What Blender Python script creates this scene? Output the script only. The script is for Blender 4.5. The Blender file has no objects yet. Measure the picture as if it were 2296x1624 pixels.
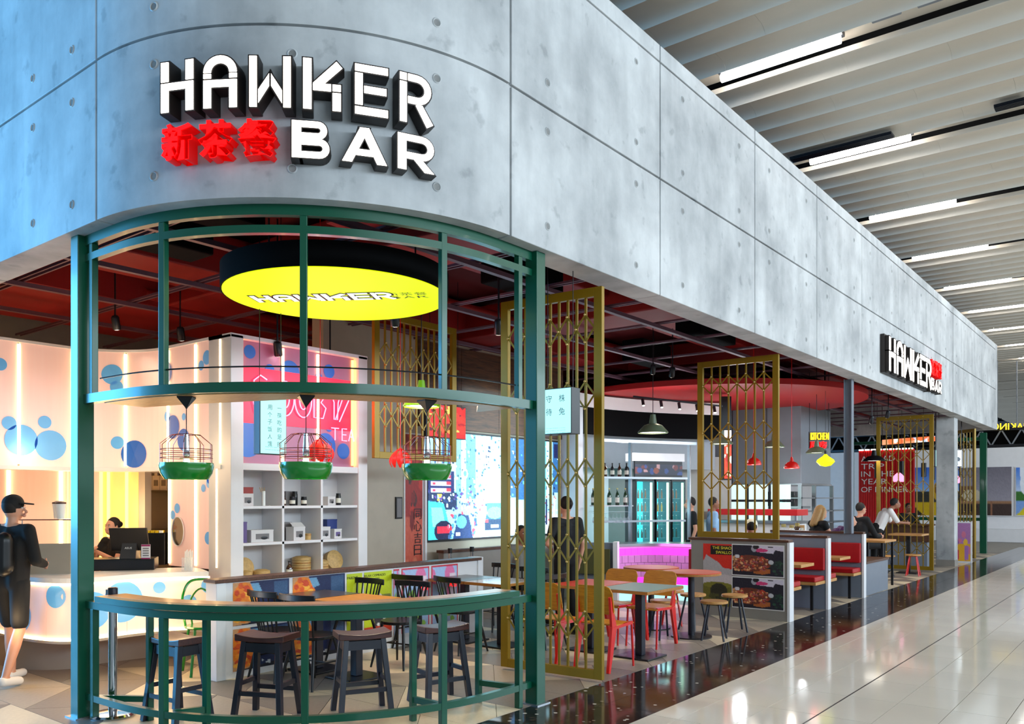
import bpy, bmesh, math, random
import numpy as np
from mathutils import Vector, Matrix

rnd = random.Random(11)
SC = bpy.context.scene
COL = SC.collection
PI = math.pi

# ---------------------------------------------------------------- camera
# x = -4 is the long concrete front, y = 2.9 the short one; camera stands over the origin.
FPX, CX0, HY, CAMH = 1868.0, 1148.0, 1118.0, 1.7
YAW = math.radians(38.26)
cam_d = bpy.data.cameras.new('camera')
cam_d.sensor_width = 36.0
cam_d.lens = 36.0 * FPX / 2296.0
cam_d.shift_y = (HY - 812.0) / 2296.0
cam_d.clip_end = 200
cam = bpy.data.objects.new('camera', cam_d)
cam.location = (0, 0, CAMH)
cam.rotation_euler = (PI / 2, 0, YAW)
COL.objects.link(cam)
SC.camera = cam

# ---------------------------------------------------------------- exposure, world, daylight
SC.view_settings.view_transform = 'Standard'
SC.view_settings.look = 'None'
SC.view_settings.exposure = 0.12
SC.view_settings.gamma = 1.0
SC.view_settings.use_curve_mapping = False
W = bpy.data.worlds.new('world')
SC.world = W
W.use_nodes = True
W.node_tree.nodes['Background'].inputs[0].default_value = (0.72, 0.86, 1.0, 1)
W.node_tree.nodes['Background'].inputs[1].default_value = 0.36

def area_light(name, loc, rot, sx, sy, col, watt):
    d = bpy.data.lights.new(name, 'AREA')
    d.shape = 'RECTANGLE'; d.size = sx; d.size_y = sy
    d.color = col; d.energy = watt
    o = bpy.data.objects.new(name, d)
    o.location = loc; o.rotation_euler = rot
    COL.objects.link(o)
    return o

# glazed end of the concourse behind the camera (blue sky light); cool fill added along the long side
area_light('daylight_glazing_end', (-20.0, -4.5, 4.0), (PI / 2, 0, -PI / 2 + .25), 13, 6.0, (0.10, 0.50, 1.0), 5200)
area_light('side_fill_light', (13.0, 14.0, 5.9), (PI / 2 - .08, 0, PI / 2), 38, 2.4, (0.72, 0.87, 1.0), 4300)

def spot(name, loc, target, watt, col=(1, .86, .7), angle=70, blend=.6, size=.04):
    d = bpy.data.lights.new(name, 'SPOT')
    d.energy = watt; d.color = col; d.spot_size = math.radians(angle); d.spot_blend = blend
    d.shadow_soft_size = size
    o = bpy.data.objects.new(name, d)
    o.location = loc
    o.rotation_euler = (Vector(target) - Vector(loc)).to_track_quat('-Z', 'Y').to_euler()
    COL.objects.link(o)
    return o

def point(name, loc, watt, col=(1, .9, .75), size=.05):
    d = bpy.data.lights.new(name, 'POINT')
    d.energy = watt; d.color = col; d.shadow_soft_size = size
    o = bpy.data.objects.new(name, d)
    o.location = loc
    COL.objects.link(o)
    return o

# ---------------------------------------------------------------- survey helpers (floor plan from the photo's perspective)
CF = (-math.sin(YAW), math.cos(YAW)); CR = (math.cos(YAW), math.sin(YAW))
def D(px, d):
    l = (px - CX0) / FPX * d
    return (CF[0] * d + CR[0] * l, CF[1] * d + CR[1] * l)
def G(px, py, z=0.0):
    return D(px, FPX * (CAMH - z) / (py - HY))
def PX(px, py, x):
    u = D(px, 1.0); d = x / u[0]
    return (u[1] * d, CAMH + (HY - py) / FPX * d)
def PY(px, py, y):
    u = D(px, 1.0); d = y / u[1]
    return (u[0] * d, CAMH + (HY - py) / FPX * d)

# ---------------------------------------------------------------- materials
def lin(c):
    return tuple((v / 255.0 / 12.92) if v / 255.0 <= .04045 else ((v / 255.0 + .055) / 1.055) ** 2.4 for v in c)

MATS = {}
def mat(name, rgb=(200, 200, 200), rough=.5, metal=0., var=.08, scale=6., bump=0., emit=None, es=0., coat=0., alpha=1., trans=0., spec=.5, stretch=None, bscale=None):
    """one procedural material: a noise-varied colour with optional fine relief"""
    if name in MATS: return MATS[name]
    m = bpy.data.materials.new(name); m.use_nodes = True
    nt = m.node_tree; b = nt.nodes['Principled BSDF']
    c = lin(rgb)
    tc = nt.nodes.new('ShaderNodeTexCoord'); src = tc.outputs['Object']
    if stretch:
        mp = nt.nodes.new('ShaderNodeMapping'); mp.inputs['Scale'].default_value = stretch
        nt.links.new(src, mp.inputs['Vector']); src = mp.outputs['Vector']
    nz = nt.nodes.new('ShaderNodeTexNoise'); nz.inputs['Scale'].default_value = scale; nz.inputs['Detail'].default_value = 4
    nt.links.new(src, nz.inputs['Vector'])
    rp = nt.nodes.new('ShaderNodeValToRGB')
    rp.color_ramp.elements[0].position = .3; rp.color_ramp.elements[1].position = .7
    rp.color_ramp.elements[0].color = (*[max(0, v * (1 - var)) for v in c], 1)
    rp.color_ramp.elements[1].color = (*[min(1, v * (1 + var)) for v in c], 1)
    nt.links.new(nz.outputs['Fac'], rp.inputs['Fac'])
    nt.links.new(rp.outputs['Color'], b.inputs['Base Color'])
    b.inputs['Roughness'].default_value = rough
    b.inputs['Metallic'].default_value = metal
    b.inputs['Specular IOR Level'].default_value = spec
    if coat: b.inputs['Coat Weight'].default_value = coat; b.inputs['Coat Roughness'].default_value = .08
    if emit is not None:
        b.inputs['Emission Color'].default_value = (*lin(emit), 1); b.inputs['Emission Strength'].default_value = es
    if trans: b.inputs['Transmission Weight'].default_value = trans; b.inputs['IOR'].default_value = 1.05
    if alpha < 1: b.inputs['Alpha'].default_value = alpha
    if bump:
        bp = nt.nodes.new('ShaderNodeBump'); bp.inputs['Strength'].default_value = bump; bp.inputs['Distance'].default_value = .01
        if bscale:
            n2 = nt.nodes.new('ShaderNodeTexNoise'); n2.inputs['Scale'].default_value = bscale; nt.links.new(src, n2.inputs['Vector'])
            nt.links.new(n2.outputs['Fac'], bp.inputs['Height'])
        else: nt.links.new(nz.outputs['Fac'], bp.inputs['Height'])
        nt.links.new(bp.outputs['Normal'], b.inputs['Normal'])
    MATS[name] = m
    return m

def concrete_mat():
    m = bpy.data.materials.new('cast_concrete'); m.use_nodes = True
    nt = m.node_tree; b = nt.nodes['Principled BSDF']; L = nt.links.new
    geo = nt.nodes.new('ShaderNodeNewGeometry')
    n1 = nt.nodes.new('ShaderNodeTexNoise'); n1.inputs['Scale'].default_value = 1.1; n1.inputs['Detail'].default_value = 8; n1.inputs['Roughness'].default_value = .6
    L(geo.outputs['Position'], n1.inputs['Vector'])
    mp = nt.nodes.new('ShaderNodeMapping'); mp.inputs['Scale'].default_value = (3.2, 3.2, .5)
    L(geo.outputs['Position'], mp.inputs['Vector'])
    n2 = nt.nodes.new('ShaderNodeTexNoise'); n2.inputs['Scale'].default_value = 1.5; n2.inputs['Detail'].default_value = 5
    L(mp.outputs['Vector'], n2.inputs['Vector'])
    n3 = nt.nodes.new('ShaderNodeTexNoise'); n3.inputs['Scale'].default_value = 5.; n3.inputs['Detail'].default_value = 6
    L(geo.outputs['Position'], n3.inputs['Vector'])
    r1 = nt.nodes.new('ShaderNodeValToRGB'); e = r1.color_ramp.elements
    e[0].position = .3; e[0].color = (*lin((156, 159, 161)), 1); e[1].position = .68; e[1].color = (*lin((210, 212, 212)), 1)
    L(n1.outputs['Fac'], r1.inputs['Fac'])
    r2 = nt.nodes.new('ShaderNodeValToRGB'); e = r2.color_ramp.elements
    e[0].position = .3; e[0].color = (.82, .825, .83, 1); e[1].position = .56; e[1].color = (1, 1, 1, 1)
    L(n2.outputs['Fac'], r2.inputs['Fac'])
    r3 = nt.nodes.new('ShaderNodeValToRGB'); e = r3.color_ramp.elements
    e[0].position = .3; e[0].color = (.62, .63, .64, 1); e[1].position = .38; e[1].color = (1, 1, 1, 1)
    L(n3.outputs['Fac'], r3.inputs['Fac'])
    mx = nt.nodes.new('ShaderNodeMix'); mx.data_type = 'RGBA'; mx.blend_type = 'MULTIPLY'; mx.inputs['Factor'].default_value = .85
    L(r1.outputs['Color'], mx.inputs['A']); L(r2.outputs['Color'], mx.inputs['B'])
    m2 = nt.nodes.new('ShaderNodeMix'); m2.data_type = 'RGBA'; m2.blend_type = 'MULTIPLY'; m2.inputs['Factor'].default_value = .6
    L(mx.outputs['Result'], m2.inputs['A']); L(r3.outputs['Color'], m2.inputs['B'])
    L(m2.outputs['Result'], b.inputs['Base Color'])
    b.inputs['Roughness'].default_value = .62; b.inputs['Specular IOR Level'].default_value = .35
    bp = nt.nodes.new('ShaderNodeBump'); bp.inputs['Strength'].default_value = .12; bp.inputs['Distance'].default_value = .02
    L(n1.outputs['Fac'], bp.inputs['Height']); L(bp.outputs['Normal'], b.inputs['Normal'])
    MATS['concrete'] = m
    return m
concrete_mat()

def granite_mat():
    m = bpy.data.materials.new('black_terrazzo'); m.use_nodes = True
    nt = m.node_tree; b = nt.nodes['Principled BSDF']; L = nt.links.new
    geo = nt.nodes.new('ShaderNodeNewGeometry')
    vo = nt.nodes.new('ShaderNodeTexVoronoi'); vo.inputs['Scale'].default_value = 22; vo.inputs['Randomness'].default_value = 1
    L(geo.outputs['Position'], vo.inputs['Vector'])
    sep = nt.nodes.new('ShaderNodeSeparateColor'); L(vo.outputs['Color'], sep.inputs[0])
    rp = nt.nodes.new('ShaderNodeValToRGB'); rp.color_ramp.interpolation = 'CONSTANT'; e = rp.color_ramp.elements
    e[0].position = 0; e[0].color = (*lin((48, 42, 40)), 1); e[1].position = .6; e[1].color = (*lin((78, 64, 56)), 1)
    x = e.new(.8); x.color = (*lin((60, 58, 62)), 1); x = e.new(.93); x.color = (*lin((128, 114, 102)), 1)
    x = e.new(.965); x.color = (*lin((214, 208, 198)), 1)
    L(sep.outputs[0], rp.inputs['Fac'])
    d = nt.nodes.new('ShaderNodeValToRGB'); d.color_ramp.elements[0].position = .25; d.color_ramp.elements[0].color = (1, 1, 1, 1)
    d.color_ramp.elements[1].position = .45; d.color_ramp.elements[1].color = (0, 0, 0, 1)
    L(vo.outputs['Distance'], d.inputs['Fac'])
    mx = nt.nodes.new('ShaderNodeMix'); mx.data_type = 'RGBA'
    L(d.outputs['Color'], mx.inputs['Factor']); mx.inputs['A'].default_value = (*lin((40, 35, 34)), 1); L(rp.outputs['Color'], mx.inputs['B'])
    L(mx.outputs['Result'], b.inputs['Base Color'])
    b.inputs['Roughness'].default_value = .1
    MATS['granite'] = m
granite_mat()

def wood_mat(name, c1, c2, rough=.4, scale=7., axis=(1, 8, 8)):
    m = bpy.data.materials.new(name); m.use_nodes = True
    nt = m.node_tree; b = nt.nodes['Principled BSDF']; L = nt.links.new
    tc = nt.nodes.new('ShaderNodeTexCoord'); mp = nt.nodes.new('ShaderNodeMapping'); mp.inputs['Scale'].default_value = axis
    L(tc.outputs['Object'], mp.inputs['Vector'])
    n = nt.nodes.new('ShaderNodeTexNoise'); n.inputs['Scale'].default_value = scale; n.inputs['Detail'].default_value = 5; n.inputs['Distortion'].default_value = 1.
    L(mp.outputs['Vector'], n.inputs['Vector'])
    rp = nt.nodes.new('ShaderNodeValToRGB'); e = rp.color_ramp.elements
    e[0].position = .32; e[0].color = (*lin(c1), 1); e[1].position = .68; e[1].color = (*lin(c2), 1)
    L(n.outputs['Fac'], rp.inputs['Fac']); L(rp.outputs['Color'], b.inputs['Base Color'])
    b.inputs['Roughness'].default_value = rough
    MATS[name] = m
    return m

# print: colour comes from the sheet's own colour attribute
def print_mat(name, rough=.45, es=0.):
    m = bpy.data.materials.new(name); m.use_nodes = True
    nt = m.node_tree; b = nt.nodes['Principled BSDF']
    a = nt.nodes.new('ShaderNodeVertexColor'); a.layer_name = 'print'
    nt.links.new(a.outputs['Color'], b.inputs['Base Color']); b.inputs['Roughness'].default_value = rough
    if es:
        nt.links.new(a.outputs['Color'], b.inputs['Emission Color']); b.inputs['Emission Strength'].default_value = es
    MATS[name] = m
print_mat('print_paper'); print_mat('print_screen', .3, 1.5); print_mat('print_lightbox', .4, 1.0); print_mat('print_dim', .4, .25)

def glow(name, rgb, s):
    if name in MATS: return MATS[name]
    m = bpy.data.materials.new(name); m.use_nodes = True
    nt = m.node_tree; b = nt.nodes['Principled BSDF']
    b.inputs['Base Color'].default_value = (*[v * .25 for v in lin(rgb)], 1)
    b.inputs['Emission Color'].default_value = (*lin(rgb), 1); b.inputs['Emission Strength'].default_value = s
    MATS[name] = m
    return m

mat('green_paint', (0, 78, 54), .34, var=.03, coat=.12, spec=.4)
mat('gold_paint', (142, 112, 10), .36, .25, var=.04)
mat('gold_pin', (214, 190, 120), .3, .6, var=.02)
mat('black_metal', (22, 24, 30), .35, .2, var=.05)
mat('navy_paint', (12, 17, 34), .38, var=.08, scale=20, coat=.2)
mat('white_paint', (228, 228, 230), .5, var=.02)
mat('white_laminate', (226, 224, 224), .4, var=.02)
mat('grey_paint', (120, 124, 130), .5, var=.03)
mat('grey_laminate', (118, 126, 138), .42, var=.03)
mat('warm_grey', (138, 132, 124), .5, var=.04)
mat('steel', (170, 174, 180), .28, .9, var=.05, stretch=(1, 1, 20))
mat('chrome', (200, 203, 208), .12, 1., var=.02)
mat('beige_wall', (176, 164, 146), .6, var=.04)
mat('red_ceiling', (96, 4, 6), .8, var=.15, scale=1.5)
mat('red_duct', (138, 8, 8), .6, var=.1, scale=2.)
mat('mauve_steel', (104, 74, 88), .5, .3, var=.06)
mat('dark_void', (5, 5, 6), .9, var=.1, spec=.1)
mat('black_plastic', (11, 11, 13), .35, var=.05)
mat('slat_metal', (206, 196, 180), .42, .0, var=.03, scale=1.5)
mat('red_vinyl', (170, 12, 22), .38, var=.06, scale=14, bump=.1)
mat('olive_vinyl', (78, 76, 40), .45, var=.05)
mat('red_enamel', (216, 28, 24), .25, coat=.5, var=.03)
mat('red_plastic', (206, 16, 18), .3, var=.04)
mat('sage_enamel', (96, 108, 84), .4, var=.04)
mat('lime_enamel', (130, 190, 20), .35, var=.04)
mat('green_bowl', (12, 120, 30), .2, coat=.6, var=.03)
mat('lamp_white', (245, 245, 240), .5, var=.0)
mat('copper_wire', (150, 70, 60), .3, .7, var=.05)
mat('teal_laminate', (84, 112, 100), .42, var=.04)
mat('red_laminate', (204, 58, 30), .42, var=.04)
mat('dark_laminate', (62, 56, 52), .3, var=.06, coat=.2)
mat('concrete_plinth', (150, 142, 134), .6, var=.06, scale=3)
mat('grout', (150, 146, 138), .7)
mat('cream_tile', (226, 218, 204), .08, var=.035, scale=1.2, spec=.5)
mat('cafe_tile_light', (216, 200, 172), .38, var=.06, scale=30)
mat('cafe_tile_mid', (164, 152, 136), .4, var=.07, scale=30)
mat('cafe_tile_dark', (126, 118, 110), .42, var=.07, scale=30)
mat('cafe_joint', (128, 120, 110), .6)
mat('shaded_tie_plug', (134, 134, 132), .8, var=.1, scale=30)  # plug coloured darker to carry the shade of a recessed hole
mat('skin', (208, 150, 122), .5, var=.03)
mat('skin_tan', (150, 98, 72), .5, var=.03)
mat('black_cloth', (14, 14, 17), .85, var=.15, scale=40)
mat('dark_hair', (20, 13, 9), .75, var=.2, scale=60, stretch=(8, 8, 1))
mat('blonde_hair', (176, 138, 86), .45, var=.25, scale=40, stretch=(8, 8, 1))
mat('cloth_white', (225, 222, 220), .8, var=.05)
mat('cloth_purple', (70, 24, 84), .8, var=.1)
mat('cloth_grey', (120, 118, 112), .8, var=.05)
mat('bamboo', (196, 158, 96), .55, var=.18, scale=30, stretch=(1, 1, 6))
mat('cardboard_white', (212, 208, 206), .6, var=.03)
mat('cardboard_grey', (120, 116, 116), .6, var=.05)
mat('glass_clear', (225, 240, 245), .03, var=0, alpha=.22, spec=.8)
mat('glass_brown', (70, 34, 14), .08, var=.05, coat=.5)
mat('glass_green', (20, 56, 28), .08, var=.05, coat=.5)
mat('paper_label', (232, 226, 210), .6, var=.03)
mat('mirror', (170, 168, 160), .08, 1., var=.02)
mat('eye_white', (235, 235, 235), .3, var=0)
mat('lips', (170, 84, 80), .5, var=0)
wood_mat('oak', (176, 124, 66), (206, 156, 92))
wood_mat('amber_ply', (186, 118, 14), (214, 146, 30))
wood_mat('walnut', (64, 38, 26), (96, 60, 40))
wood_mat('dark_veneer', (54, 32, 18), (98, 60, 34), scale=3., axis=(1, 1, 9))
wood_mat('bar_top', (170, 112, 62), (196, 138, 82), rough=.28)
wood_mat('oak_edge', (150, 96, 34), (178, 120, 50))
# ---------------------------------------------------------------- mesh helpers
class MB:
    def __init__(s): s.v = []; s.f = []
    def add(s, vs, fs):
        n = len(s.v); s.v += [tuple(p) for p in vs]; s.f += [tuple(i + n for i in q) for q in fs]; return s
    def box(s, x0, x1, y0, y1, z0, z1):
        return s.add([(x0, y0, z0), (x1, y0, z0), (x1, y1, z0), (x0, y1, z0), (x0, y0, z1), (x1, y0, z1), (x1, y1, z1), (x0, y1, z1)],
                     [(3, 2, 1, 0), (4, 5, 6, 7), (0, 1, 5, 4), (1, 2, 6, 5), (2, 3, 7, 6), (3, 0, 4, 7)])
    def cbox(s, c, d, rz=0.):
        cs, sn = math.cos(rz), math.sin(rz); vs = []
        for z in (-.5, .5):
            for x, y in ((-.5, -.5), (.5, -.5), (.5, .5), (-.5, .5)):
                X, Y = x * d[0], y * d[1]
                vs.append((c[0] + X * cs - Y * sn, c[1] + X * sn + Y * cs, c[2] + z * d[2]))
        return s.add(vs, [(3, 2, 1, 0), (4, 5, 6, 7), (0, 1, 5, 4), (1, 2, 6, 5), (2, 3, 7, 6), (3, 0, 4, 7)])
    def bar(s, a, b, w, h, up=(0, 0, 1), w2=None, h2=None):
        """rectangular section from a to b, w across, h along up; may taper"""
        a, b = Vector(a), Vector(b); t = (b - a).normalized(); u = Vector(up)
        if abs(t.dot(u)) > .99: u = Vector((0, 1, 0))
        r = t.cross(u).normalized(); u = r.cross(t).normalized()
        w2 = w if w2 is None else w2; h2 = h if h2 is None else h2; vs = []
        for p, ww, hh in ((a, w, h), (b, w2, h2)):
            for i, j in ((-1, -1), (1, -1), (1, 1), (-1, 1)): vs.append(p + r * (i * ww / 2) + u * (j * hh / 2))
        return s.add(vs, [(3, 2, 1, 0), (4, 5, 6, 7), (0, 1, 5, 4), (1, 2, 6, 5), (2, 3, 7, 6), (3, 0, 4, 7)])
    def tube(s, pts, r, n=8, closed=False, cap=True):
        P = [Vector(p) for p in pts]; k = len(P); rs = r if isinstance(r, (list, tuple)) else [r] * k
        vs = []; up = None
        for i in range(k):
            if closed: t = P[(i + 1) % k] - P[i - 1]
            else: t = P[min(i + 1, k - 1)] - P[max(i - 1, 0)]
            t.normalize()
            if up is None:
                up = Vector((0, 0, 1)) if abs(t.z) < .9 else Vector((1, 0, 0))
            x = t.cross(up).normalized(); up = x.cross(t).normalized()
            for j in range(n):
                a = 2 * PI * j / n; vs.append(P[i] + (x * math.cos(a) + up * math.sin(a)) * rs[i])
        fs = []
        for i in range(k if closed else k - 1):
            i2 = (i + 1) % k
            for j in range(n): fs.append((i * n + j, i * n + (j + 1) % n, i2 * n + (j + 1) % n, i2 * n + j))
        if cap and not closed:
            fs.append(tuple(range(n - 1, -1, -1))); fs.append(tuple(range((k - 1) * n, k * n)))
        return s.add(vs, fs)
    def lathe(s, prof, n=24, c=(0, 0, 0), cap=True):
        vs = []; k = len(prof)
        for r, z in prof:
            for j in range(n):
                a = 2 * PI * j / n; vs.append((c[0] + r * math.cos(a), c[1] + r * math.sin(a), c[2] + z))
        fs = []
        for i in range(k - 1):
            for j in range(n): fs.append((i * n + j, i * n + (j + 1) % n, (i + 1) * n + (j + 1) % n, (i + 1) * n + j))
        if cap:
            fs.append(tuple(range(n - 1, -1, -1))); fs.append(tuple(range((k - 1) * n, k * n)))
        return s.add(vs, fs)
    def ell(s, c, r, n=12, m=8):
        vs = []; fs = []
        for i in range(1, m):
            th = PI * i / m
            for j in range(n):
                a = 2 * PI * j / n
                vs.append((c[0] + r[0] * math.sin(th) * math.cos(a), c[1] + r[1] * math.sin(th) * math.sin(a), c[2] + r[2] * math.cos(th)))
        for i in range(m - 2):
            for j in range(n): fs.append((i * n + j, (i + 1) * n + j, (i + 1) * n + (j + 1) % n, i * n + (j + 1) % n))
        t = len(vs); vs += [(c[0], c[1], c[2] + r[2]), (c[0], c[1], c[2] - r[2])]
        for j in range(n):
            fs.append((t, j, (j + 1) % n)); fs.append((t + 1, (m - 2) * n + (j + 1) % n, (m - 2) * n + j))
        return s.add(vs, fs)
    def prism(s, poly, z0, z1, fn=None):
        """2-D polygon (x,y) extruded z0..z1; fn maps (x,y,z) to a point"""
        fn = fn or (lambda x, y, z: (x, y, z)); n = len(poly)
        ar = sum(poly[i][0] * poly[(i + 1) % n][1] - poly[(i + 1) % n][0] * poly[i][1] for i in range(n))
        if ar < 0: poly = poly[::-1]
        vs = [fn(x, y, z0) for x, y in poly] + [fn(x, y, z1) for x, y in poly]
        fs = [tuple(range(n - 1, -1, -1)), tuple(range(n, 2 * n))]
        fs += [(i, (i + 1) % n, (i + 1) % n + n, i + n) for i in range(n)]
        return s.add(vs, fs)
    def wallstrip(s, path, off0, off1, z0, z1):
        """a band of thickness off0..off1 (left of travel positive) standing on a plan path"""
        L = offset_path(path, off0); R_ = offset_path(path, off1); k = len(path); vs = []
        for i in range(k):
            vs += [(L[i][0], L[i][1], z0), (R_[i][0], R_[i][1], z0), (R_[i][0], R_[i][1], z1), (L[i][0], L[i][1], z1)]
        fs = []
        for i in range(k - 1):
            a, b = i * 4, i * 4 + 4
            for j in range(4): fs.append((a + j, a + (j + 1) % 4, b + (j + 1) % 4, b + j))
        fs.append((3, 2, 1, 0)); e = (k - 1) * 4; fs.append((e, e + 1, e + 2, e + 3))
        return s.add(vs, fs)
    def mesh(s, name, mt, smooth=False):
        me = bpy.data.meshes.new(name); me.from_pydata(s.v, [], s.f)
        bm = bmesh.new(); bm.from_mesh(me); bmesh.ops.recalc_face_normals(bm, faces=bm.faces); bm.to_mesh(me); bm.free()
        if smooth:
            me.polygons.foreach_set('use_smooth', [True] * len(me.polygons))
            me.set_sharp_from_angle(angle=math.radians(38))
        if mt: me.materials.append(MATS[mt] if isinstance(mt, str) else mt)
        me.update()
        return me
    def build(s, name, mt, parent=None, smooth=False, bevel=0., world=False, seg=2):
        if world and parent:
            M = wmat(parent).inverted(); s.v = [tuple(M @ Vector(p)) for p in s.v]
        o = bpy.data.objects.new(name, s.mesh(name, mt, smooth)); COL.objects.link(o)
        if parent: o.parent = parent
        if bevel:
            m = o.modifiers.new('bevel', 'BEVEL'); m.width = bevel; m.segments = seg; m.limit_method = 'ANGLE'; m.angle_limit = .6
        return o

def wmat(o):
    return (wmat(o.parent) if o.parent else Matrix()) @ o.matrix_basis

def offset_path(path, off):
    if not off: return [tuple(p[:2]) for p in path]
    out = []; k = len(path)
    for i in range(k):
        a = path[max(i - 1, 0)]; b = path[min(i + 1, k - 1)]
        dx, dy = b[0] - a[0], b[1] - a[1]; l = math.hypot(dx, dy) or 1
        out.append((path[i][0] - dy / l * off, path[i][1] + dx / l * off))
    return out

def arc(c, r, a0, a1, n):
    return [(c[0] + r * math.cos(math.radians(a0 + (a1 - a0) * i / n)), c[1] + r * math.sin(math.radians(a0 + (a1 - a0) * i / n))) for i in range(n + 1)]

def smooth_path(pts, n=6):
    out = []
    for i in range(len(pts) - 1):
        p0 = pts[max(i - 1, 0)]; p1 = pts[i]; p2 = pts[i + 1]; p3 = pts[min(i + 2, len(pts) - 1)]
        for j in range(n):
            t = j / n
            out.append(tuple(.5 * (2 * p1[k] + (p2[k] - p0[k]) * t + (2 * p0[k] - 5 * p1[k] + 4 * p2[k] - p3[k]) * t * t + (3 * p1[k] - p0[k] - 3 * p2[k] + p3[k]) * t ** 3) for k in range(len(p1))))
    out.append(tuple(pts[-1])); return out

class Path:
    """plan path measured by length"""
    def __init__(s, pts):
        s.p = [tuple(q[:2]) for q in pts]; s.l = [0]
        for i in range(1, len(s.p)): s.l.append(s.l[-1] + math.dist(s.p[i], s.p[i - 1]))
        s.L = s.l[-1]
    def at(s, u, off=0.):
        u = min(max(u, 0), s.L); i = 0
        while i < len(s.l) - 2 and s.l[i + 1] < u: i += 1
        t = (u - s.l[i]) / max(s.l[i + 1] - s.l[i], 1e-9); a, b = s.p[i], s.p[i + 1]
        dx, dy = b[0] - a[0], b[1] - a[1]; l = math.hypot(dx, dy)
        return (a[0] + dx * t - dy / l * off, a[1] + dy * t + dx / l * off)
    def cut(s, u0, u1):
        us = [u0] + [q for q in s.l if u0 + 1e-4 < q < u1 - 1e-4] + [u1]
        return [s.at(u) for u in us]
    def at_px(s, px):
        best = min(range(0, 2001), key=lambda i: abs(pix(*s.at(s.L * i / 2000))[0] - px))
        return s.L * best / 2000

def pix(x, y, z=0.):
    d = x * CF[0] + y * CF[1]; l = x * CR[0] + y * CR[1]
    return (CX0 + FPX * l / d, HY - (z - CAMH) / d * FPX)

def thing(name, label, cat, loc=(0, 0, 0), rz=0., group=None):
    o = bpy.data.objects.new(name, None); COL.objects.link(o)
    o.empty_display_size = .1; o.location = loc; o.rotation_euler = (0, 0, rz)
    return tag(o, label, cat, group)
def tag(o, label, cat, group=None):
    o['label'] = label; o['category'] = cat
    if group: o['group'] = group
    return o
def struct(o, label=None):
    o['kind'] = 'structure'
    if label: o['label'] = label
    return o
def sempty(name, loc=(0, 0, 0)):
    o = bpy.data.objects.new(name, None); COL.objects.link(o); o.location = loc; o['kind'] = 'structure'; return o
def at(o, loc, rz=0., rot=None):
    o.location = loc; o.rotation_euler = rot or (0, 0, rz); return o
def inst(name, me, parent, loc, rot=(0, 0, 0), scale=(1, 1, 1)):
    o = bpy.data.objects.new(name, me); COL.objects.link(o); o.parent = parent; o.location = loc; o.rotation_euler = rot; o.scale = scale; return o
def dup(root, loc, rz=0., label=None, group=None):
    r = root.copy(); COL.objects.link(r); r.location = loc; r.rotation_euler = (0, 0, rz)
    if label: r['label'] = label
    if group: r['group'] = group
    for ch in list(root.children):
        c = ch.copy(); COL.objects.link(c); c.parent = r
        for g in ch.children:
            d = g.copy(); COL.objects.link(d); d.parent = c
    return r

# ---------------------------------------------------------------- lettering
_tx = {}
def text_mesh(body, size=1., extrude=0., off=0., key=None):
    k = (body, extrude, off)
    if k not in _tx:
        c = bpy.data.curves.new('lettering', 'FONT'); c.body = body; c.align_x = 'CENTER'; c.align_y = 'CENTER'
        c.extrude = extrude; c.offset = off; c.resolution_u = 3
        o = bpy.data.objects.new('lettering', c)
        me = bpy.data.meshes.new_from_object(o)
        bpy.data.objects.remove(o); bpy.data.curves.remove(c); _tx[k] = me
    return _tx[k].copy()
def text(body, name, mt, parent, origin, xdir, ydir, width=None, height=None, size=None, extrude=0., off=0., thick=.002):
    """lettering laid flat in the plane xdir/ydir at origin (world space), fitted to width x height"""
    me = text_mesh(body, extrude=extrude, off=off)
    co = np.empty(len(me.vertices) * 3, 'f'); me.vertices.foreach_get('co', co); co = co.reshape(-1, 3)
    if len(co) == 0: return None
    lo, hi = co.min(0), co.max(0); co[:, :2] -= ((lo + hi) / 2)[:2]
    sx = sy = size or 1.
    if width: sx = width / (hi[0] - lo[0]); sy = sx
    if height:
        sy = height / (hi[1] - lo[1])
        if not width: sx = sy
    X = Vector(xdir).normalized(); Y = Vector(ydir).normalized(); Z = X.cross(Y).normalized(); O = Vector(origin)
    M = wmat(parent).inverted() if parent else Matrix()
    pts = [tuple(M @ (O + X * float(a * sx) + Y * float(b * sy) + Z * (thick * (float(c_ / extrude) if extrude else 0.)))) for a, b, c_ in co]
    me.vertices.foreach_set('co', np.array(pts, 'f').ravel()); me.name = name
    me.materials.clear(); me.materials.append(MATS[mt]); me.update()
    o = bpy.data.objects.new(name, me); COL.objects.link(o)
    if parent: o.parent = parent
    return o

def apoly(c, ro, ri, a0, a1, n=10):
    """annulus sector polygon"""
    o = [(c[0] + ro * math.cos(math.radians(a0 + (a1 - a0) * i / n)), c[1] + ro * math.sin(math.radians(a0 + (a1 - a0) * i / n))) for i in range(n + 1)]
    q = [(c[0] + ri * math.cos(math.radians(a1 + (a0 - a1) * i / n)), c[1] + ri * math.sin(math.radians(a1 + (a0 - a1) * i / n))) for i in range(n + 1)]
    return o + q
def rp(x0, y0, x1, y1): return [(x0, y0), (x1, y0), (x1, y1), (x0, y1)]
def lerp_bowl(c, ro, ri, x0, y_hi, y_lo, t):
    """top bar, half ring and bottom bar of a bowl, in one outline"""
    n = 10; o = [(x0, y_hi)]
    o += [(c[0] + ro * math.cos(math.radians(90 - 180 * i / n)), c[1] + ro * math.sin(math.radians(90 - 180 * i / n))) for i in range(n + 1)]
    o += [(x0, y_lo), (x0, y_lo + t)]
    o += [(c[0] + ri * math.cos(math.radians(-90 + 180 * i / n)), c[1] + ri * math.sin(math.radians(-90 + 180 * i / n))) for i in range(n + 1)]
    o += [(x0, y_hi - t)]
    return o
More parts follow.
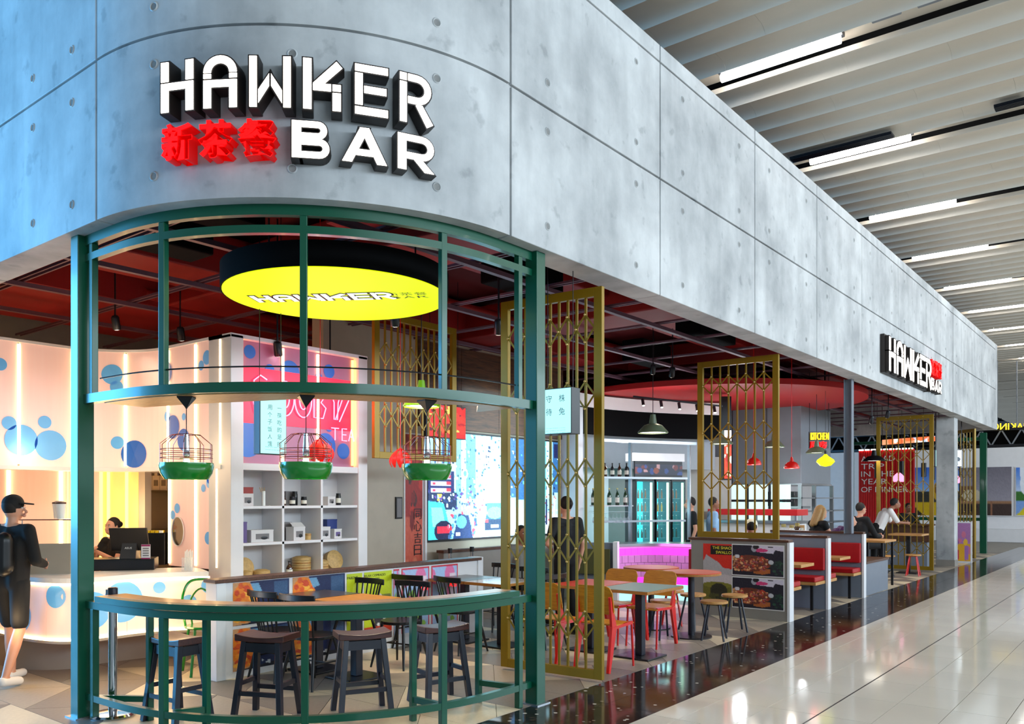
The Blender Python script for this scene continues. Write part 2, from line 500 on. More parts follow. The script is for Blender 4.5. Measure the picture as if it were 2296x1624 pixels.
PI_SHAPE = lambda w, t, h, b: [(0, 0), (t, 0), (t, h - b), (w - t, h - b), (w - t, 0), (w, 0), (w, h), (0, h)]
LETTERS = {
 'H': (.64, [rp(0, .61, .15, 1), rp(.49, .61, .64, 1), PI_SHAPE(.64, .15, .575, .14)]),
 'A': (.66, [apoly((.33, .70), .33, .18, 0, 180, 14), rp(0, .585, .15, .675), rp(.51, .585, .66, .675), PI_SHAPE(.66, .15, .55, .14)]),
 'W': (.84, [rp(0, 0, .15, 1), rp(.69, 0, .84, 1), [(.18, .08), (.18, .34), (.40, .66), (.40, .42)], [(.66, .08), (.66, .34), (.44, .66), (.44, .42)]]),
 'K': (.80, [rp(0, 0, .17, 1), [(.2, .38), (.2, .52), (.68, .98), (.80, .86), (.43, .52), (.57, .52), (.57, .38)], rp(.60, .39, .77, .52), rp(.60, 0, .77, .355)]),
 'E': (.66, [rp(0, .86, .66, 1), rp(0, .19, .15, .825), rp(.18, .44, .63, .58), rp(0, 0, .66, .15)]),
 'R': (.70, [rp(0, .855, .14, 1), rp(0, 0, .14, .82), lerp_bowl((.36, .70), .30, .16, .17, 1., .40, .14), [(.33, .38), (.47, .40), (.70, .04), (.57, -.04)]]),
}
BOLD = {
 'B': (1.0, [rp(0, 0, .24, 1), lerp_bowl((.66, .755), .245, .075, .22, 1., .51, .17), lerp_bowl((.70, .265), .265, .09, .22, .53, 0, .175)]),
 'A': (1.15, [[(0, 0), (.25, 0), (.70, .97), (.46, .97)], [(.90, 0), (1.15, 0), (.69, .97), (.45, .97)], rp(.27, .20, .9, .37)]),
 'R': (1.0, [rp(0, 0, .23, 1), lerp_bowl((.66, .66), .34, .16, .21, 1., .32, .18), [(.42, .34), (.66, .34), (1.0, 0), (.74, 0)]]),
}
def grow(poly, d):
    n = len(poly); out = []
    ar = sum(poly[i][0] * poly[(i + 1) % n][1] - poly[(i + 1) % n][0] * poly[i][1] for i in range(n))
    sg = 1 if ar > 0 else -1
    for i in range(n):
        a, b, c = poly[i - 1], poly[i], poly[(i + 1) % n]
        def nrm(p, q):
            dx, dy = q[0] - p[0], q[1] - p[1]; l = math.hypot(dx, dy) or 1; return (dy / l * sg, -dx / l * sg)
        n1, n2 = nrm(a, b), nrm(b, c); m = (n1[0] + n2[0], n1[1] + n2[1]); l2 = m[0] ** 2 + m[1] ** 2
        if l2 < .15: out.append(b); continue
        k = 2 * d / l2; out.append((b[0] + m[0] * k, b[1] + m[1] * k))
    return out
def letter(parent, polys, w, width, height, frame, depth, face_mt, body_mt, margin):
    """one channel letter: dark body with a face on top; frame(u, v, t) -> world point"""
    body = MB(); face = MB(); sx, sy = width / w, height
    for p in polys:
        q = [(x * sx, y * sy) for x, y in p]
        body.prism(grow(q, margin), 0, depth, frame)
        face.prism(q, depth - .002, depth + .004, frame)
    b = body.build('letter', body_mt, parent, world=True)
    f = face.build('letter_face', face_mt, b, world=True)
    return b

# ---------------------------------------------------------------- printed pictures
class Canvas:
    def __init__(s, w, h, rgb=(255, 255, 255)):
        s.w, s.h = w, h; s.a = np.ones((h, w, 3), 'f') * np.array(rgb, 'f')
        s.X, s.Y = np.meshgrid((np.arange(w) + .5) / w, 1 - (np.arange(h) + .5) / h)
        s.r = np.random.RandomState(w * 7 + h)
    def rect(s, x0, y0, x1, y1, c): s.a[(s.X >= x0) & (s.X < x1) & (s.Y >= y0) & (s.Y < y1)] = c; return s
    def ell(s, x, y, rx, ry, c, noise=0.):
        m = ((s.X - x) / rx) ** 2 + ((s.Y - y) / ry) ** 2 < 1 + (s.r.rand(s.h, s.w) - .5) * noise; s.a[m] = c; return s
    def poly(s, pts, c):
        m = np.zeros((s.h, s.w), bool); n = len(pts)
        for i in range(n):
            x1, y1 = pts[i]; x2, y2 = pts[i - 1]
            if y1 == y2: continue
            m ^= ((y1 > s.Y) != (y2 > s.Y)) & (s.X < (x2 - x1) * (s.Y - y1) / (y2 - y1) + x1)
        s.a[m] = c; return s
    def noise(s, amt, mask=None):
        n = (s.r.rand(s.h, s.w, 1) - .5) * 2 * amt
        s.a = s.a + n if mask is None else s.a + n * mask[..., None]; return s
    def blobs(s, n, x0, y0, x1, y1, r, cols):
        for _ in range(n):
            s.ell(x0 + (x1 - x0) * s.r.rand(), y0 + (y1 - y0) * s.r.rand(), r * (.5 + s.r.rand()), r * (.5 + s.r.rand()) * s.w / s.h, cols[s.r.randint(len(cols))])
        return s
    def grad(s, x0, y0, x1, y1, c0, c1):
        m = (s.X >= x0) & (s.X < x1) & (s.Y >= y0) & (s.Y < y1); t = ((s.Y - y0) / (y1 - y0))[..., None]
        g = np.array(c0, 'f') * (1 - t) + np.array(c1, 'f') * t; s.a[m] = g[m]; return s
def picture(name, cv, fn, mt, parent=None):
    """flat printed sheet; fn(u, v) with u, v in 0..1 gives the world point"""
    w, h = cv.w, cv.h; vs = [fn(i / (w - 1), 1 - j / (h - 1)) for j in range(h) for i in range(w)]
    if parent:
        M = wmat(parent).inverted(); vs = [tuple(M @ Vector(p)) for p in vs]
    fs = [(j * w + i, (j + 1) * w + i, (j + 1) * w + i + 1, j * w + i + 1) for j in range(h - 1) for i in range(w - 1)]
    me = bpy.data.meshes.new(name); me.from_pydata(vs, [], fs)
    ca = me.color_attributes.new('print', 'FLOAT_COLOR', 'POINT')
    c = np.clip(cv.a / 255., 0, 1); c = np.where(c <= .04045, c / 12.92, ((c + .055) / 1.055) ** 2.4)
    ca.data.foreach_set('color', np.concatenate([c, np.ones((h, w, 1))], 2).astype('f').ravel())
    me.materials.append(MATS[mt]); me.update()
    o = bpy.data.objects.new(name, me); COL.objects.link(o)
    if parent: o.parent = parent
    return o
# ================================================================ FLOORS
ZB = 3.735   # underside of the concrete front
fl = struct(MB().box(-14, 14, -4, 44, -.2, -.012).build('floor', 'grout'), 'floor slab under the tiles')
# cream polished tiles of the concourse
def tile_mesh(w, l, mt, name, g=.003):
    m = MB().box(-w / 2 + g, w / 2 - g, -l / 2 + g, l / 2 - g, -.012, 0)
    return m.mesh(name, mt)
TW, TL = .4, .8
tm = tile_mesh(TW, TL, 'cream_tile', 'tile')
tmh = tile_mesh(.235, TL, 'cream_tile', 'tile')
cells = []
for i in range(-1, 24):
    for j in range(-6, 46):
        x = -2.965 + TW * (i + .5) if i >= 0 else -3.0825
        y = .22 + TL * (j + .5)
        cells.append((x, y, i))
def inview(x, y):
    d = x * CF[0] + y * CF[1]
    if d < 2: return False
    p = pix(x, y, 0); return -80 < p[0] < 2370 and p[1] < 1690
vis = sorted([c for c in cells if inview(c[0], c[1])], key=lambda c: c[0] * CF[0] + c[1] * CF[1])[:290]
vs_ = set(vis)
for x, y, i in vis: inst('tile', tm if i >= 0 else tmh, fl, (x, y, 0))
rest = MB()
for x, y, i in cells:
    if (x, y, i) not in vs_:
        w = TW if i >= 0 else .235
        rest.add([(x - w / 2 + .003, y - TL / 2 + .003, 0), (x + w / 2 - .003, y - TL / 2 + .003, 0), (x + w / 2 - .003, y + TL / 2 - .003, 0), (x - w / 2 + .003, y + TL / 2 - .003, 0)], [(0, 1, 2, 3)])
o = rest.build('far_tiles', 'cream_tile', fl); o['kind'] = 'stuff'
MB().box(-2.172, -2.16, 2, 40, -.01, .001).build('movement_joint', 'black_metal', fl)
# black terrazzo border, two tiles wide
gm = tile_mesh(.45, .9, 'granite', 'terrazzo_tile', .0015)
for k in range(0, 34):
    for c in range(2): inst('terrazzo_tile', gm, fl, (-3.875 + .45 * c, 3.2 + .9 * k + .45, 0))
# cafe floor of triangular tiles in three shades
mats3 = ['cafe_tile_light', 'cafe_tile_mid', 'cafe_tile_dark']
A_, H_ = 1.05, .62
n_tri = 0; far3 = [MB(), MB(), MB()]
def clip_x(poly, xm):
    out = []
    for i in range(len(poly)):
        a, b = poly[i - 1], poly[i]
        if (a[0] <= xm) != (b[0] <= xm):
            t = (xm - a[0]) / (b[0] - a[0]); out.append((xm, a[1] + (b[1] - a[1]) * t))
        if b[0] <= xm: out.append(b)
    return out
tris = []
for r in range(-4, 46):
    for k in range(-26, 2):
        x0 = -4.1 + k * A_ / 2 + (.26 if r % 2 else 0)
        y0 = 1.6 + r * H_
        up = k % 2 == 0
        t = [(x0, y0), (x0 + A_, y0), (x0 + A_ / 2, y0 + H_)] if up else [(x0, y0 + H_), (x0 + A_, y0 + H_), (x0 + A_ / 2, y0)]
        t = clip_x(t, -4.102)
        if len(t) < 3: continue
        cx_ = sum(p[0] for p in t) / len(t); cy_ = sum(p[1] for p in t) / len(t)
        tris.append((cx_, cy_, t, (0, 1, 0, 2, 1, 0, 2)[rnd.randrange(7)] if not up else (0, 2, 1, 1, 2)[rnd.randrange(5)]))
tris.sort(key=lambda q: q[0] * CF[0] + q[1] * CF[1])
for cx_, cy_, t, mi in tris:
    if n_tri < 290 and inview(cx_, cy_):
        q = grow(t, -.0025)
        MB().prism([(a - cx_, b - cy_) for a, b in q], -.012, 0).build('triangle_tile', mats3[mi], fl).location = (cx_, cy_, 0); n_tri += 1
    else: far3[mi].add([(a, b, 0) for a, b in grow(t, -.0025)], [tuple(range(len(t)))])
for i in range(3):
    o = far3[i].build('far_triangle_tiles', mats3[i], fl); o['kind'] = 'stuff'

# ================================================================ CONCRETE FRONT
CC = (-6.15, 5.05); RR = 2.15
rows = [(ZB, 4.893), (4.913, 6.06), (6.08, 6.24)]
TH = .30
hole_me = MB().lathe([(.036, .0), (.034, .004), (.029, .007), (.026, .004), (.024, .0002)], 16, cap=False).mesh('tie_hole', 'concrete', True)
plug_me = MB().lathe([(.0245, .0004), (.0245, .0008)], 16).mesh('shaded_tie_plug', 'shaded_tie_plug')
def tie(p, loc, rot):
    inst('tie_hole', hole_me, p, loc, rot); inst('shaded_tie_plug', plug_me, p, loc, rot)
wr = struct(MB().box(-4.30, -4.03, 5.05, 27.98, ZB + .012, 6.2).build('wall_right', 'concrete'), 'long concrete front over the cafe opening')
wl = struct(MB().box(-13, -6.15, 2.93, 3.2, ZB + .012, 6.2).build('wall_left', 'concrete'), 'short concrete front left of the rounded corner')
mb = MB(); mb.wallstrip(arc(CC, RR, -90, 0, 36), .03, TH, ZB + .012, 6.2)
wc = struct(mb.build('wall_corner', 'concrete', smooth=True), 'rounded concrete corner carrying the main sign')
JY = [5.06, 7.47, 9.9, 12.2, 14.45, 16.8, 19.1, 21.5, 21.9, 23.7, 25.8, 28.0]
for r, (z0, z1) in enumerate(rows):
    for i in range(len(JY) - 1):
        g = .009
        if abs(JY[i] - 21.5) < .01:
            MB().box(-4.05, -4.012, JY[i] + g, JY[i + 1] - g, z0, z1).build('panel', 'concrete', wr); continue
        p = MB().box(-4.30 if r == 0 else -4.06, -4.0, JY[i] + g, JY[i + 1] - g, z0, z1).build('panel', 'concrete', wr, bevel=.006)
        if r < 2:
            for fy in (.2, .8):
                for fz in (.17, .84):
                    tie(p, (-4.0, JY[i] + (JY[i + 1] - JY[i]) * fy, z0 + (z1 - z0) * fz), (0, PI / 2, 0))
    for i in range(3):
        x1 = -6.16 - 2.4 * i
        p = MB().box(x1 - 2.382, x1 - .009, 2.90, 3.2 if r == 0 else 2.96, z0, z1).build('panel', 'concrete', wl, bevel=.006)
        if r < 2 and i == 0:
            for fx in (.16, .45, .8):
                for fz in (.17, .84):
                    tie(p, (x1 - 2.39 * fx, 2.9, z0 + (z1 - z0) * fz), (PI / 2, 0, 0))
    mb = MB(); mb.wallstrip(arc(CC, RR, -90 + .2, -.2, 40), 0, TH if r == 0 else .06, z0, z1)
    p = mb.build('curved_panel', 'concrete', wc, smooth=True)
    if r < 2:
        for a in (-73, -46, -19):
            for fz in (.17, .84):
                an = math.radians(a)
                tie(p, (CC[0] + RR * math.cos(an), CC[1] + RR * math.sin(an), z0 + (z1 - z0) * fz), (0, PI / 2, an))
struct(MB().box(-13, -8.85, 2.96, 3.12, 0, ZB).build('wall_light_block', 'white_paint'), 'unseen wall added left of the cafe opening to block blue daylight')  # added out of view to keep blue daylight off the tea shop
# far return of the concrete box
struct(MB().box(-13, -4.0, 28.0, 28.3, ZB, 6.24).build('wall_far', 'concrete'), 'far end of the concrete front')

# ================================================================ CONCOURSE CEILING
HC = 7.2
ce = struct(MB().box(-14, 14, -4, 75, 7.75, 7.9).build('ceiling', 'dark_void'), 'dark void above the slatted concourse ceiling')
PER = 3.42; Y0 = 10.0; SLW = .5; PIT = (PER - SLW) / 6
prof = [(0, .0), (.24, 0), (.29, -.008), (.335, -.027), (.372, -.055), (.395, -.088), (.399, -.086), (.377, -.051), (.34, -.021), (.294, .002), (.24, .012), (0, .012)]
def slat_mesh(l):
    m = MB(); n = len(prof); vs = []
    for x in (0, l): vs += [(x, y, z) for y, z in prof]
    fs = [tuple(range(n)), tuple(range(2 * n - 1, n - 1, -1))] + [(i, (i + 1) % n, (i + 1) % n + n, i + n) for i in range(n)]
    m.add(vs, fs); return m.mesh('ceiling_slat', 'slat_metal', True)
slm = slat_mesh(2.4985); slL = slat_mesh(9.9)
lights_at = []
for k in range(-4, 19):
    ys = Y0 + PER * k
    tray = MB().box(-7, 12, ys + SLW + .02, ys + SLW + .05, HC - .05, HC + .02)
    tray.build('slot_lip', 'slat_metal', ce)
    MB().box(-7, 12, ys + .30, ys + SLW + .02, HC + .10, HC + .12).build('reflector_tray', 'slat_metal', ce)
    if -1 <= k < 10: lights_at.append(ys)
    for s in range(6):
        y = ys + SLW + .05 + PIT * s
        off = (0, 1.1, 2.05, .5, 1.6, .9)[s] + (.4 if k % 2 else 0)
        if -1 <= k < 9:
            for q in range(3):
                inst('ceiling_slat', slm, ce, (-7.2 + off + 2.5 * q - 1., y, HC))
            inst('ceiling_slat', slL, ce, (-7.2 + off + 6.5, y, HC))
        else:
            inst('ceiling_slat', slL, ce, (-9, y, HC)); inst('ceiling_slat', slL, ce, (.95, y, HC))
# dark equipment boxes in the slots and two black grilles between slats
for (px, py, k) in [(1985, 45, 0), (2090, 12, 0), (2110, 280, 1), (2200, 423, 2)]:
    y = Y0 + PER * k + .14; x, z = PY(px, py, y)
    tag(MB().box(x - .16, x + .16, y - .07, y + .07, HC + .02, HC + .1).build('ceiling_sensor_box', 'grey_paint', bevel=.01), 'grey equipment box in the dark ceiling slot, ' + ('nearest to the front', 'next to the nearest one', 'in the second slot', 'in the third slot')[[1985, 2090, 2110, 2200].index(px)], 'equipment box')
for (xa, ya, nm) in [((1770, 1998), (318, 268), 'longer black grille between slats above the second light'), ((2228, 2296), (200, 184), 'black grille between slats at the right frame edge')]:
    y = Y0 + PER * 1 - .30; x0 = PY(xa[0], ya[0], y)[0]; x1 = PY(xa[1], ya[1], y)[0]
    t = thing('ceiling_grille', nm, 'grille', (x0, y, HC - .06))
    MB().box(x0, x1, y, y + .2, HC - .10, HC - .075).build('grille_frame', 'black_metal', t, world=True)
    for i in range(5): MB().box(x0, x1, y + .02 + .035 * i, y + .035 + .035 * i, HC - .115, HC - .10).build('grille_slat', 'black_metal', t, world=True)
glow('hall_tube', (255, 250, 246), 30.)
lamp = MB(); L_ = 1.5
lamp.tube([(-L_ / 2, 0, 0), (L_ / 2, 0, 0)], .052, 14)
lamp_me = lamp.mesh('diffuser', 'hall_tube', True)
house = MB().box(-L_ / 2 - .03, L_ / 2 + .03, -.075, .075, .05, .10).mesh('lamp_housing', 'black_metal')
NM = ['nearest', 'second', 'third', 'fourth', 'fifth', 'sixth', 'seventh', 'eighth', 'ninth', 'tenth', 'eleventh']
for i, ys in enumerate(lights_at):
    for j, x in enumerate((-3.82, .9, 5.5)):
        if i == 0 and j == 0: continue
        t = thing('linear_light', 'white ceiling tube light, %s slot%s' % (NM[i], (', next to the concrete front', ', away from the front', ', far out over the concourse')[j]), 'ceiling light', (x, ys + .20, HC - .035), 0, 'tube lights in the ceiling slots')
        inst('diffuser', lamp_me, t, (0, 0, 0)); inst('lamp_housing', house, t, (0, 0, .0))

# ================================================================ CAFE CEILING
ci = struct(MB().prism([(-13, 28), (-13, 3.2), (-6.15, 3.2)] + arc(CC, 1.86, -90, 0, 16) + [(-4.3, 28)], 4.72, 4.85).build('ceiling_cafe', 'red_ceiling'), 'dark red exposed ceiling over the cafe')
for i, x in enumerate((-5.2, -6.55, -7.95, -9.35, -10.7)):
    MB().box(x - .03, x + .03, (3.25 if x < -6 else 3.75), 28, 3.90, 3.945).build('ceiling_channel', 'mauve_steel', ci)
for k in range(20):
    y = 3.62 + 1.2 * k
    for dy in (-.03, .03): MB().box(-12.5, (-4.32 if y > 5 else CC[0] + math.sqrt(1.8 ** 2 - (y - CC[1]) ** 2)), y + dy - .009, y + dy + .009, 3.95, 3.975).build('ceiling_rail', 'mauve_steel', ci)
# red ducts, beams and boxes above the rails
for (x0, x1, y0, y1, z0, z1) in [(-12.5, -4.35, 5.6, 6.5, 4.15, 4.6), (-6.4, -5.8, 5.2, 26, 4.35, 4.7), (-9.2, -8.3, 3.3, 20, 4.2, 4.65), (-12, -4.35, 9.4, 10.2, 4.1, 4.55), (-11, -5, 14.2, 15, 4.2, 4.6), (-12, -10, 3.3, 12, 4.1, 4.5)]:
    MB().box(x0, x1, y0, y1, z0, z1).build('red_duct', 'red_duct', ci, bevel=.02)
for (c, l) in [((-5.6, 7.3), 1.), ((-7.3, 4.1), .7), ((-6.2, 4.0), .5), ((-5.3, 11.3), 1.2), ((-7., 12.6), 1.), ((-6.4, 17.), 1.4)]:
    MB().box(c[0] - .2, c[0] + .2, c[1] - l / 2, c[1] + l / 2, 4.0, 4.35).build('ceiling_unit', 'dark_void', ci, bevel=.02)
for x in (-5., -7.4, -10.):
    MB().tube([(x, 5.3, 4.25), (x, 27.5, 4.25)], .07, 12).build('ceiling_pipe', 'red_duct', ci, smooth=True)

# ================================================================ CAFE WALLS
struct(MB().box(-13, -12.8, 3, 28, 0, 4.72).build('wall_back', 'grey_paint'))
# wall behind the screen
ws = struct(MB().box(-8.6, -8.38, 6.78, 12.0, 0, 4.0).build('wall_screen', 'beige_wall'), 'beige wall carrying the big screen')
struct(MB().box(-13, -8.5, 12.0, 12.2, 0, 4.0).build('wall_side', 'grey_paint'))
# steel and concrete columns
t = thing('concrete_column', 'square bare concrete column at the far end of the front', 'column', (-4.42, 23.35, 0))
MB().box(-4.62, -4.20, 23.15, 23.55, 0, ZB).build('column_shaft', 'concrete', t, bevel=.012, world=True)
MB().box(-4.625, -4.195, 23.145, 23.555, 0, .16).build('column_stain', 'warm_grey', t, world=True)
t = thing('steel_column', 'slim grey steel column rising from the last booth wall', 'column', (-4.3, 14.75, 1.1))
for x in (-4.36, -4.24): MB().box(x - .006, x + .006, 14.69, 14.81, 1.1, ZB).build('flange', 'grey_laminate', t, world=True)
MB().box(-4.36, -4.24, 14.745, 14.755, 1.1, ZB).build('web', 'grey_laminate', t, world=True)
t = thing('white_column', 'pale steel column standing at the end of the screen wall', 'column', (-8.2, 12.1, 0))
MB().box(-8.36, -8.05, 11.98, 12.22, 0, 3.3).build('column_shaft', 'white_paint', t, bevel=.01, world=True)
MB().box(-8.38, -8.03, 11.96, 12.24, 0, .12).build('column_foot', 'grey_paint', t, world=True)
# far end of the concourse: white wall, dark trusses, bench
wf = struct(MB().box(-26, 14, 38.0, 38.3, 0, 3.72).build('wall_end', 'white_paint'), 'white wall closing the far end of the concourse')
MB().box(-26, 14, 37.2, 38.0, 0, .5).build('bench_ledge', 'white_paint', wf)
tr = thing('roof_truss', 'dark steel lattice truss above the far white wall', 'truss', (-2, 38.2, 3.72))
for z in (3.8, 4.45): MB().box(-14, 14, 38.1, 38.2, z - .05, z + .05).build('chord', 'black_metal', tr, world=True)
for i in range(40):
    x = -14 + i * .7
    MB().bar((x, 38.15, 3.8), (x + .35, 38.15, 4.45), .05, .05).build('brace', 'grey_paint', tr, world=True)
    MB().bar((x + .35, 38.15, 4.45), (x + .7, 38.15, 3.8), .05, .05).build('brace', 'grey_paint', tr, world=True)
struct(MB().box(-26, 14, 38.4, 38.5, 3.72, 4.55).build('trim_1', 'dark_void'), 'dark band behind the far truss')
struct(MB().box(-30, 14, 75, 75.3, 0, 8).build('wall_distant', 'grey_paint'), 'grey wall at the distant end of the hall')
# ================================================================ GREEN STEEL BAY AT THE CORNER
FR = 2.0
FP = [(-6.60, 3.045), (-6.4, 3.045)] + arc(CC, FR, -90, 0, 30) + [(-4.145, 5.3), (-4.145, 5.5)]
FPP = Path(FP)
bay = thing('green_steel_bay', 'curved green steel frame under the rounded concrete corner', 'steel frame', (-5.0, 3.6, 0))
for x, y, s in ((-6.66, 3.03, .125), (-4.13, 5.55, .12)):
    MB().box(x - s / 2, x + s / 2, y - s / 2, y + s / 2, 0, ZB).build('post', 'green_paint', bay, bevel=.006, world=True)
    MB().box(x - s / 2 - .03, x + s / 2 + .03, y - s / 2 - .03, y + s / 2 + .03, 0, .008).build('base_plate', 'steel', bay, world=True)
for z0, z1, nm in ((3.66, 3.734, 'top_rail'), (3.535, 3.59, 'transom'), ):
    MB().wallstrip(FP, -.025, .03, z0, z1).build(nm, 'green_paint', bay, True, world=True)
for px in (210, 367, 681, 993, 1162):
    x, y = FPP.at(FPP.at_px(px)); a = FPP.at(FPP.at_px(px) + .05); rz = math.atan2(a[1] - y, a[0] - x)
    MB().cbox((x, y, (2.50 + 3.66) / 2), (.05, .05, 1.16), rz).build('mullion', 'green_paint', bay, bevel=.004, world=True)
# timber shelf with green front edge hung in the bay
sh = thing('curved_shelf', 'curved timber shelf with green steel edge holding three pendant lamps', 'shelf', (-5.2, 3.9, 2.43))
MB().wallstrip(FP, -.035, .03, 2.435, 2.505).build('shelf_edge', 'green_paint', sh, True, world=True)
back = [(-4.6, 5.35), D(1072, 6.56), D(690, 6.10), D(422, 6.46), (-6.45, 3.42)]
MB().prism(offset_path(FP[1:-1], .03) + back, 2.43, 2.47).build('shelf_board', 'oak', sh, world=True)
rod = offset_path(FP[1:-1], .0)
MB().tube([(x, y, 2.615) for x, y in rod], .006, 6).build('guard_rod', 'black_metal', sh, True, world=True)
# bar table
bt = thing('bar_table', 'curved timber bar table with green steel legs at the corner', 'bar table', (-5.2, 3.9, 0))
MB().wallstrip(FP[1:-1], -.045, .03, .912, .957).build('table_edge', 'green_paint', bt, True, world=True)
MB().wallstrip(FP, -.02, .04, .85, .905).build('apron_rail', 'green_paint', bt, True, world=True)
MB().prism(offset_path(FP[1:-1], .028) + offset_path(FP[1:-1], .2)[::-1], .918, .958).build('table_top', 'bar_top', bt, world=True)
MB().wallstrip(FP, -.022, .022, .14, .19).build('foot_rail', 'green_paint', bt, True, world=True)
for px, q in ((212, D(336, 6.38)), (367, D(463, 6.07)), (684, None), (993, D(926, 6.37)), (1163, D(1073, 6.95))):
    u = FPP.at_px(px); x, y = FPP.at(u); a = FPP.at(u + .03); rz = math.atan2(a[1] - y, a[0] - x)
    MB().cbox((x, y, .425), (.05, .05, .85), rz).build('front_leg', 'green_paint', bt, bevel=.004, world=True)
    if q:
        MB().cbox((q[0], q[1], .455), (.045, .045, .91), rz).build('rear_leg', 'green_paint', bt, bevel=.004, world=True)
        MB().bar((x, y, .165), (q[0], q[1], .165), .035, .045).build('tie_rail', 'green_paint', bt, world=True)
# pendant lamps with wire cage and green bowl
glow('lamp_glow', (255, 246, 232), 6.)
def cage_lamp():
    t = thing('cage_pendant', 'x', 'pendant lamp')
    MB().lathe([(.075, 0), (.075, -.008), (.012, -.075), (.006, -.085)], 4).build('canopy', 'black_metal', t)
    MB().tube([(0, 0, -.08), (0, 0, -.27)], .0035, 6).build('cord', 'black_plastic', t)
    g = MB(); R_ = .178
    for k in range(10):
        a = 2 * PI * k / 10; c, s = math.cos(a), math.sin(a)
        g.tube([(.06 * c, .06 * s, -.27), (.10 * c, .10 * s, -.275), (R_ * c, R_ * s, -.34), (R_ * c, R_ * s, -.49)], .0028, 5)
    for z, r in ((-.272, .07), (-.38, R_), (-.41, R_), (-.44, R_)):
        g.tube([(r * math.cos(2 * PI * i / 28), r * math.sin(2 * PI * i / 28), z) for i in range(28)], .0028, 5, closed=True)
    g.build('wire_cage', 'copper_wire', t)
    MB().lathe([(.186, -.475), (.188, -.50), (.176, -.55), (.15, -.592), (.146, -.592), (.17, -.55), (.182, -.50), (.182, -.475)], 36, cap=False).build('bowl', 'green_bowl', t, True)
    MB().lathe([(.016, -.27), (.02, -.33), (.024, -.38), (.024, -.42), (.02, -.43)], 14).build('lamp_holder', 'chrome', t, True)
    MB().lathe([(.008, -.435), (.045, -.44), (.048, -.445), (.008, -.452)], 16).build('holder_disc', 'gold_pin', t, True)
    MB().lathe([(.02, -.45), (.026, -.49), (.03, -.52), (.022, -.545), (.004, -.555)], 14).build('bulb', 'lamp_glow', t, True)
    return t
cl = cage_lamp(); cn = ['left of the three', 'middle of the three', 'right of the three']
for i, px in enumerate((418, 686, 957)):
    q = FPP.at(FPP.at_px(px), .13); x, y = D(px, q[0] * CF[0] + q[1] * CF[1])
    lb = 'green bowl pendant lamp with wire cage under the shelf, ' + cn[i]
    if i == 0: cl.location = (x, y, 2.43); tag(cl, lb, 'pendant lamp', 'green cage pendants under the shelf')
    else: dup(cl, (x, y, 2.43), .3 * i, lb)
    point('cage_lamp_light', (x, y, 1.90), 10, (1, .9, .75), .03)

# navy bar stools with saddle seats
def bar_stool():
    t = thing('bar_stool', 'x', 'bar stool')
    n = 10; top = []; bot = []; vs = []; fs = []
    for i in range(n + 1):
        x = -.21 + .42 * i / n; dz = .022 * (2 * i / n - 1) ** 2
        for y in (-.13, .13): vs += [(x, y, .632 + dz), (x, y, .595 + dz * .3)]
    for i in range(n):
        a = i * 4; b = a + 4
        fs += [(a, b, b + 2, a + 2), (a + 1, a + 3, b + 3, b + 1), (a, a + 1, b + 1, b), (a + 2, b + 2, b + 3, a + 3)]
    fs += [(0, 2, 3, 1), (n * 4, n * 4 + 1, n * 4 + 3, n * 4 + 2)]
    m = MB().add(vs, fs); m.build('saddle_seat', 'stool_seat', t, bevel=.006)
    for sx in (-1, 1):
        for sy in (-1, 1):
            MB().bar((sx * .145, sy * .085, .60), (sx * .20, sy * .155, 0), .042, .042, up=(0, 1, 0)).build('leg', 'navy_paint', t, bevel=.003)
    for sy in (-1, 1):
        MB().bar((-.15, sy * .095, .55), (.15, sy * .095, .55), .022, .07).build('seat_apron', 'navy_paint', t)
        MB().bar((-.185, sy * .132, .20), (.185, sy * .132, .20), .022, .035).build('stretcher', 'navy_paint', t)
    for sx in (-1, 1):
        MB().bar((sx * .155, -.09, .55), (sx * .155, .09, .55), .022, .07).build('seat_apron', 'navy_paint', t)
        MB().bar((sx * .178, -.125, .27), (sx * .178, .125, .27), .022, .035).build('stretcher', 'navy_paint', t)
    return t
wood_mat('stool_seat', (58, 30, 28), (84, 46, 40), rough=.3)
bs = bar_stool()
sp = [(398, 6.38, 'leftmost navy bar stool with saddle seat, beside the left green legs', -.60), (600, 6.5, 'second navy bar stool from the left at the curved bar table', -.26),
      (812, 6.62, 'third navy bar stool from the left, right of the middle green leg', .40), (986, 6.98, 'rightmost navy bar stool near the right green post', .62)]
for i, (px, d, lb, rz) in enumerate(sp):
    x, y = D(px, d)
    if i == 0: at(bs, (x, y, 0), rz + YAW); tag(bs, lb, 'bar stool', 'navy stools at the bar table')
    else: dup(bs, (x, y, 0), rz + YAW, lb)
# chrome queue post
x, y = G(253, 1606)
t = thing('queue_post', 'chrome retractable belt queue post beside the left green post', 'queue post', (x, y, 0))
MB().lathe([(.16, 0), (.165, .012), (.15, .028), (.04, .04)], 28).build('base', 'chrome', t, True)
MB().lathe([(.032, .03), (.032, .90)], 18).build('tube', 'chrome', t, True)
MB().lathe([(.036, .90), (.036, 1.0), (.03, 1.005)], 18).build('belt_head', 'navy_paint', t, True)
MB().box(-.075, -.035, -.02, .02, .91, .985).build('belt_clip', 'black_plastic', t)

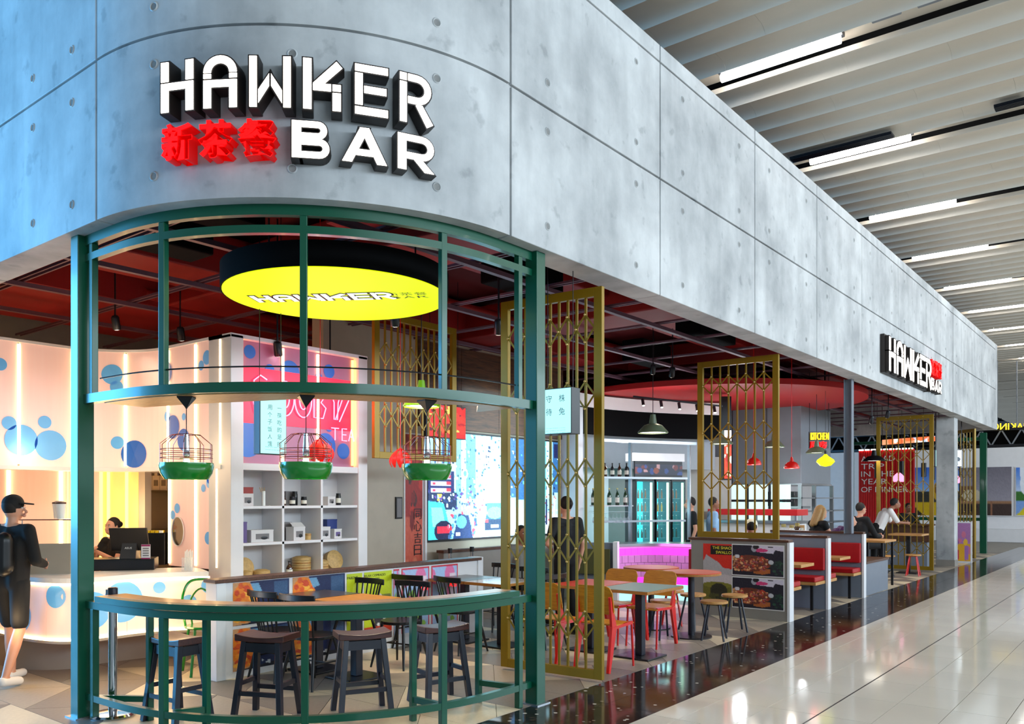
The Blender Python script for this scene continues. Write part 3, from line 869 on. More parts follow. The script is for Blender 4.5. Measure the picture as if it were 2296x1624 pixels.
# ================================================================ MAIN SIGN ON THE ROUNDED CORNER
glow('sign_white', (255, 247, 235), 5.)
glow('sign_red', (255, 0, 0), 3.)
mat('sign_return', (26, 18, 14), .5, var=.05)
mat('sign_red_return', (190, 0, 0), .5, var=.05, emit=(255, 0, 0), es=.25)
sg = thing('corner_sign', 'large lit white letters with red Chinese characters on the rounded corner', 'sign', (CC[0] + 1.6, CC[1] - 1.6, 4.0))
def curved_frame(a_mid, width, z0):
    a = math.radians(a_mid); n = Vector((math.cos(a), math.sin(a), 0)); tng = Vector((-math.sin(a), math.cos(a), 0))
    o = Vector((CC[0], CC[1], z0)) + n * (RR + .005) - tng * (width / 2)
    return lambda u, v, t: tuple(o + tng * u + Vector((0, 0, v)) + n * t)
RS = RR + .12
for ch, a0, a1 in (('H', -68.4, -62.2), ('A', -60.4, -54.6), ('W', -52.5, -45.7), ('K', -43.7, -37.3), ('E', -35.2, -29.6), ('R', -27.5, -21.4)):
    w, polys = LETTERS[ch]; wd = RS * math.radians(a1 - a0)
    letter(sg, polys, w, wd, .335, curved_frame((a0 + a1) / 2, wd, 4.285), .12, 'sign_white', 'sign_return', .010)
for ch, a0, a1 in (('B', -45.6, -39.2), ('A', -37.3, -29.7), ('R', -27.7, -21.0)):
    w, polys = BOLD[ch]; wd = RS * math.radians(a1 - a0)
    letter(sg, polys, w, wd, .245, curved_frame((a0 + a1) / 2, wd, 3.967), .10, 'sign_white', 'sign_return', .008)
for ch, a0, a1 in (('新', -68.7, -62.8), ('茶', -61.6, -55.6), ('餐', -54.6, -48.2)):
    a = math.radians((a0 + a1) / 2); n = Vector((math.cos(a), math.sin(a), 0)); tng = (-math.sin(a), math.cos(a), 0)
    wd = RS * math.radians(a1 - a0)
    b = text(ch, 'character', 'sign_red_return', sg, Vector((CC[0], CC[1], 4.09)) + n * (RR + .055), tng, (0, 0, 1), wd, .25, extrude=.05, off=.025, thick=.05)
    f = text(ch, 'character_face', 'sign_red', b, Vector((CC[0], CC[1], 4.09)) + n * (RR + .1075), tng, (0, 0, 1), wd, .25, extrude=.01, off=.025, thick=.003)
# second sign on the long front
s2 = thing('front_sign', 'smaller lit white lettering with red block on the long front', 'sign', (-3.95, 17.5, 4.0))
yw = 15.62
for ch in 'HAWKER':
    w, polys = LETTERS[ch]; wd = .46 * (w / .68)
    fr = lambda u, v, t, y=yw: (-3.995 + t, y + u, 3.955 + v)
    letter(s2, polys, w, wd, .60, fr, .13, 'sign_white', 'sign_return', .02); yw += wd + .082
MB().box(-3.99, -3.93, 15.54, 18.95, 3.92, 4.60).build('backing_tray', 'sign_return', s2, world=True)
for i, ch in enumerate('新茶餐'):
    b = text(ch, 'character', 'sign_red_return', s2, (-3.93, 19.10 + .34 * i, 4.44), (0, 1, 0), (0, 0, 1), .33, .33, extrude=.05, off=.025, thick=.06)
    text(ch, 'character_face', 'sign_red', b, (-3.865, 19.10 + .34 * i, 4.44), (0, 1, 0), (0, 0, 1), .33, .33, extrude=.01, off=.025, thick=.004)
yw = 18.96
for ch in 'BAR':
    w, polys = BOLD[ch]; wd = .30
    letter(s2, polys, w, wd, .24, (lambda u, v, t, y=yw: (-3.995 + t, y + u, 3.97 + v)), .12, 'sign_white', 'sign_return', .012); yw += .35

# ================================================================ ROUND YELLOW CEILING LIGHT BOX
glow('yellow_glow', (232, 255, 0), 1.0)
MATS['yellow_glow'].node_tree.nodes['Principled BSDF'].inputs['Base Color'].default_value = (.05, .06, 0, 1); MATS['yellow_glow'].node_tree.nodes['Principled BSDF'].inputs['Specular IOR Level'].default_value = .1
dx, dy = D(756, 7.25); ZD = 3.455; RD = .955
t = thing('round_light_box', 'big round glowing yellow light box with white lettering and black rim', 'light box', (dx, dy, ZD))
MB().lathe([(RD, .004), (RD + .01, .0), (RD + .012, .2), (RD - .03, .2)], 72).build('rim', 'dark_void', t, True)
MB().lathe([(RD - .004, -.003), (RD - .004, .003)], 72).build('glowing_face', 'yellow_glow', t)
for a in (30, 150, 270): MB().tube([(.7 * math.cos(math.radians(a)), .7 * math.sin(math.radians(a)), .2), (.7 * math.cos(math.radians(a)), .7 * math.sin(math.radians(a)), .5)], .008, 6).build('hanger', 'black_metal', t)
dr = math.radians(-6); xd = Vector((CR[0] * math.cos(dr) - CR[1] * math.sin(dr), CR[0] * math.sin(dr) + CR[1] * math.cos(dr), 0)); yd = Vector((0, 0, -1)).cross(xd) * 1
yd = -Vector((xd.y * -1, xd.x, 0)) * 1
glow('disc_white', (250, 255, 240), 1.6)
mat('disc_outline', (40, 60, 20), .6)
u0 = -.74
for ch in 'HAWKER':
    w, polys = LETTERS[ch]; wd = .175 * (w / .68)
    O = Vector((dx, dy, ZD)) + xd * u0 - yd * .09
    fr = lambda u, v, tt, O=O: tuple(O + xd * u + yd * (v) + Vector((0, 0, -tt)))
    letter(t, polys, w, wd, .22, fr, .006, 'disc_white', 'disc_outline', .016); u0 += wd + .028
for i, ch in enumerate('新茶餐'):
    text(ch, 'character', 'disc_outline', t, Vector((dx, dy, ZD - .006)) + xd * (.50 + .125 * i) + yd * .06, xd, yd, .11, .10, off=.0)
for i, ch in enumerate('BAR'):
    text(ch, 'character', 'disc_outline', t, Vector((dx, dy, ZD - .006)) + xd * (.50 + .125 * i) - yd * .05, xd, yd, .10, .07, off=.0)

# ================================================================ GOLD LATTICE SCREENS
def gate(label, w, h, nb, rows_, loc, rz, fw=.075, fd=.05, z0=.0, dz=.15):
    """vertical bars with rows of scissor lattice; x along width, origin at the bottom left corner"""
    t = thing('lattice_screen', label, 'screen', loc, rz, 'gold lattice screens')
    for x0, x1, a, b, nm in ((0, fw, 0, h, 'stile'), (w - fw, w, 0, h, 'stile'), (fw, w - fw, 0, fw, 'rail'), (fw, w - fw, h - fw, h, 'rail')):
        MB().box(x0, x1, -fd / 2, fd / 2, a, b).build(nm, 'gold_paint', t, bevel=.003)
    iw = w - 2 * fw; gp = iw / nb
    br = MB().box(-.011, .011, -.008, .008, fw, h - fw).mesh('upright_bar', 'gold_paint')
    st = MB().bar((0, -.012, 0), (gp, -.012, dz), .005, .017, up=(0, 0, 1)).mesh('lattice_strut', 'gold_paint')
    pin = MB().ell((0, 0, 0), (.011, .014, .011), 8, 6).mesh('pin', 'gold_pin', True)
    for i in range(1, nb): inst('upright_bar', br, t, (fw + gp * i, 0, 0))
    for zc in rows_:
        for i in range(nb):
            x = fw + gp * i; e = i % 2 == 0
            for s in (1, -1):
                if e: inst('lattice_strut', st, t, (x, 0, zc), (0, 0, 0), (1, 1, s))
                else: inst('lattice_strut', st, t, (x + gp, 0, zc), (0, 0, 0), (-1, 1, s))
            if e or i == nb: inst('pin', pin, t, (x, -.022, zc))
            else:
                for s in (1, -1): inst('pin', pin, t, (x, -.022, zc + s * dz))
    return t
gate('tall gold lattice screen behind the right green post', 1.14, 3.62, 10, [.49, 1.20, 1.91, 2.63, 3.25], (-5.22, 6.46, .03), .06, .085, dz=.128)
hg = gate('gold lattice screen hanging from the ceiling near the tea shelves', 1.42, 1.73, 12, [.51, 1.24], (-7.28, 6.62, 2.17), PI / 2, .08, dz=.13)
for yy in (6.8, 7.85): MB().tube([(yy - 6.62, 0, 1.7), (yy - 6.62, 0, 2.55)], .008, 6).build('hanger', 'black_metal', hg)
gate('gold lattice screen standing on the noodle poster partition', 1.22, 2.58, 8, [.83, 1.53, 2.22], (-5.48, 11.4, 1.13), 0., .085, dz=.13)
gate('gold lattice screen by the far concrete column', 1.26, 3.64, 8, [.51, 1.18, 1.96, 2.71, 3.45], (-5.56, 21.3, .02), 0., .09, dz=.15)
gate('narrow edge on gold lattice screen next to the far green post', 1.3, 3.64, 8, [.55, 1.15, 1.75, 2.4, 3.15], (-4.26, 26.35, .02), PI - .8, .09, dz=.15)
t = thing('far_green_frame', 'green steel frame at the far corner of the cafe', 'steel frame', (-4.5, 29.5, 0))
MB().box(-4.6, -4.42, 29.2, 29.38, 0, 3.73).build('post', 'green_paint', t, world=True)
for z in (3.5, 1.0): MB().box(-8.4, -4.5, 29.24, 29.34, z, z + .1).build('rail', 'green_paint', t, world=True)
MB().box(-8.5, -8.38, 29.2, 29.36, 0, 3.73).build('post', 'green_paint', t, world=True)
# ================================================================ TEA SHOP
glow('led_warm', (255, 214, 150), 8.)
glow('led_gold', (255, 190, 80), 6.)
mat('polycarbonate', (238, 208, 206), .35, var=.03, scale=3, emit=(255, 190, 160), es=.24, stretch=(6, 6, .3))
mat('polycarbonate_warm', (250, 206, 130), .4, var=.03, emit=(255, 186, 90), es=.5)
mat('dot_blue', (96, 172, 232), .35, var=.03, emit=(110, 180, 240), es=.12)
mat('dot_deep', (26, 96, 190), .35, var=.03, emit=(26, 96, 190), es=.06)
tea = thing('tea_shop_wall', 'glowing curved tea shop wall panels with blue dots and light strips', 'shop front', (-8.6, 4.95, 0))
TP = Path([(-9.7, 2.0), (-9.7, 4.2)] + arc((-8.95, 4.2), .75, 180, 90, 10)[1:] + [(-7.74, 4.95)])
ZT0, ZT1 = 2.05, 3.38
su = [TP.at_px(p) for p in (42, 163, 282, 378, 440)] + [TP.L - .03]
edges = [0.2] + su
for i in range(len(edges) - 1):
    MB().wallstrip(TP.cut(edges[i] + .012, edges[i + 1] - .012), 0, .02, ZT0, ZT1).build('light_panel', 'polycarbonate', tea, True, world=True)
for u in su:
    x, y = TP.at(u, -.008); MB().cbox((x, y, (ZT0 + ZT1) / 2), (.022, .022, ZT1 - ZT0 - .04), .7).build('led_strip', 'led_warm', tea, world=True)
MB().wallstrip(TP.cut(.2, TP.L), -.01, .06, ZT1, ZT1 + .03).build('top_trim', 'white_laminate', tea, True, world=True)
MB().wallstrip(TP.cut(.2, TP.L), -.03, .25, ZT0 - .04, ZT0).build('bottom_trim', 'white_laminate', tea, True, world=True)
def dots(path, lst, z_of, off, parent, mt, deep=()):
    for k, (u, z, r) in enumerate(lst):
        vs = [(*path.at(u, off), z)]; n = 26
        for i in range(n):
            a = 2 * PI * i / n; vs.append((*path.at(u + r * math.cos(a), off), z + r * math.sin(a)))
        MB().add(vs, [(0, i + 1, (i + 1) % n + 1) for i in range(n)]).build('blue_dot', 'dot_deep' if k in deep else mt, parent, world=True)
def dpx(path, px, py):
    u = path.at_px(px); x, y = path.at(u); d = x * CF[0] + y * CF[1]
    return u, CAMH + (HY - py) / FPX * d, d / FPX
lst = []
for px, py, rp_ in [(47, 987, 34), (113, 999, 33), (20, 949, 15), (100, 947, 14), (0, 817, 14), (252, 840, 22), (262, 868, 14), (264, 993, 14), (302, 1040, 30), (372, 836, 26), (376, 934, 12), (388, 958, 26), (412, 986, 24), (413, 935, 8), (465, 802, 16), (452, 820, 11), (474, 1013, 8)]:
    u, z, k = dpx(TP, px, py); lst.append((u, max(min(z, ZT1 - .02 - rp_ * k), ZT0 + rp_ * k + .003) if py != 1040 else ZT0 + .16, rp_ * k * 1.02))
dots(TP, lst, None, -.006, tea, 'dot_blue', (8, 9, 11, 12))
# panel beside the counter with oval window (below the band, right of the opening)
u0, u1 = TP.at_px(378), TP.L
MB().wallstrip(TP.cut(u0, u1), 0, .05, .95, ZT0 - .04).build('lower_light_panel', 'polycarbonate', tea, True, world=True)
for px in (381, 440, 488):
    u = TP.at_px(px); x, y = TP.at(u, -.006); MB().cbox((x, y, (.95 + ZT0) / 2), (.022, .022, ZT0 - 1.0), .7).build('led_strip', 'led_warm', tea, world=True)
lst = []
for px, py, rp_ in [(398, 1140, 10), (388, 1155, 9), (470, 1083, 11), (457, 1095, 8), (468, 1207, 13), (470, 1075, 9)]:
    u, z, k = dpx(TP, px, py); lst.append((u, z, rp_ * k * 1.1))
dots(TP, lst, None, -.006, tea, 'dot_blue')
u, z, k = dpx(TP, 401, 1192)
ov = MB(); vs = [(*TP.at(u, -.012), z)]; n = 30
for i in range(n): a = 2 * PI * i / n; vs.append((*TP.at(u + 24 * k * math.cos(a), -.012), z + 32 * k * math.sin(a)))
ov.add(vs, [(0, i + 1, (i + 1) % n + 1) for i in range(n)]); ov.build('oval_mirror', 'mirror', tea, world=True)
ring = [(*TP.at(u + 24.5 * k * math.cos(2 * PI * i / 30), -.014), z + 32.5 * k * math.sin(2 * PI * i / 30)) for i in range(30)]
MB().tube(ring, .006, 6, closed=True).build('mirror_rim', 'white_laminate', tea, True, world=True)
# back wall of the shop
tb = thing('tea_back_wall', 'warm lit back wall behind the tea counter', 'wall panel', (-10.6, 5.4, 0))
BP = Path([D(-60, 11.0), D(0, 11.0), D(150, 11.2), D(240, 10.9), D(312, 10.4)])
us = [BP.at_px(p) for p in (-40, 20, 137, 229, 246, 287, 311)]
for i in range(6):
    MB().wallstrip(BP.cut(us[i] + .01, us[i + 1] - .01), 0, .03, 0.0, 2.6).build('light_panel', 'polycarbonate_warm' if i >= 3 else 'polycarbonate', tb, True, world=True)
for i in (1, 2, 3, 4, 5):
    x, y = BP.at(us[i], -.015); MB().cbox((x, y, 1.3), (.03, .03, 2.5), .5).build('led_strip', 'led_gold' if i >= 3 else 'led_warm', tb, world=True)
a, b = D(311, 10.4), D(325, 10.3)
MB().wallstrip([a, b], 0, .08, 0, 2.6).build('door_jamb', 'beige_wall', tb, world=True)
# storage niche right of the back wall: shelf with white boxes
a, b = D(320, 11.6), D(384, 11.6)
sr = thing('storage_rack', 'dark storage rack with white boxes behind the till', 'rack', (a[0], a[1], 0))
MB().wallstrip([a, b], 0, .05, 0, 2.7).build('back_panel', 'cardboard_grey', sr, world=True)
a2, b2 = D(318, 11.25), D(384, 11.25)
for z in (.9, 1.25, 1.78): MB().wallstrip([a2, b2], 0, .33, z, z + .03).build('rack_shelf', 'dark_laminate', sr, world=True)
MB().wallstrip([a2, b2], .3, .34, 2.05, 2.7).build('tiled_panel', 'white_laminate', sr, world=True)
for i in range(4):
    q = D(319 + 17 * i, 11.36)
    t = thing('white_carton', 'white carton on the upper shelf behind the till, %s' % ('leftmost', 'second from left', 'third from left', 'rightmost')[i], 'carton', (q[0], q[1], 1.81), YAW, 'white cartons behind the till')
    MB().box(-.05, .05, -.05, .05, 0, .20).build('carton_body', 'cardboard_white', t, bevel=.004)
    MB().box(-.02, .02, -.052, .0, .20, .235).build('carton_handle', 'cardboard_white', t)
    MB().box(-.03, .03, -.0515, -.05, .06, .14).build('carton_print', 'cardboard_grey', t)
# counter
CP = Path(smooth_path([D(-60, 8.75), D(0, 8.3), D(64, 7.95), D(140, 7.78), D(206, 7.90), D(323, 8.30), D(425, 8.48), D(470, 8.52)], 5))
tc = thing('tea_counter', 'curved glowing tea counter with blue dots and grey plinth', 'counter', (-8.3, 4.2, 0))
ct_ = offset_path(CP.p, -.04) + offset_path(CP.p, .58)[::-1]
MB().prism([(a_, min(b_, 4.92)) for a_, b_ in ct_], .91, .955).build('counter_top', 'white_laminate', tc, world=True)
uu = [CP.L * i / 4 for i in range(5)]
for i in range(4): MB().wallstrip(CP.cut(uu[i] + .002, uu[i + 1] - .002), 0, .04, .37, .905).build('light_panel', 'polycarbonate', tc, True, world=True)
for z in (.895, .375): MB().tube([(*p, z) for p in offset_path(CP.p, -.012)], .012, 6).build('led_strip', 'led_warm', tc, True, world=True)
MB().wallstrip(CP.p, -.02, .1, .34, .365).build('ledge', 'concrete_plinth', tc, True, world=True)
MB().wallstrip(smooth_path([D(-60, 8.95), D(0, 8.5), D(32, 8.33), D(97, 8.25), D(158, 8.31), D(216, 8.54), D(326, 8.87), D(420, 9.0)], 5), 0, .05, 0, .345).build('plinth', 'concrete_plinth', tc, True, world=True)
lst = []
for px, py, rp_ in [(124, 1322, 26), (20, 1385, 30), (50, 1380, 36), (206, 1370, 42), (275, 1350, 46), (357, 1318, 13), (424, 1350, 16), (478, 1306, 18)]:
    u, z, k = dpx(CP, px, py); r = rp_ * k; lst.append((u, min(max(z, .4 + r), .89 - r), r))
dots(CP, lst, None, -.004, tc, 'dot_blue')
for (px, d, w) in ((30, 7.5, 7), (200, 7.4, 9), (380, 8.0, 9)):
    x, y = D(px, d); point('counter_led_light', (x, y, .62), w, (1, .68, .36), .15)
for (px, d, z, w) in ((60, 8.9, 2.2, 3), (300, 8.9, 2.2, 3), (440, 8.4, 2.2, 3), (150, 10.2, 1.6, 14), (270, 10.0, 1.5, 12), (225, 8.9, 1.95, 7)):  # last entry is a fill added to brighten the cashier
    x, y = D(px, d); point('panel_led_and_fill', (x, y, z), w, (1, .72, .42), .12)
# things on the counter
q = D(268, 8.75)
t = thing('cash_box', 'long black cash drawer box on the tea counter', 'cash drawer', (q[0], q[1], .955), .95)
MB().box(-.36, .36, -.17, .17, 0, .12).build('drawer_body', 'black_plastic', t, bevel=.008)
MB().box(-.35, .35, -.176, -.17, .02, .1).build('drawer_front', 'black_metal', t)
q = D(290, 8.68)
t = thing('till_monitor', 'black till monitor seen from behind, brand plate on its stand', 'monitor', (q[0], q[1], 1.075), .80)
MB().bar((0, 0, .24), (0, .0, .241), .01, .01).build('hinge', 'black_metal', t)
vs = MB().box(-.19, .19, -.012, .012, -.12, .12); v2 = []
for p in vs.v: v2.append((p[0], p[1] + p[2] * -.35, p[2] + .20))
vs.v = v2; vs.build('screen_back', 'black_plastic', t, bevel=.006)
MB().add([(-.08, -.06, .0), (.08, -.06, .0), (.07, .02, .2), (-.07, .02, .2), (-.08, .06, 0), (.08, .06, 0), (.07, .06, .2), (-.07, .06, .2)], [(0, 1, 2, 3), (4, 7, 6, 5), (0, 4, 5, 1), (1, 5, 6, 2), (2, 6, 7, 3), (3, 7, 4, 0)]).build('stand', 'dark_laminate', t)
text('ASUS', 'brand_lettering', 'lamp_white', t, wmat(t) @ Vector((0, -.035, .11)), wmat(t).to_3x3() @ Vector((1, 0, 0)), wmat(t).to_3x3() @ Vector((0, .35, 1)), .07)
q = D(327, 8.6)
t = thing('notice_card', 'white card with magenta top standing beside the till monitor', 'notice', (q[0], q[1], 1.075), .8)
MB().box(-.045, .045, -.003, .003, 0, .15).build('card', 'white_laminate', t)
mat('magenta_print', (150, 20, 90), .5)
for z0, z1 in ((.13, .148), (0, .012)): MB().box(-.044, .044, -.0045, -.003, z0, z1).build('magenta_band', 'magenta_print', t)
for i in range(4): MB().box(-.03, .03, -.0042, -.003, .03 + .024 * i, .042 + .024 * i).build('print_line', 'cardboard_grey', t)
q = D(348, 9.4)
t = thing('till_keypad', 'black till stand with yellow keys at the back of the counter', 'keypad', (q[0], q[1], .955), .8)
MB().box(-.13, .13, -.1, .1, 0, .36).build('stand_body', 'black_plastic', t, bevel=.006)
mat('yellow_key', (214, 180, 20), .4)
for i in range(5):
    for j in range(2): MB().box(-.11 + .045 * i, -.075 + .045 * i, -.10 + .05 * j, -.06 + .05 * j, .36, .385).build('key', 'yellow_key' if (i + j) % 4 else 'lamp_white', t)
q = D(422, 8.55)
t = thing('straw_holder', 'clear straw holder standing by the oval mirror', 'straw holder', (q[0], q[1], .955), .5)
MB().box(-.05, .05, -.04, .04, 0, .14).build('holder_box', 'glass_clear', t)
for i in range(8): MB().tube([(-.04 + .0115 * i, 0, .005), (-.04 + .0115 * i, .01, .20 + .01 * (i % 3))], .004, 6).build('straw', 'lamp_white', t)
q = D(104, 8.2)
t = thing('sneeze_guard', 'pale beige counter screen box beside the customer', 'counter screen', (q[0], q[1], .955), .85)
MB().box(-.22, .22, -.01, .01, 0, .30).build('front_board', 'beige_wall', t)
MB().box(-.24, .26, -.03, .10, .53, .54).build('glass_shelf', 'glass_clear', t); MB().box(-.24, .26, -.034, -.03, .53, .54).build('shelf_edge', 'walnut', t)
for x in (-.23, .25): MB().tube([(x, .03, 0), (x, .03, .53)], .006, 6).build('support_rod', 'chrome', t)
for i, (px, z) in enumerate(((125, 1.50), (132, 1.50))):
    q = D(px + 4, 8.25 + .12 * (1 - i))
    t = thing('takeaway_cup', 'clear takeaway cup with dark lid on the glass shelf, %s' % ('behind', 'in front')[i], 'cup', (q[0], q[1], 1.496), 0, 'takeaway cups on the glass shelf')
    MB().lathe([(.032, 0), (.048, .15), (.046, .15), (.03, .004)], 18).build('cup_body', 'lamp_white', t, True)
    MB().lathe([(.05, .15), (.05, .165), (.03, .172), (.012, .178)], 18).build('lid', 'walnut', t, True)

# ================================================================ NEON PANEL AND CUBE SHELVES
XS = -7.62
wp = thing('shelf_wall', 'white cube shelf wall under a pink neon tea sign', 'shelf unit', (XS, 5.8, 0))
MB().box(-7.99, XS + .04, 4.94, 5.09, 0, 3.40).build('side_pillar', 'white_laminate', wp, bevel=.005, world=True)
MB().box(-7.99, XS + .04, 6.66, 6.80, 0, 3.40).build('side_pillar', 'white_laminate', wp, bevel=.005, world=True)
MB().box(-7.99, XS + .04, 4.94, 6.80, 3.37, 3.41).build('top_trim', 'white_laminate', wp, world=True)
MB().box(-7.99, XS + .03, 5.09, 6.66, 2.0, 2.07).build('middle_trim', 'white_laminate', wp, world=True)
mat('pink_panel', (150, 104, 134), .35, var=.04, emit=(255, 80, 110), es=.05)
mat('neon_glow_paint', (230, 30, 70), .4, var=.05, emit=(255, 6, 46), es=.8)
MB().box(XS - .08, XS - .05, 5.09, 6.66, 2.07, 3.37).build('sign_panel', 'pink_panel', wp, world=True)
for y in (5.115, 5.64, 6.12, 6.635): MB().box(XS - .05, XS - .03, y - .012, y + .012, 2.09, 3.35).build('led_strip', 'led_gold' if y in (5.115, 6.635) else 'led_warm', wp, world=True)
WPp = Path([(XS - .046, 5.09), (XS - .046, 6.66)])
for k, (px, py, rp_) in enumerate([(560, 789, 14), (605, 829, 11), (650, 835, 24), (738, 833, 14), (555, 985, 37), (668, 946, 11), (738, 960, 8), (730, 1000, 26), (770, 1012, 16), (715, 845, 8)]):
    y, z = PX(px, py, XS - .046); d = (XS * CF[0] + y * CF[1]) / FPX; r = rp_ * d * 1.1
    n = 26; vs = [(XS - .046, y, z)] + [(XS - .046, y + r * math.cos(2 * PI * i / n), z + r * math.sin(2 * PI * i / n)) for i in range(n)]
    MB().add(vs, [(0, i + 1, (i + 1) % n + 1) for i in range(n)]).build('blue_dot', 'dot_deep', wp, world=True)
# neon lettering: bubbly outline letters and TEA (drawn as bent glass tubes)
glow('neon_pink', (255, 90, 120), 7.)
ns = thing('neon_sign', 'pink neon bubble lettering over TEA above the white shelves', 'neon sign', (XS, 5.9, 2.5))
MB().box(XS - .0455, XS - .043, 5.14, 6.61, 2.50, 3.10).build('neon_glow_board', 'neon_glow_paint', ns, world=True)  # emissive board painting the red glow around the neon tubes
def neon(pts, closed=False, nm='neon_tube'):
    MB().tube([(XS - .02, y, z) for y, z in pts], .007, 6, closed=closed).build(nm, 'neon_pink', ns, True, world=True)
def loop(cy, cz, ry, rz_, n=22, a0=0, a1=360): return [(cy + ry * math.cos(math.radians(a0 + (a1 - a0) * i / n)), cz + rz_ * math.sin(math.radians(a0 + (a1 - a0) * i / n))) for i in range(n + (a1 - a0 < 360))]
neon([(5.42, 2.98), (5.34, 3.02), (5.26, 2.96), (5.24, 2.78), (5.28, 2.62), (5.38, 2.60), (5.46, 2.66), (5.46, 2.80), (5.38, 2.80)])
for cy in (5.66, 5.90):
    neon(loop(cy, 2.80, .115, .19), True); neon(loop(cy, 2.80, .05, .10), True)
neon([(6.05, 2.62), (6.05, 2.98), (6.18, 2.98), (6.21, 2.88), (6.15, 2.80), (6.22, 2.74), (6.18, 2.62)], True)
neon([(6.27, 2.98), (6.34, 2.82), (6.34, 2.62), (6.39, 2.62), (6.40, 2.82), (6.46, 2.98)]); neon([(6.36, 2.62), (6.5, 2.95)]); neon([(6.42, 2.60), (6.58, 2.9)])
def stroke(pts): neon(pts, nm='neon_tube')
stroke([(6.30, 2.52), (6.41, 2.52)]); stroke([(6.355, 2.52), (6.355, 2.38)])
stroke([(6.53, 2.52), (6.46, 2.52), (6.46, 2.38), (6.53, 2.38)]); stroke([(6.46, 2.45), (6.52, 2.45)])
stroke([(6.56, 2.38), (6.60, 2.52), (6.64, 2.38)]); stroke([(6.575, 2.43), (6.625, 2.43)])
for y, z, w in ((5.5, 2.8, 8), (6.2, 2.8, 8)): point('neon_light', (XS + .18, y, z), w * .8, (1, .08, .2), .1)
# cube shelves
zs = [.42, .83, 1.23, 1.62, 2.0]; ys = [5.09, 5.60, 6.13, 6.66]
MB().box(-7.99, -7.97, 5.09, 6.66, .3, 2.0).build('back_board', 'white_laminate', wp, world=True)
for z in zs[:-1]: MB().box(-7.97, XS + .02, 5.09, 6.66, z - .03, z).build('shelf', 'white_laminate', wp, bevel=.002, world=True)
for y in ys[1:-1]: MB().box(-7.97, XS + .02, y - .015, y + .015, .3, 2.0).build('divider', 'white_laminate', wp, bevel=.002, world=True)
MB().box(-7.99, XS + .02, 5.09, 6.66, 0, .39).build('kick_board', 'white_laminate', wp, world=True)
for y in (5.35, 5.87, 6.4): point('shelf_light', (XS + .9, y, 2.7), 4, (.8, .85, 1), .15)  # fill points in front of the shelves, no fitting there
# goods on the shelves: (kind, y, shelf row from the top, depth, size, label)
ROW = {1: 1.62, 2: 1.23, 3: .83}
def carton(y, row, x, w, d, h, mt, label, rz=0., prt=None, name='carton', dz=0.):
    t = thing(name, label, 'box', (x, y, ROW[row] + dz), rz, 'goods on the cube shelves')
    MB().box(-d / 2, d / 2, -w / 2, w / 2, 0, h).build('box_body', mt, t, bevel=.003)
    MB().box(-d / 2 - .001, d / 2 + .001, -w / 2 - .001, w / 2 + .001, h - .012, h + .002).build('box_lid', mt, t)
    if prt:
        MB().box(d / 2, d / 2 + .001, -w * .3, w * .3, h * .25, h * .7).build('print_patch', prt, t)
        MB().ell((d / 2 + .001, w * .08, h * .35), (.002, w * .16, h * .14), 12, 6).build('print_bowl', 'black_plastic', t)
    return t
mat('box_red', (150, 40, 26), .5); mat('box_purple', (96, 76, 130), .5); mat('box_blue', (16, 46, 120), .5); mat('fan_tan', (196, 158, 120), .6)
carton(5.19, 1, -7.70, .14, .10, .13, 'cardboard_white', 'small white carton in the top left cube', 0, 'cardboard_grey')
carton(5.29, 1, -7.86, .15, .10, .20, 'box_red', 'tall red box behind the small white carton, top left cube')
t = thing('chopstick_jar', 'white cylinder of chopsticks in the top left cube', 'jar', (-7.76, 5.46, 1.62), 0, 'goods on the cube shelves')
MB().lathe([(.02, 0), (.02, .16), (.017, .16)], 14).build('jar_body', 'lamp_white', t, True)
for i in range(3): MB().tube([(.0, -.03 + .02 * i, .15), (.0, -.05 + .03 * i, .20)], .004, 6).build('chopstick', 'bamboo', t)
carton(5.70, 1, -7.84, .06, .06, .21, 'box_red', 'tall slim red bottle box in the top middle cube')
def bottle(name, label, x, y, z, r, h, mt='glass_brown', lab='paper_label', grp='goods on the cube shelves', cap='black_plastic', cat='bottle'):
    t = thing(name, label, cat, (x, y, z), 0, grp)
    bb_ = MB().lathe([(r * .9, 0), (r, .006), (r, h * .55), (r * .8, h * .66), (r * .36, h * .78), (r * .34, h * .94)], 14).build('bottle_body', mt, t, True)
    MB().lathe([(r * .4, h * .93), (r * .4, h), (r * .3, h)], 12).build('bottle_cap', cap, t, True)
    MB().lathe([(r * 1.015, h * .16), (r * 1.015, h * .46)], 14, cap=False).build('bottle_label', lab, bb_, True)
    return t
bottle('sauce_bottle', 'dark sauce bottle with spotted label, top middle cube at the left', -7.70, 5.68, 1.62, .024, .13, 'glass_brown')
def jar(label, x, y, z, r, h, mt, lid='black_plastic', lab='paper_label'):
    t = thing('sauce_jar', label, 'jar', (x, y, z), 0, 'goods on the cube shelves')
    MB().lathe([(r * .92, 0), (r, .006), (r, h * .8), (r * .85, h * .86)], 16).build('jar_body', mt, t, True)
    MB().lathe([(r * .9, h * .85), (r * .9, h), (r * .8, h)], 16).build('lid', lid, t, True)
    MB().lathe([(r * 1.015, h * .2), (r * 1.015, h * .6)], 16, cap=False).build('jar_label', lab, t, True)
jar('black jar with pale label in the top middle cube, left one', -7.72, 5.81, 1.62, .033, .10, 'black_plastic')
jar('tall black tin standing behind the jars, top middle cube', -7.82, 5.92, 1.62, .032, .16, 'black_plastic', lab='black_metal')
jar('black jar with pale label in the top middle cube, right one', -7.72, 5.97, 1.62, .033, .10, 'black_plastic')
carton(5.90, 1, -7.90, .12, .05, .16, 'cardboard_grey', 'grey box behind the black jars in the top middle cube')
t = thing('paper_fan', 'tan folding fan leaning in the top right cube', 'fan', (-7.80, 6.21, 1.62), 0, 'goods on the cube shelves')
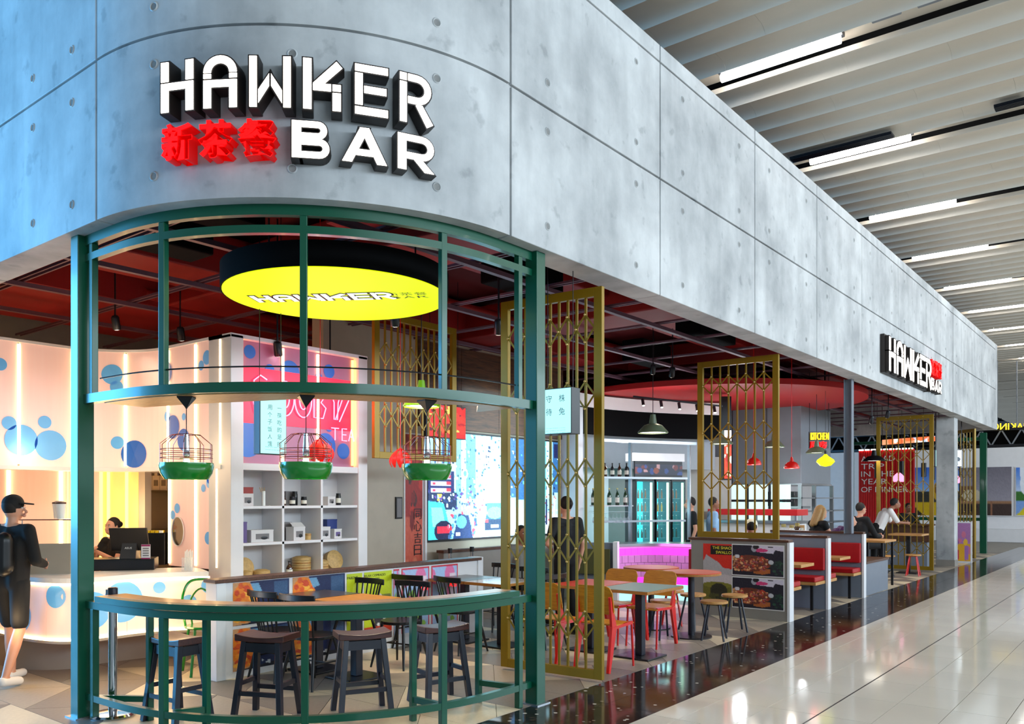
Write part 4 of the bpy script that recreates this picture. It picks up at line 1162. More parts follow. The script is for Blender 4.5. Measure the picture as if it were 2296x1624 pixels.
fan = [(0, 0)] + [(.17 * math.sin(math.radians(a)) , .17 * math.cos(math.radians(a))) for a in range(-8, 76, 8)]
MB().prism(fan, 0, .008, lambda u, v, w: (w, u - .05, v)).build('fan_leaf', 'fan_tan', t); MB().prism([(0, 0), (.012, 0), (.03, .17), (.018, .17)], .008, .012, lambda u, v, w: (w, u - .05, v)).build('fan_rib', 'bamboo', t)
carton(6.33, 1, -7.72, .13, .08, .10, 'cardboard_white', 'white carton with dark print in the top right cube', .2, 'cardboard_grey')
jar('black jar with tall lid in the top right cube', -7.72, 6.47, 1.62, .03, .14, 'black_plastic')
carton(5.15, 2, -7.70, .08, .07, .22, 'box_purple', 'tall purple box in the middle left cube')
carton(5.37, 2, -7.72, .28, .14, .13, 'cardboard_white', 'long white bowl carton in the middle left cube', 0, 'cardboard_grey')
carton(5.77, 2, -7.84, .16, .12, .20, 'cardboard_grey', 'dark grey box behind the open carton, middle cube')
t = carton(5.84, 2, -7.70, .18, .12, .15, 'cardboard_white', 'open white bowl carton in the centre cube', .15, 'cardboard_grey')
MB().add([(.06, -.09, .15), (.06, .09, .15), (-.02, .11, .20), (-.02, -.07, .20)], [(0, 1, 2, 3)]).build('open_flap', 'cardboard_white', t)
t = thing('bamboo_cup', 'small bamboo container right of the open carton', 'container', (-7.72, 6.02, 1.23), 0, 'goods on the cube shelves')
MB().lathe([(.04, 0), (.042, .07), (.036, .07), (.036, .01)], 18).build('cup_wall', 'bamboo', t, True); MB().lathe([(.043, .05), (.043, .06)], 18, cap=False).build('cup_band', 'oak_edge', t, True)
carton(6.24, 2, -7.72, .14, .10, .14, 'cardboard_white', 'white carton in the middle right cube', 0, 'cardboard_grey')
carton(6.46, 2, -7.86, .15, .08, .22, 'box_blue', 'tall blue box in the middle right cube')
carton(6.42, 2, -7.70, .11, .07, .11, 'cardboard_white', 'white and purple carton in front of the blue box', 0, 'box_purple')
def steamer(label, x, y, z, r, n, lean=0.):
    t = thing('bamboo_steamer', label, 'bamboo steamer', (x, y, z), 0, 'bamboo steamers on the cube shelves')
    for i in range(n):
        m = MB().lathe([(r, 0), (r, .052), (r * .94, .052), (r * .94, .0)], 26); m.v = [(a, b, c + .055 * i) for a, b, c in m.v]; tt_ = m.build('steamer_tier', 'bamboo', t, True); m = MB().lathe([(r * 1.01, .018), (r * 1.01, .03)], 26, cap=False); m.v = [(a, b, c + .055 * i) for a, b, c in m.v]; m.build('steamer_band', 'oak_edge', tt_, True)
    m = MB().lathe([(r * 1.02, 0), (r * 1.02, .03), (r * .6, .045), (.001, .05)], 26); m.v = [(a, b, c + .055 * n) for a, b, c in m.v]; m.build('steamer_lid', 'bamboo', t, True)
    if lean: t.rotation_euler = (0, lean, 0)
    return t
steamer('bamboo steamer lid propped upright in the lower left cube', -7.86, 5.24, .94, .11, 1, 1.35)
steamer('small bamboo steamer in front of the propped one, lower left cube', -7.72, 5.22, .83, .06, 1)
steamer('flat bamboo steamer right of the small one, lower left cube', -7.74, 5.42, .83, .09, 1)
steamer('slim bamboo steamer at the left of the lower middle cube', -7.76, 5.68, .83, .035, 3)
bottle('sauce_bottle', 'dark sauce bottle between steamers in the lower middle cube', -7.72, 5.77, .83, .036, .17, 'glass_brown')
steamer('tall stacked bamboo steamer in the lower middle cube', -7.80, 6.00, .83, .105, 3)
steamer('two tier bamboo steamer in the lower right cube', -7.76, 6.24, .83, .09, 2)
steamer('bamboo steamer propped upright in the lower right cube', -7.86, 6.47, .95, .115, 1, 1.3)
# ================================================================ POSTER PARTITION IN FRONT OF THE TEA SHOP
XP = -6.94
pt = thing('poster_partition', 'white low partition with walnut cap and food posters', 'partition', (-7.0, 6.2, 0))
MB().box(-7.06, XP, 4.42, 8.12, 0, .91).build('panel', 'white_laminate', pt, world=True)
MB().box(-7.10, XP + .02, 4.36, 4.46, 0, .91).build('end_post', 'white_paint', pt, bevel=.006, world=True)
MB().box(-7.10, XP + .02, 8.08, 8.18, 0, .95).build('end_post', 'white_paint', pt, bevel=.006, world=True)
MB().box(-7.11, XP + .03, 4.34, 8.14, .91, .945).build('cap', 'walnut', pt, bevel=.004, world=True)
def poster(name, cv, y0, y1, z0, z1, parent, mt='print_paper', x=XP + .003):
    return picture(name, cv, lambda u, v: (x, y0 + (y1 - y0) * u, z0 + (z1 - z0) * v), mt, parent)
def denim():
    c = Canvas(60, 56, (30, 48, 92)); c.ell(.62, .55, .42, .5, (14, 32, 78)); c.rect(.72, .35, .97, .95, (52, 84, 124)); c.rect(.0, .0, .3, 1, (206, 150, 100))
    c.ell(.2, .52, .22, .46, (236, 128, 24)); c.blobs(26, .06, .12, .36, .92, .05, [(246, 150, 30), (226, 90, 26), (252, 180, 60), (210, 70, 30)]); c.poly([(.3, .95), (.44, .95), (.5, .75), (.38, .7)], (110, 160, 196))
    c.poly([(.0, .0), (1, .0), (1, .14), (.35, .06)], (16, 18, 34)); c.blobs(6, .4, .1, .65, .2, .018, [(210, 214, 220)]); return c.noise(7)
yy = [PX(p, 1300, XP)[0] for p in (522, 648, 656, 773)]
dn = denim()
for a, b in ((0, 1), (2, 3)):
    for z0, z1 in ((.49, .90), (.06, .46)): poster('poster', dn, yy[a], yy[b], z0, z1, pt)
def lime(tall):
    c = Canvas(40, 60, (196, 210, 26)); c.rect(.5, .0, .95, .62, (120, 126, 60)) if tall else None
    if tall: c.ell(.55, .3, .2, .3, (60, 56, 58)); c.ell(.55, .55, .1, .09, (220, 210, 200)); c.blobs(20, .3, .0, .9, .5, .05, [(30, 30, 34), (230, 230, 226), (196, 210, 26)])
    c.rect(0, 0, 1, .12, (206, 60, 30)); return c.noise(5)
yl = [PX(p, 1290, XP)[0] for p in (777, 812, 816, 878)]
poster('poster', lime(False), yl[0], yl[1], .20, .885, pt); poster('poster', lime(True), yl[2], yl[3], .20, .885, pt)
text('PARENT', 'poster_lettering', 'black_plastic', pt, (XP + .006, (yl[0] + yl[1]) / 2 - .03, .84), (0, 1, 0), (0, 0, 1), .15)
for i, s in enumerate(('HELLO TEENAGERS', 'KEEP NOT FOUND')):
    text(('RELAX COMRADES', 'KEEP HUNGRY')[i], 'poster_lettering', 'black_plastic', pt, (XP + .006, (yl[2] + yl[3]) / 2 - (.05, .1)[i], .845 - .04 * i), (0, 1, 0), (0, 0, 1), (.32, .24)[i])
def blossom():
    c = Canvas(44, 60, (170, 196, 232)); c.blobs(9, .05, .35, .95, .98, .13, [(232, 120, 170), (246, 170, 200), (214, 90, 150)]); c.blobs(10, .1, .05, .9, .6, .07, [(150, 200, 90), (120, 176, 70)])
    c.rect(0, 0, .05, 1, (214, 40, 60)); c.rect(.95, 0, 1, 1, (214, 40, 60)); c.rect(0, .96, 1, 1, (214, 40, 60)); c.rect(.68, .45, .92, .85, (236, 214, 226)); return c.noise(5)
yb = [PX(p, 1280, XP)[0] for p in (882, 895, 900, 962, 967, 1026)]
bl = blossom()
for i in range(3):
    poster('poster', bl, yb[2 * i], yb[2 * i + 1], .14, .89, pt)
    if i: text('大吉', 'poster_lettering', 'sign_red', pt, (XP + .006, yb[2 * i] + (yb[2 * i + 1] - yb[2 * i]) * .8, .66), (0, 1, 0), (0, 0, 1), .14, .1)

# ================================================================ TABLES AND CHAIRS
def ped_table(label, cx, cy, w, l, top, edge, h=.75, grp='square pedestal tables', base=.42):
    t = thing('pedestal_table', label, 'table', (cx, cy, 0), 0, grp)
    MB().box(-w / 2, w / 2, -l / 2, l / 2, h - .034, h - .003).build('table_edge', edge, t, bevel=.003)
    MB().box(-w / 2 + .004, w / 2 - .004, -l / 2 + .004, l / 2 - .004, h - .003, h).build('table_top', top, t)
    MB().box(-.042, .042, -.042, .042, .02, h - .034).build('pedestal', 'navy_paint', t, bevel=.006)
    MB().box(-base / 2, base / 2, -base / 2, base / 2, 0, .02).build('base_plate', 'black_metal', t, bevel=.006)
    MB().box(-.12, .12, -.12, .12, h - .045, h - .034).build('spider', 'black_metal', t)
    return t
ped_table('dark topped table against the poster partition', -6.64, 5.30, .56, .64, 'dark_laminate', 'oak_edge')
ped_table('oak topped table right of the dark topped one', -6.06, 5.30, .56, .64, 'amber_ply', 'oak_edge')
ped_table('grey topped table at the far end of the poster partition', -6.62, 7.48, .56, .68, 'dark_laminate', 'oak_edge')
mat('pale_laminate', (206, 204, 200), .14, var=.03, coat=.4)
ped_table('pale topped table with oak edge near the tall gold screen', -6.05, 7.48, .56, .68, 'pale_laminate', 'oak_edge')
ped_table('teal topped table between the orange chairs', -4.46, 7.88, .62, .80, 'teal_laminate', 'oak_edge')
ped_table('red topped table left of the teal one', -5.10, 7.90, .62, .80, 'red_laminate', 'oak_edge')
def spindle_chair():
    t = thing('spindle_chair', 'x', 'chair')
    MB().prism([(.20 * math.cos(a) * (1.05 if math.sin(a) < 0 else 1), .20 * math.sin(a)) for a in [2 * PI * i / 20 for i in range(20)]], .435, .465).build('seat', 'black_plastic', t, bevel=.006)
    for sx in (-1, 1):
        for sy in (-1, 1):
            MB().tube([(sx * .13, sy * .12, .44), (sx * .17, sy * .17, .22), (sx * .205, sy * .215, 0)], [.014, .016, .010], 8).build('leg', 'black_plastic', t, True)
    MB().tube([(-.165, -.165, .22), (-.165, .165, .22)], .008, 6).build('stretcher', 'black_plastic', t); MB().tube([(.165, -.165, .22), (.165, .165, .22)], .008, 6).build('stretcher', 'black_plastic', t); MB().tube([(-.165, 0, .22), (.165, 0, .22)], .008, 6).build('stretcher', 'black_plastic', t)
    for k in range(7):
        a = (k - 3) / 3; x0, x1 = a * .135, a * .185
        MB().tube([(x0, -.165 + .03 * abs(a), .455), (x1, -.245 + .045 * a * a, .80)], .008 if abs(a) < .99 else .011, 6).build('spindle', 'black_plastic', t, True)
    cr = [(-.225 + .45 * i / 10, -.25 + .05 * (2 * i / 10 - 1) ** 2, .80) for i in range(11)]
    MB().wallstrip([(p[0], p[1]) for p in cr], -.011, .011, .785, .845).build('crest_rail', 'black_plastic', t, True, bevel=.006)
    return t
ch = spindle_chair()
cs = [(-6.60, 4.83, 0, 'black spindle back chair with its back to the camera, left of the dark table'), (-6.12, 4.84, .1, 'black spindle back chair in front of the oak topped table'),
      (-6.72, 5.85, PI, 'black spindle back chair against the lime green posters'), (-6.14, 5.95, PI + .15, 'black spindle back chair on the far side of the oak topped table'), (-6.74, 6.82, .1, 'black spindle back chair before the grey topped table'),
      (-6.18, 6.92, -.12, 'black spindle back chair before the pale topped table'), (-6.9, 8.35, PI - .1, 'black spindle back chair beyond the partition end'), (-6.2, 8.1, PI, 'black spindle back chair behind the pale topped table'), (-5.68, 7.75, PI / 2, 'black spindle back chair half hidden by the tall gold screen')]
for i, (x, y, rz, lb) in enumerate(cs):
    if i == 0: at(ch, (x, y, 0), rz); tag(ch, lb, 'chair', 'black spindle chairs')
    else: dup(ch, (x, y, 0), rz, lb)
def prouve():
    t = thing('plywood_chair', 'x', 'chair')
    n = 8; m = MB(); vs = []; fs = []
    for i in range(n + 1):
        y = -.20 + .40 * i / n; dz = .012 * math.sin(PI * i / n) * -1 - (.02 * max(0, (i - 6) / 2) ** 2)
        for x in (-.20, .20): vs += [(x, y, .465 + dz), (x, y, .452 + dz)]
    for i in range(n):
        a = i * 4; b = a + 4; fs += [(a, a + 2, b + 2, b), (a + 1, b + 1, b + 3, a + 3), (a, b, b + 1, a + 1), (a + 2, a + 3, b + 3, b + 2)]
    fs += [(0, 1, 3, 2), (n * 4, n * 4 + 2, n * 4 + 3, n * 4 + 1)]
    m.add(vs, fs).build('seat', 'amber_ply', t, True, bevel=.004)
    p = [(-.20, .56), (.20, .56), (.215, .60), (.215, .78), (.19, .83), (.15, .845), (-.15, .845), (-.19, .83), (-.215, .78), (-.215, .60)]
    MB().prism(p, 0, .014, lambda x, z, w: (x, -.205 - (z - .56) * .22 + .10 * x * x - w, z)).build('backrest', 'amber_ply', t, bevel=.003)
    for s in (-1, 1):
        MB().tube([(s * .19, .17, .45), (s * .192, .185, .22), (s * .195, .20, 0)], .012, 8).build('front_leg', 'red_enamel', t, True)
        MB().bar((s * .19, -.29, 0), (s * .19, -.195, .44), .034, .035, up=(0, 1, 0), w2=.034, h2=.095).build('rear_leg', 'red_enamel', t, bevel=.005)
        MB().bar((s * .19, -.195, .44), (s * .19, -.262, .74), .03, .09, up=(0, 1, 0), w2=.028, h2=.024).build('back_post', 'red_enamel', t, bevel=.005)
        MB().bar((s * .19, -.2, .43), (s * .19, .18, .445), .022, .03).build('side_rail', 'red_enamel', t)
    MB().bar((-.19, .17, .44), (.19, .17, .44), .02, .025).build('cross_rail', 'red_enamel', t)
    return t
pc = prouve()
for i, (x, y, rz, lb) in enumerate([(-4.46, 7.20, .02, 'amber plywood chair with red frame in front of the teal table'), (-5.02, 7.16, -.05, 'amber plywood chair seen through the tall gold screen bars'),
                                    (-4.72, 8.56, PI, 'amber plywood chair on the far side of the teal table'), (-5.20, 8.50, PI + .04, 'amber plywood chair on the far side of the red table')]):
    if i == 0: at(pc, (x, y, 0), rz); tag(pc, lb, 'chair', 'amber plywood chairs')
    else: dup(pc, (x, y, 0), rz, lb)
def round_table(label, cx, cy, h=.80, r=.36):
    t = thing('round_table', label, 'table', (cx, cy, 0), 0, 'round red tables')
    MB().lathe([(r - .01, h - .036), (r, h - .032), (r, h - .004), (r - .004, h)], 44).build('table_top', 'red_laminate', t, True)
    MB().lathe([(r + .001, h - .033), (r + .0015, h - .008)], 44, cap=False).build('table_edge', 'oak_edge', t, True)
    MB().lathe([(.04, .02), (.04, h - .036)], 16).build('pedestal', 'navy_paint', t, True)
    MB().lathe([(.25, 0), (.25, .014), (.10, .022)], 36).build('base_plate', 'black_metal', t, True)
x, y = D(1550, 10.25); round_table('red round pedestal table nearest the noodle posters', x, y)
x, y = D(1460, 10.95); round_table('red round pedestal table in front of the pink tiled bar', x, y)
mat('dark_leg', (24, 30, 44), .35, var=.05)
def round_stool(leg='dark_leg'):
    t = thing('round_stool', 'x', 'stool')
    MB().lathe([(.155, .437), (.165, .443), (.165, .463), (.158, .47)], 32).build('seat', 'oak', t, True)
    for k in range(4):
        a = PI / 4 + k * PI / 2; MB().tube([(.09 * math.cos(a), .09 * math.sin(a), .44), (.185 * math.cos(a), .185 * math.sin(a), 0)], .013, 8).build('leg', leg, t, True)
    for k in range(2):
        a = PI / 4 + k * PI / 2; MB().tube([(.10 * math.cos(a), .10 * math.sin(a), .425), (-.10 * math.cos(a), -.10 * math.sin(a), .425)], .008, 6).build('brace', leg, t)
    return t
rs = round_stool()
for i, (px, py, lb) in enumerate([(1601, 1348, 'oak topped round stool nearest the black floor strip'), (1647, 1334, 'oak topped round stool in front of the lower noodle poster'), (1488, 1346, 'oak topped round stool behind the teal table'), (1554, 1332, 'oak topped round stool behind the nearest red round table')]):
    x, y = G(px, py, .465)
    if i == 0: at(rs, (x, y, 0), .3); tag(rs, lb, 'stool', 'oak round stools')
    else: dup(rs, (x, y, 0), .3 + .35 * i, lb)
rs2 = round_stool('red_enamel'); x, y = G(1506, 1324, .465); at(rs2, (x, y, 0), .5); tag(rs2, 'round stool with red legs behind the amber chairs', 'stool', 'oak round stools')
# green bentwood chair beside the partition end
x, y = D(462, 8.15)
t = thing('bentwood_chair', 'green bentwood chair left of the poster partition end', 'chair', (x, y, 0), -1.9)
MB().lathe([(.19, .44), (.2, .45), (.19, .465)], 24).build('seat', 'green_bowl', t, True)
MB().tube(smooth_path([(-.17, -.10, .45), (-.19, -.16, .7), (-.12, -.22, .86), (0, -.24, .89), (.12, -.22, .86), (.19, -.16, .7), (.17, -.10, .45)], 5), .013, 8).build('back_hoop', 'green_bowl', t, True)
MB().tube(smooth_path([(-.10, -.13, .45), (-.11, -.18, .68), (0, -.22, .80), (.11, -.18, .68), (.10, -.13, .45)], 5), .010, 8).build('inner_hoop', 'green_bowl', t, True)
for sx in (-1, 1):
    for sy in (-1, 1): MB().tube([(sx * .13, sy * .13, .44), (sx * .18, sy * .19, 0)], .014, 8).build('leg', 'green_bowl', t, True)

# ================================================================ SCREEN WALL
tv = thing('video_wall', 'large bright screen showing a busy city street', 'screen', (-8.36, 10.2, 1.1))
c = Canvas(270, 130, (150, 226, 240)); r = c.r
for i in range(26):
    x0 = r.rand() * .95; w_ = .02 + r.rand() * .06; h_ = .5 + r.rand() * .4
    col = [(90, 190, 214), (190, 240, 246), (60, 130, 170), (214, 246, 250), (120, 206, 226), (40, 90, 140)][r.randint(6)]; c.rect(x0, .35 + r.rand() * .1, x0 + w_, 1., col)
for i in range(420): x0 = r.rand(); y0 = .4 + r.rand() * .6; c.rect(x0, y0, x0 + .004 + r.rand() * .012, y0 + .008 + r.rand() * .02, [(230, 250, 252), (40, 90, 130), (90, 200, 220), (20, 40, 80)][r.randint(4)])
c.rect(0, .42, .17, .64, (24, 40, 96)); c.rect(0, .28, .19, .44, (30, 50, 84))
for i in range(3): c.rect(.02, .56 - .06 * i, .15, .60 - .06 * i, (200, 214, 240)); c.rect(.03, .57 - .06 * i, .05, .59 - .06 * i, (220, 60, 90)); c.rect(.12, .57 - .06 * i, .15, .6 - .06 * i, (220, 60, 80))
c.rect(.06, .36, .09, .42, (230, 220, 80)); c.blobs(70, 0, .26, .3, .45, .006, [(150, 200, 230), (40, 70, 120), (90, 70, 150), (200, 230, 240)])
c.poly([(.25, 0), (.75, 0), (.56, .34), (.46, .34)], (176, 206, 226)); c.poly([(.62, 0), (1, 0), (1, .2), (.6, .3)], (190, 214, 230))
c.rect(.40, .32, .54, .64, (244, 252, 252)); c.rect(.41, .34, .53, .42, (180, 226, 232)); c.rect(.40, .24, .54, .34, (84, 176, 190))
c.ell(.46, .18, .085, .10, (60, 110, 140)); c.rect(.385, .07, .535, .18, (40, 66, 96)); c.ell(.46, .24, .06, .06, (120, 196, 214)); c.rect(.39, .15, .41, .18, (240, 80, 90)); c.rect(.51, .15, .53, .18, (240, 80, 90)); c.rect(.43, .09, .49, .12, (210, 230, 240))
c.poly([(0, 0), (0, .36), (.1, .34), (.14, .12), (.12, 0)], (60, 190, 214)); c.poly([(.02, .3), (.09, .3), (.115, .12), (.03, .12)], (120, 240, 246)); c.ell(.1, .08, .06, .1, (24, 30, 60)); c.rect(.06, .06, .16, .12, (220, 40, 60))
c.blobs(60, .12, .0, .34, .24, .010, [(24, 36, 80), (50, 90, 140), (150, 206, 226), (190, 70, 96), (70, 150, 190)]); c.blobs(40, .24, .2, .4, .40, .006, [(50, 90, 140), (170, 220, 236), (190, 80, 100)])
c.blobs(50, .76, .12, 1., .40, .006, [(30, 40, 80), (70, 90, 140), (190, 210, 236), (160, 80, 96)]); c.rect(.95, .82, 1, .98, (16, 24, 70)); c.rect(.83, .6, .87, .95, (150, 90, 130)); c.ell(.245, .62, .02, .045, (230, 236, 236)); c.ell(.245, .62, .012, .028, (90, 150, 170)); [c.rect(.77 + .035 * i, .1, .785 + .035 * i, .38, [(30, 40, 80), (60, 80, 120), (200, 214, 236)][i % 3]) for i in range(6)]; [c.ell(.7775 + .035 * i, .40, .007, .018, (150, 110, 100)) for i in range(6)]; c.poly([(.16, 0), (.30, 0), (.27, .22), (.2, .24)], (30, 60, 110)); c.ell(.22, .16, .035, .06, (90, 180, 214)); c.rect(.18, .03, .21, .06, (230, 230, 240)); c.poly([(.30, 0), (.36, 0), (.40, .25), (.38, .26)], (226, 246, 250)); c.noise(9)
picture('screen_image', c, lambda u, v: (-8.335, 8.63 + 3.27 * u, 1.10 + 1.57 * v), 'print_screen', tv)
MB().box(-8.375, -8.34, 8.60, 11.93, 1.07, 2.70).build('screen_frame', 'black_plastic', tv, world=True)
area_light('video_wall_light', (-8.2, 10.2, 1.9), (0, -PI / 2, PI), 1.4, 3., (.6, .9, 1.), 22).rotation_euler = (PI / 2, 0, PI / 2)
t = thing('timber_bulkhead', 'dark timber veneer panel above the screen', 'wall panel', (-8.36, 10.5, 2.72))
for i in range(4): MB().box(-8.377, -8.33, 8.45 + .89 * i + .003, 8.45 + .89 * (i + 1) - .003, 2.73, 3.95).build('veneer_panel', 'dark_veneer', t, world=True)
# white frame and red poster pillar left of the screen
t = thing('poster_pillar', 'red poster column with vertical Chinese lettering left of the screen', 'poster', (-8.37, 8.35, 0))
cv = Canvas(30, 90, (196, 84, 60)); cv.rect(0, .55, 1, 1, (150, 24, 16)); cv.blobs(14, 0, .5, 1, 1, .12, [(190, 40, 24), (120, 16, 12), (60, 20, 16)]); cv.blobs(10, 0, .02, 1, .3, .1, [(170, 40, 30), (206, 110, 80)]); cv.noise(8)
picture('poster_print', cv, lambda u, v: (-8.36, 8.20 + .34 * u, .05 + 2.55 * v), 'print_paper', t)
MB().box(-8.38, -8.362, 8.18, 8.56, .02, 2.62).build('poster_board', 'white_laminate', t, world=True)
for i, s in enumerate('同心吉日'): text(s, 'poster_lettering', 'black_plastic', t, (-8.355, 8.44, 1.48 - .17 * i), (0, 1, 0), (0, 0, 1), .15, .15)
t = thing('door_frame_strip', 'white vertical trim between poster column and screen', 'trim', (-8.37, 8.6, 0)); MB().box(-8.38, -8.33, 8.565, 8.60, 0, 2.7).build('trim_board', 'white_paint', t, world=True)
MB().box(-8.38, -8.34, 8.56, 8.61, 0, .1).build('trim_foot', 'white_paint', t, world=True)
t = thing('picture_frame', 'small dark framed picture left of the red poster column', 'picture', (-8.36, 8.05, 1.3)); MB().box(-8.38, -8.355, 8.02, 8.14, 1.42, 1.72).build('frame', 'black_plastic', t, world=True); MB().box(-8.355, -8.353, 8.035, 8.125, 1.44, 1.70).build('print', 'cardboard_grey', t, world=True)
# red lantern picture light box
lb = thing('lantern_light_box', 'glowing red lantern picture box hanging before the screen', 'light box', (-7.75, 8.6, 2.2))
c = Canvas(50, 44, (206, 16, 8)); c.blobs(26, 0, 0, 1, 1, .09, [(250, 40, 20), (160, 10, 8), (240, 70, 30), (90, 10, 10)]); c.blobs(9, .05, .05, .95, .95, .05, [(255, 190, 80), (255, 140, 50)]); c.noise(8)
a = PX(958, 910, -7.75); b = PX(1043, 980, -7.75)
y0, y1, z1, z0 = a[0], b[0], a[1] + .03, PX(958, 978, -7.75)[1]
picture('lantern_picture', c, lambda u, v: (-7.745, y0 + (y1 - y0) * u, z0 + (z1 - z0) * v), 'print_lightbox', lb)
MB().box(-7.85, -7.75, y0 - .01, y1 + .01, z0 - .01, z1 + .01).build('box_body', 'black_plastic', lb, world=True)
text('COMMON', 'lettering', 'lamp_white', lb, (-7.742, y0 + .16, z1 - .04), (0, 1, 0), (0, 0, 1), .26)
for yq in (y0 + .1, y1 - .1): MB().tube([(-7.8, yq, z1), (-7.8, yq, 4.72)], .004, 6).build('hanger', 'black_metal', lb, world=True)
# low dado of the screen wall and small posts
t = thing('lounge_bench', 'low dark bench partition under the screen', 'partition', (-8.0, 10, 0)); MB().box(-8.2, -8.1, 8.7, 11.9, 0, .92).build('bench_back', 'warm_grey', t, world=True); MB().box(-8.22, -8.08, 8.68, 11.92, .92, .96).build('cap', 'walnut', t, world=True)
for i, px in enumerate((1009, 1058)):
    yq = PX(px, 1230, -7.93)[0]
    t = thing('wall_post', 'short chrome post before the lounge partition, %s' % ('left', 'right')[i], 'post', (-7.93, yq, 0), 0, 'chrome posts under the screen')
    MB().lathe([(.12, 0), (.12, .02), (.03, .03)], 18).build('base', 'chrome', t, True); MB().lathe([(.025, .02), (.025, .95)], 12).build('tube', 'chrome', t, True); MB().lathe([(.032, .93), (.032, 1.)], 12).build('head', 'black_plastic', t, True)

# ================================================================ HANGING SIGN BOXES
glow('sign_cyan', (176, 248, 244), 1.1)
mat('sign_ink', (46, 84, 96), .5)
def hang_sign(label, px0, px1, py0, py1, axis, pos, depth, cols, small):
    """axis 'y': face looks along -y at y = pos; axis 'x': face looks along +x at x = pos"""
    if axis == 'y':
        a0, z1 = PY(px0, py0, pos); a1, z0 = PY(px1, py1, pos); P = lambda a, t, z: (a, pos + t, z); X = (1, 0, 0)
    else:
        a0, z1 = PX(px0, py0, pos); a1, z0 = PX(px1, py1, pos); P = lambda a, t, z: (pos - t, a, z); X = (0, 1, 0)
    t = thing('hanging_sign', label, 'light box', P((a0 + a1) / 2, 0, z0))
    def slab(t0, t1, m, nm, mt, bv=0):
        p, q = P(a0 + m, t0, z0 + m), P(a1 - m, t1, z1 - m)
        MB().box(min(p[0], q[0]), max(p[0], q[0]), min(p[1], q[1]), max(p[1], q[1]), p[2], q[2]).build(nm, mt, t, bevel=bv, world=True)
    slab(.004, depth, 0, 'box_body', 'black_plastic', .003); slab(0, .004, .008, 'glowing_face', 'sign_cyan')
    for aa in (a0 + .03, a1 - .03): MB().tube([P(aa, depth / 2, z1), P(aa, depth / 2, 4.72)], .004, 6).build('hanger', 'black_metal', t, world=True)
    W_, H_2 = a1 - a0, z1 - z0
    n = max(len(q) for _, q in cols); s = min(W_ * .26, H_2 * .72 / n)
    for fx, q in cols:
        for i, chx in enumerate(q): text(chx, 'lettering', 'sign_ink', t, P(a0 + W_ * fx, -.001, z1 - H_2 * .12 - (s * .5) - i * H_2 * (.76 if n > 4 else .57) / n), X, (0, 0, 1), s * .74, None if chx == '一' else s * .74)
    for i, ln in enumerate(small): text(ln, 'small_lettering', 'sign_ink', t, P(a0 + W_ * .5, -.001, z0 + H_2 * (.13 - .05 * i)), X, (0, 0, 1), W_ * .62, H_2 * .018)
hang_sign('glowing pale sign box with two columns of Chinese proverb', 583, 643, 888, 1021, 'x', -6.55, .10, [(.36, '用个子饭人饿'), (.72, '一筷吃的是的')], ['One who eats with', 'chopsticks goes'])
hang_sign('glowing pale sign box with four Chinese characters by the green post', 1212, 1281, 874, 972, 'y', 6.12, .14, [(.28, '守待'), (.70, '株兔')], ['To wait beside a stump', 'for a hare to come', 'along and be caught'])

# ================================================================ PARTITION WITH NOODLE POSTERS AND BOOTHS
YN = 11.34
np_ = thing('noodle_partition', 'grey partition with noodle posters and white end facing the concourse', 'partition', (-4.8, YN + .07, 0))
MB().box(-5.56, -4.12, YN, YN + .14, 0, 1.09).build('panel', 'warm_grey', np_, world=True)
MB().box(-5.6, -4.1, YN - .015, YN + .155, 1.09, 1.125).build('cap', 'walnut', np_, bevel=.003, world=True)
MB().box(-4.12, -4.085, YN - .01, YN + .15, 0, 1.09).build('end_trim', 'white_paint', np_, world=True)
def noodles():
    c = Canvas(90, 64, (26, 28, 44)); c.poly([(.38, 1), (1, 1), (1, .82), (.84, .86), (.8, .74), (.5, .78)], (214, 206, 222)); c.ell(.56, .84, .14, .06, (214, 60, 120)); c.ell(.43, .88, .05, .1, (160, 160, 170)); c.ell(.47, .95, .06, .08, (30, 26, 34)); c.rect(.7, .94, .8, .97, (20, 20, 26))
    c.blobs(30, .74, .08, 1, .5, .03, [(30, 60, 50), (40, 80, 60), (24, 40, 44)]); c.poly([(.45, .22), (.74, .24), (.74, .1), (.6, .05), (.4, .08)], (176, 96, 44)); c.rect(0, 0, .42, .14, (30, 26, 40))
    c.ell(.34, .40, .42, .27, (110, 52, 34)); c.blobs(230, .0, .16, .7, .62, .018, [(176, 92, 52), (206, 132, 84), (120, 40, 30), (230, 176, 120), (90, 36, 30), (190, 60, 40), (150, 80, 90)])
    c.ell(.1, .62, .05, .06, (220, 214, 216)); c.ell(.76, .46, .05, .07, (196, 196, 200)); return c.noise(8)
nd = noodles()
x0, x1 = PY(1643, 1300, YN)[0], PY(1757, 1300, YN)[0]
for z0, z1 in ((.60, 1.05), (.14, .585)):
    MB().box(x0 - .012, x1 + .012, YN - .006, YN, z0, z1).build('poster_border', 'cloth_white', np_, world=True)
    picture('poster', nd, lambda u, v, z0=z0, z1=z1: (x0 + (x1 - x0) * u, YN - .008, z0 + .014 + (z1 - z0 - .028) * v), 'print_paper', np_)
c = Canvas(50, 90, (196, 186, 186)); c.rect(0, .72, 1, 1, (214, 40, 22)); c.poly([(0, .7), (.12, .82), (.6, .68), (1, .70), (1, .5), (0, .55)], (176, 170, 170)); c.poly([(.5, .72), (1, .72), (1, .6), (.7, .62)], (214, 40, 22)); c.rect(0, 0, 1, .34, (104, 98, 30)); c.ell(.5, .34, .5, .05, (120, 116, 36)); c.ell(.55, .24, .3, .13, (40, 40, 24)); c.blobs(12, .2, .0, .8, .2, .07, [(70, 70, 30), (40, 40, 24)]); c.noise(6)
xa = PY(1577, 1300, YN)[0]
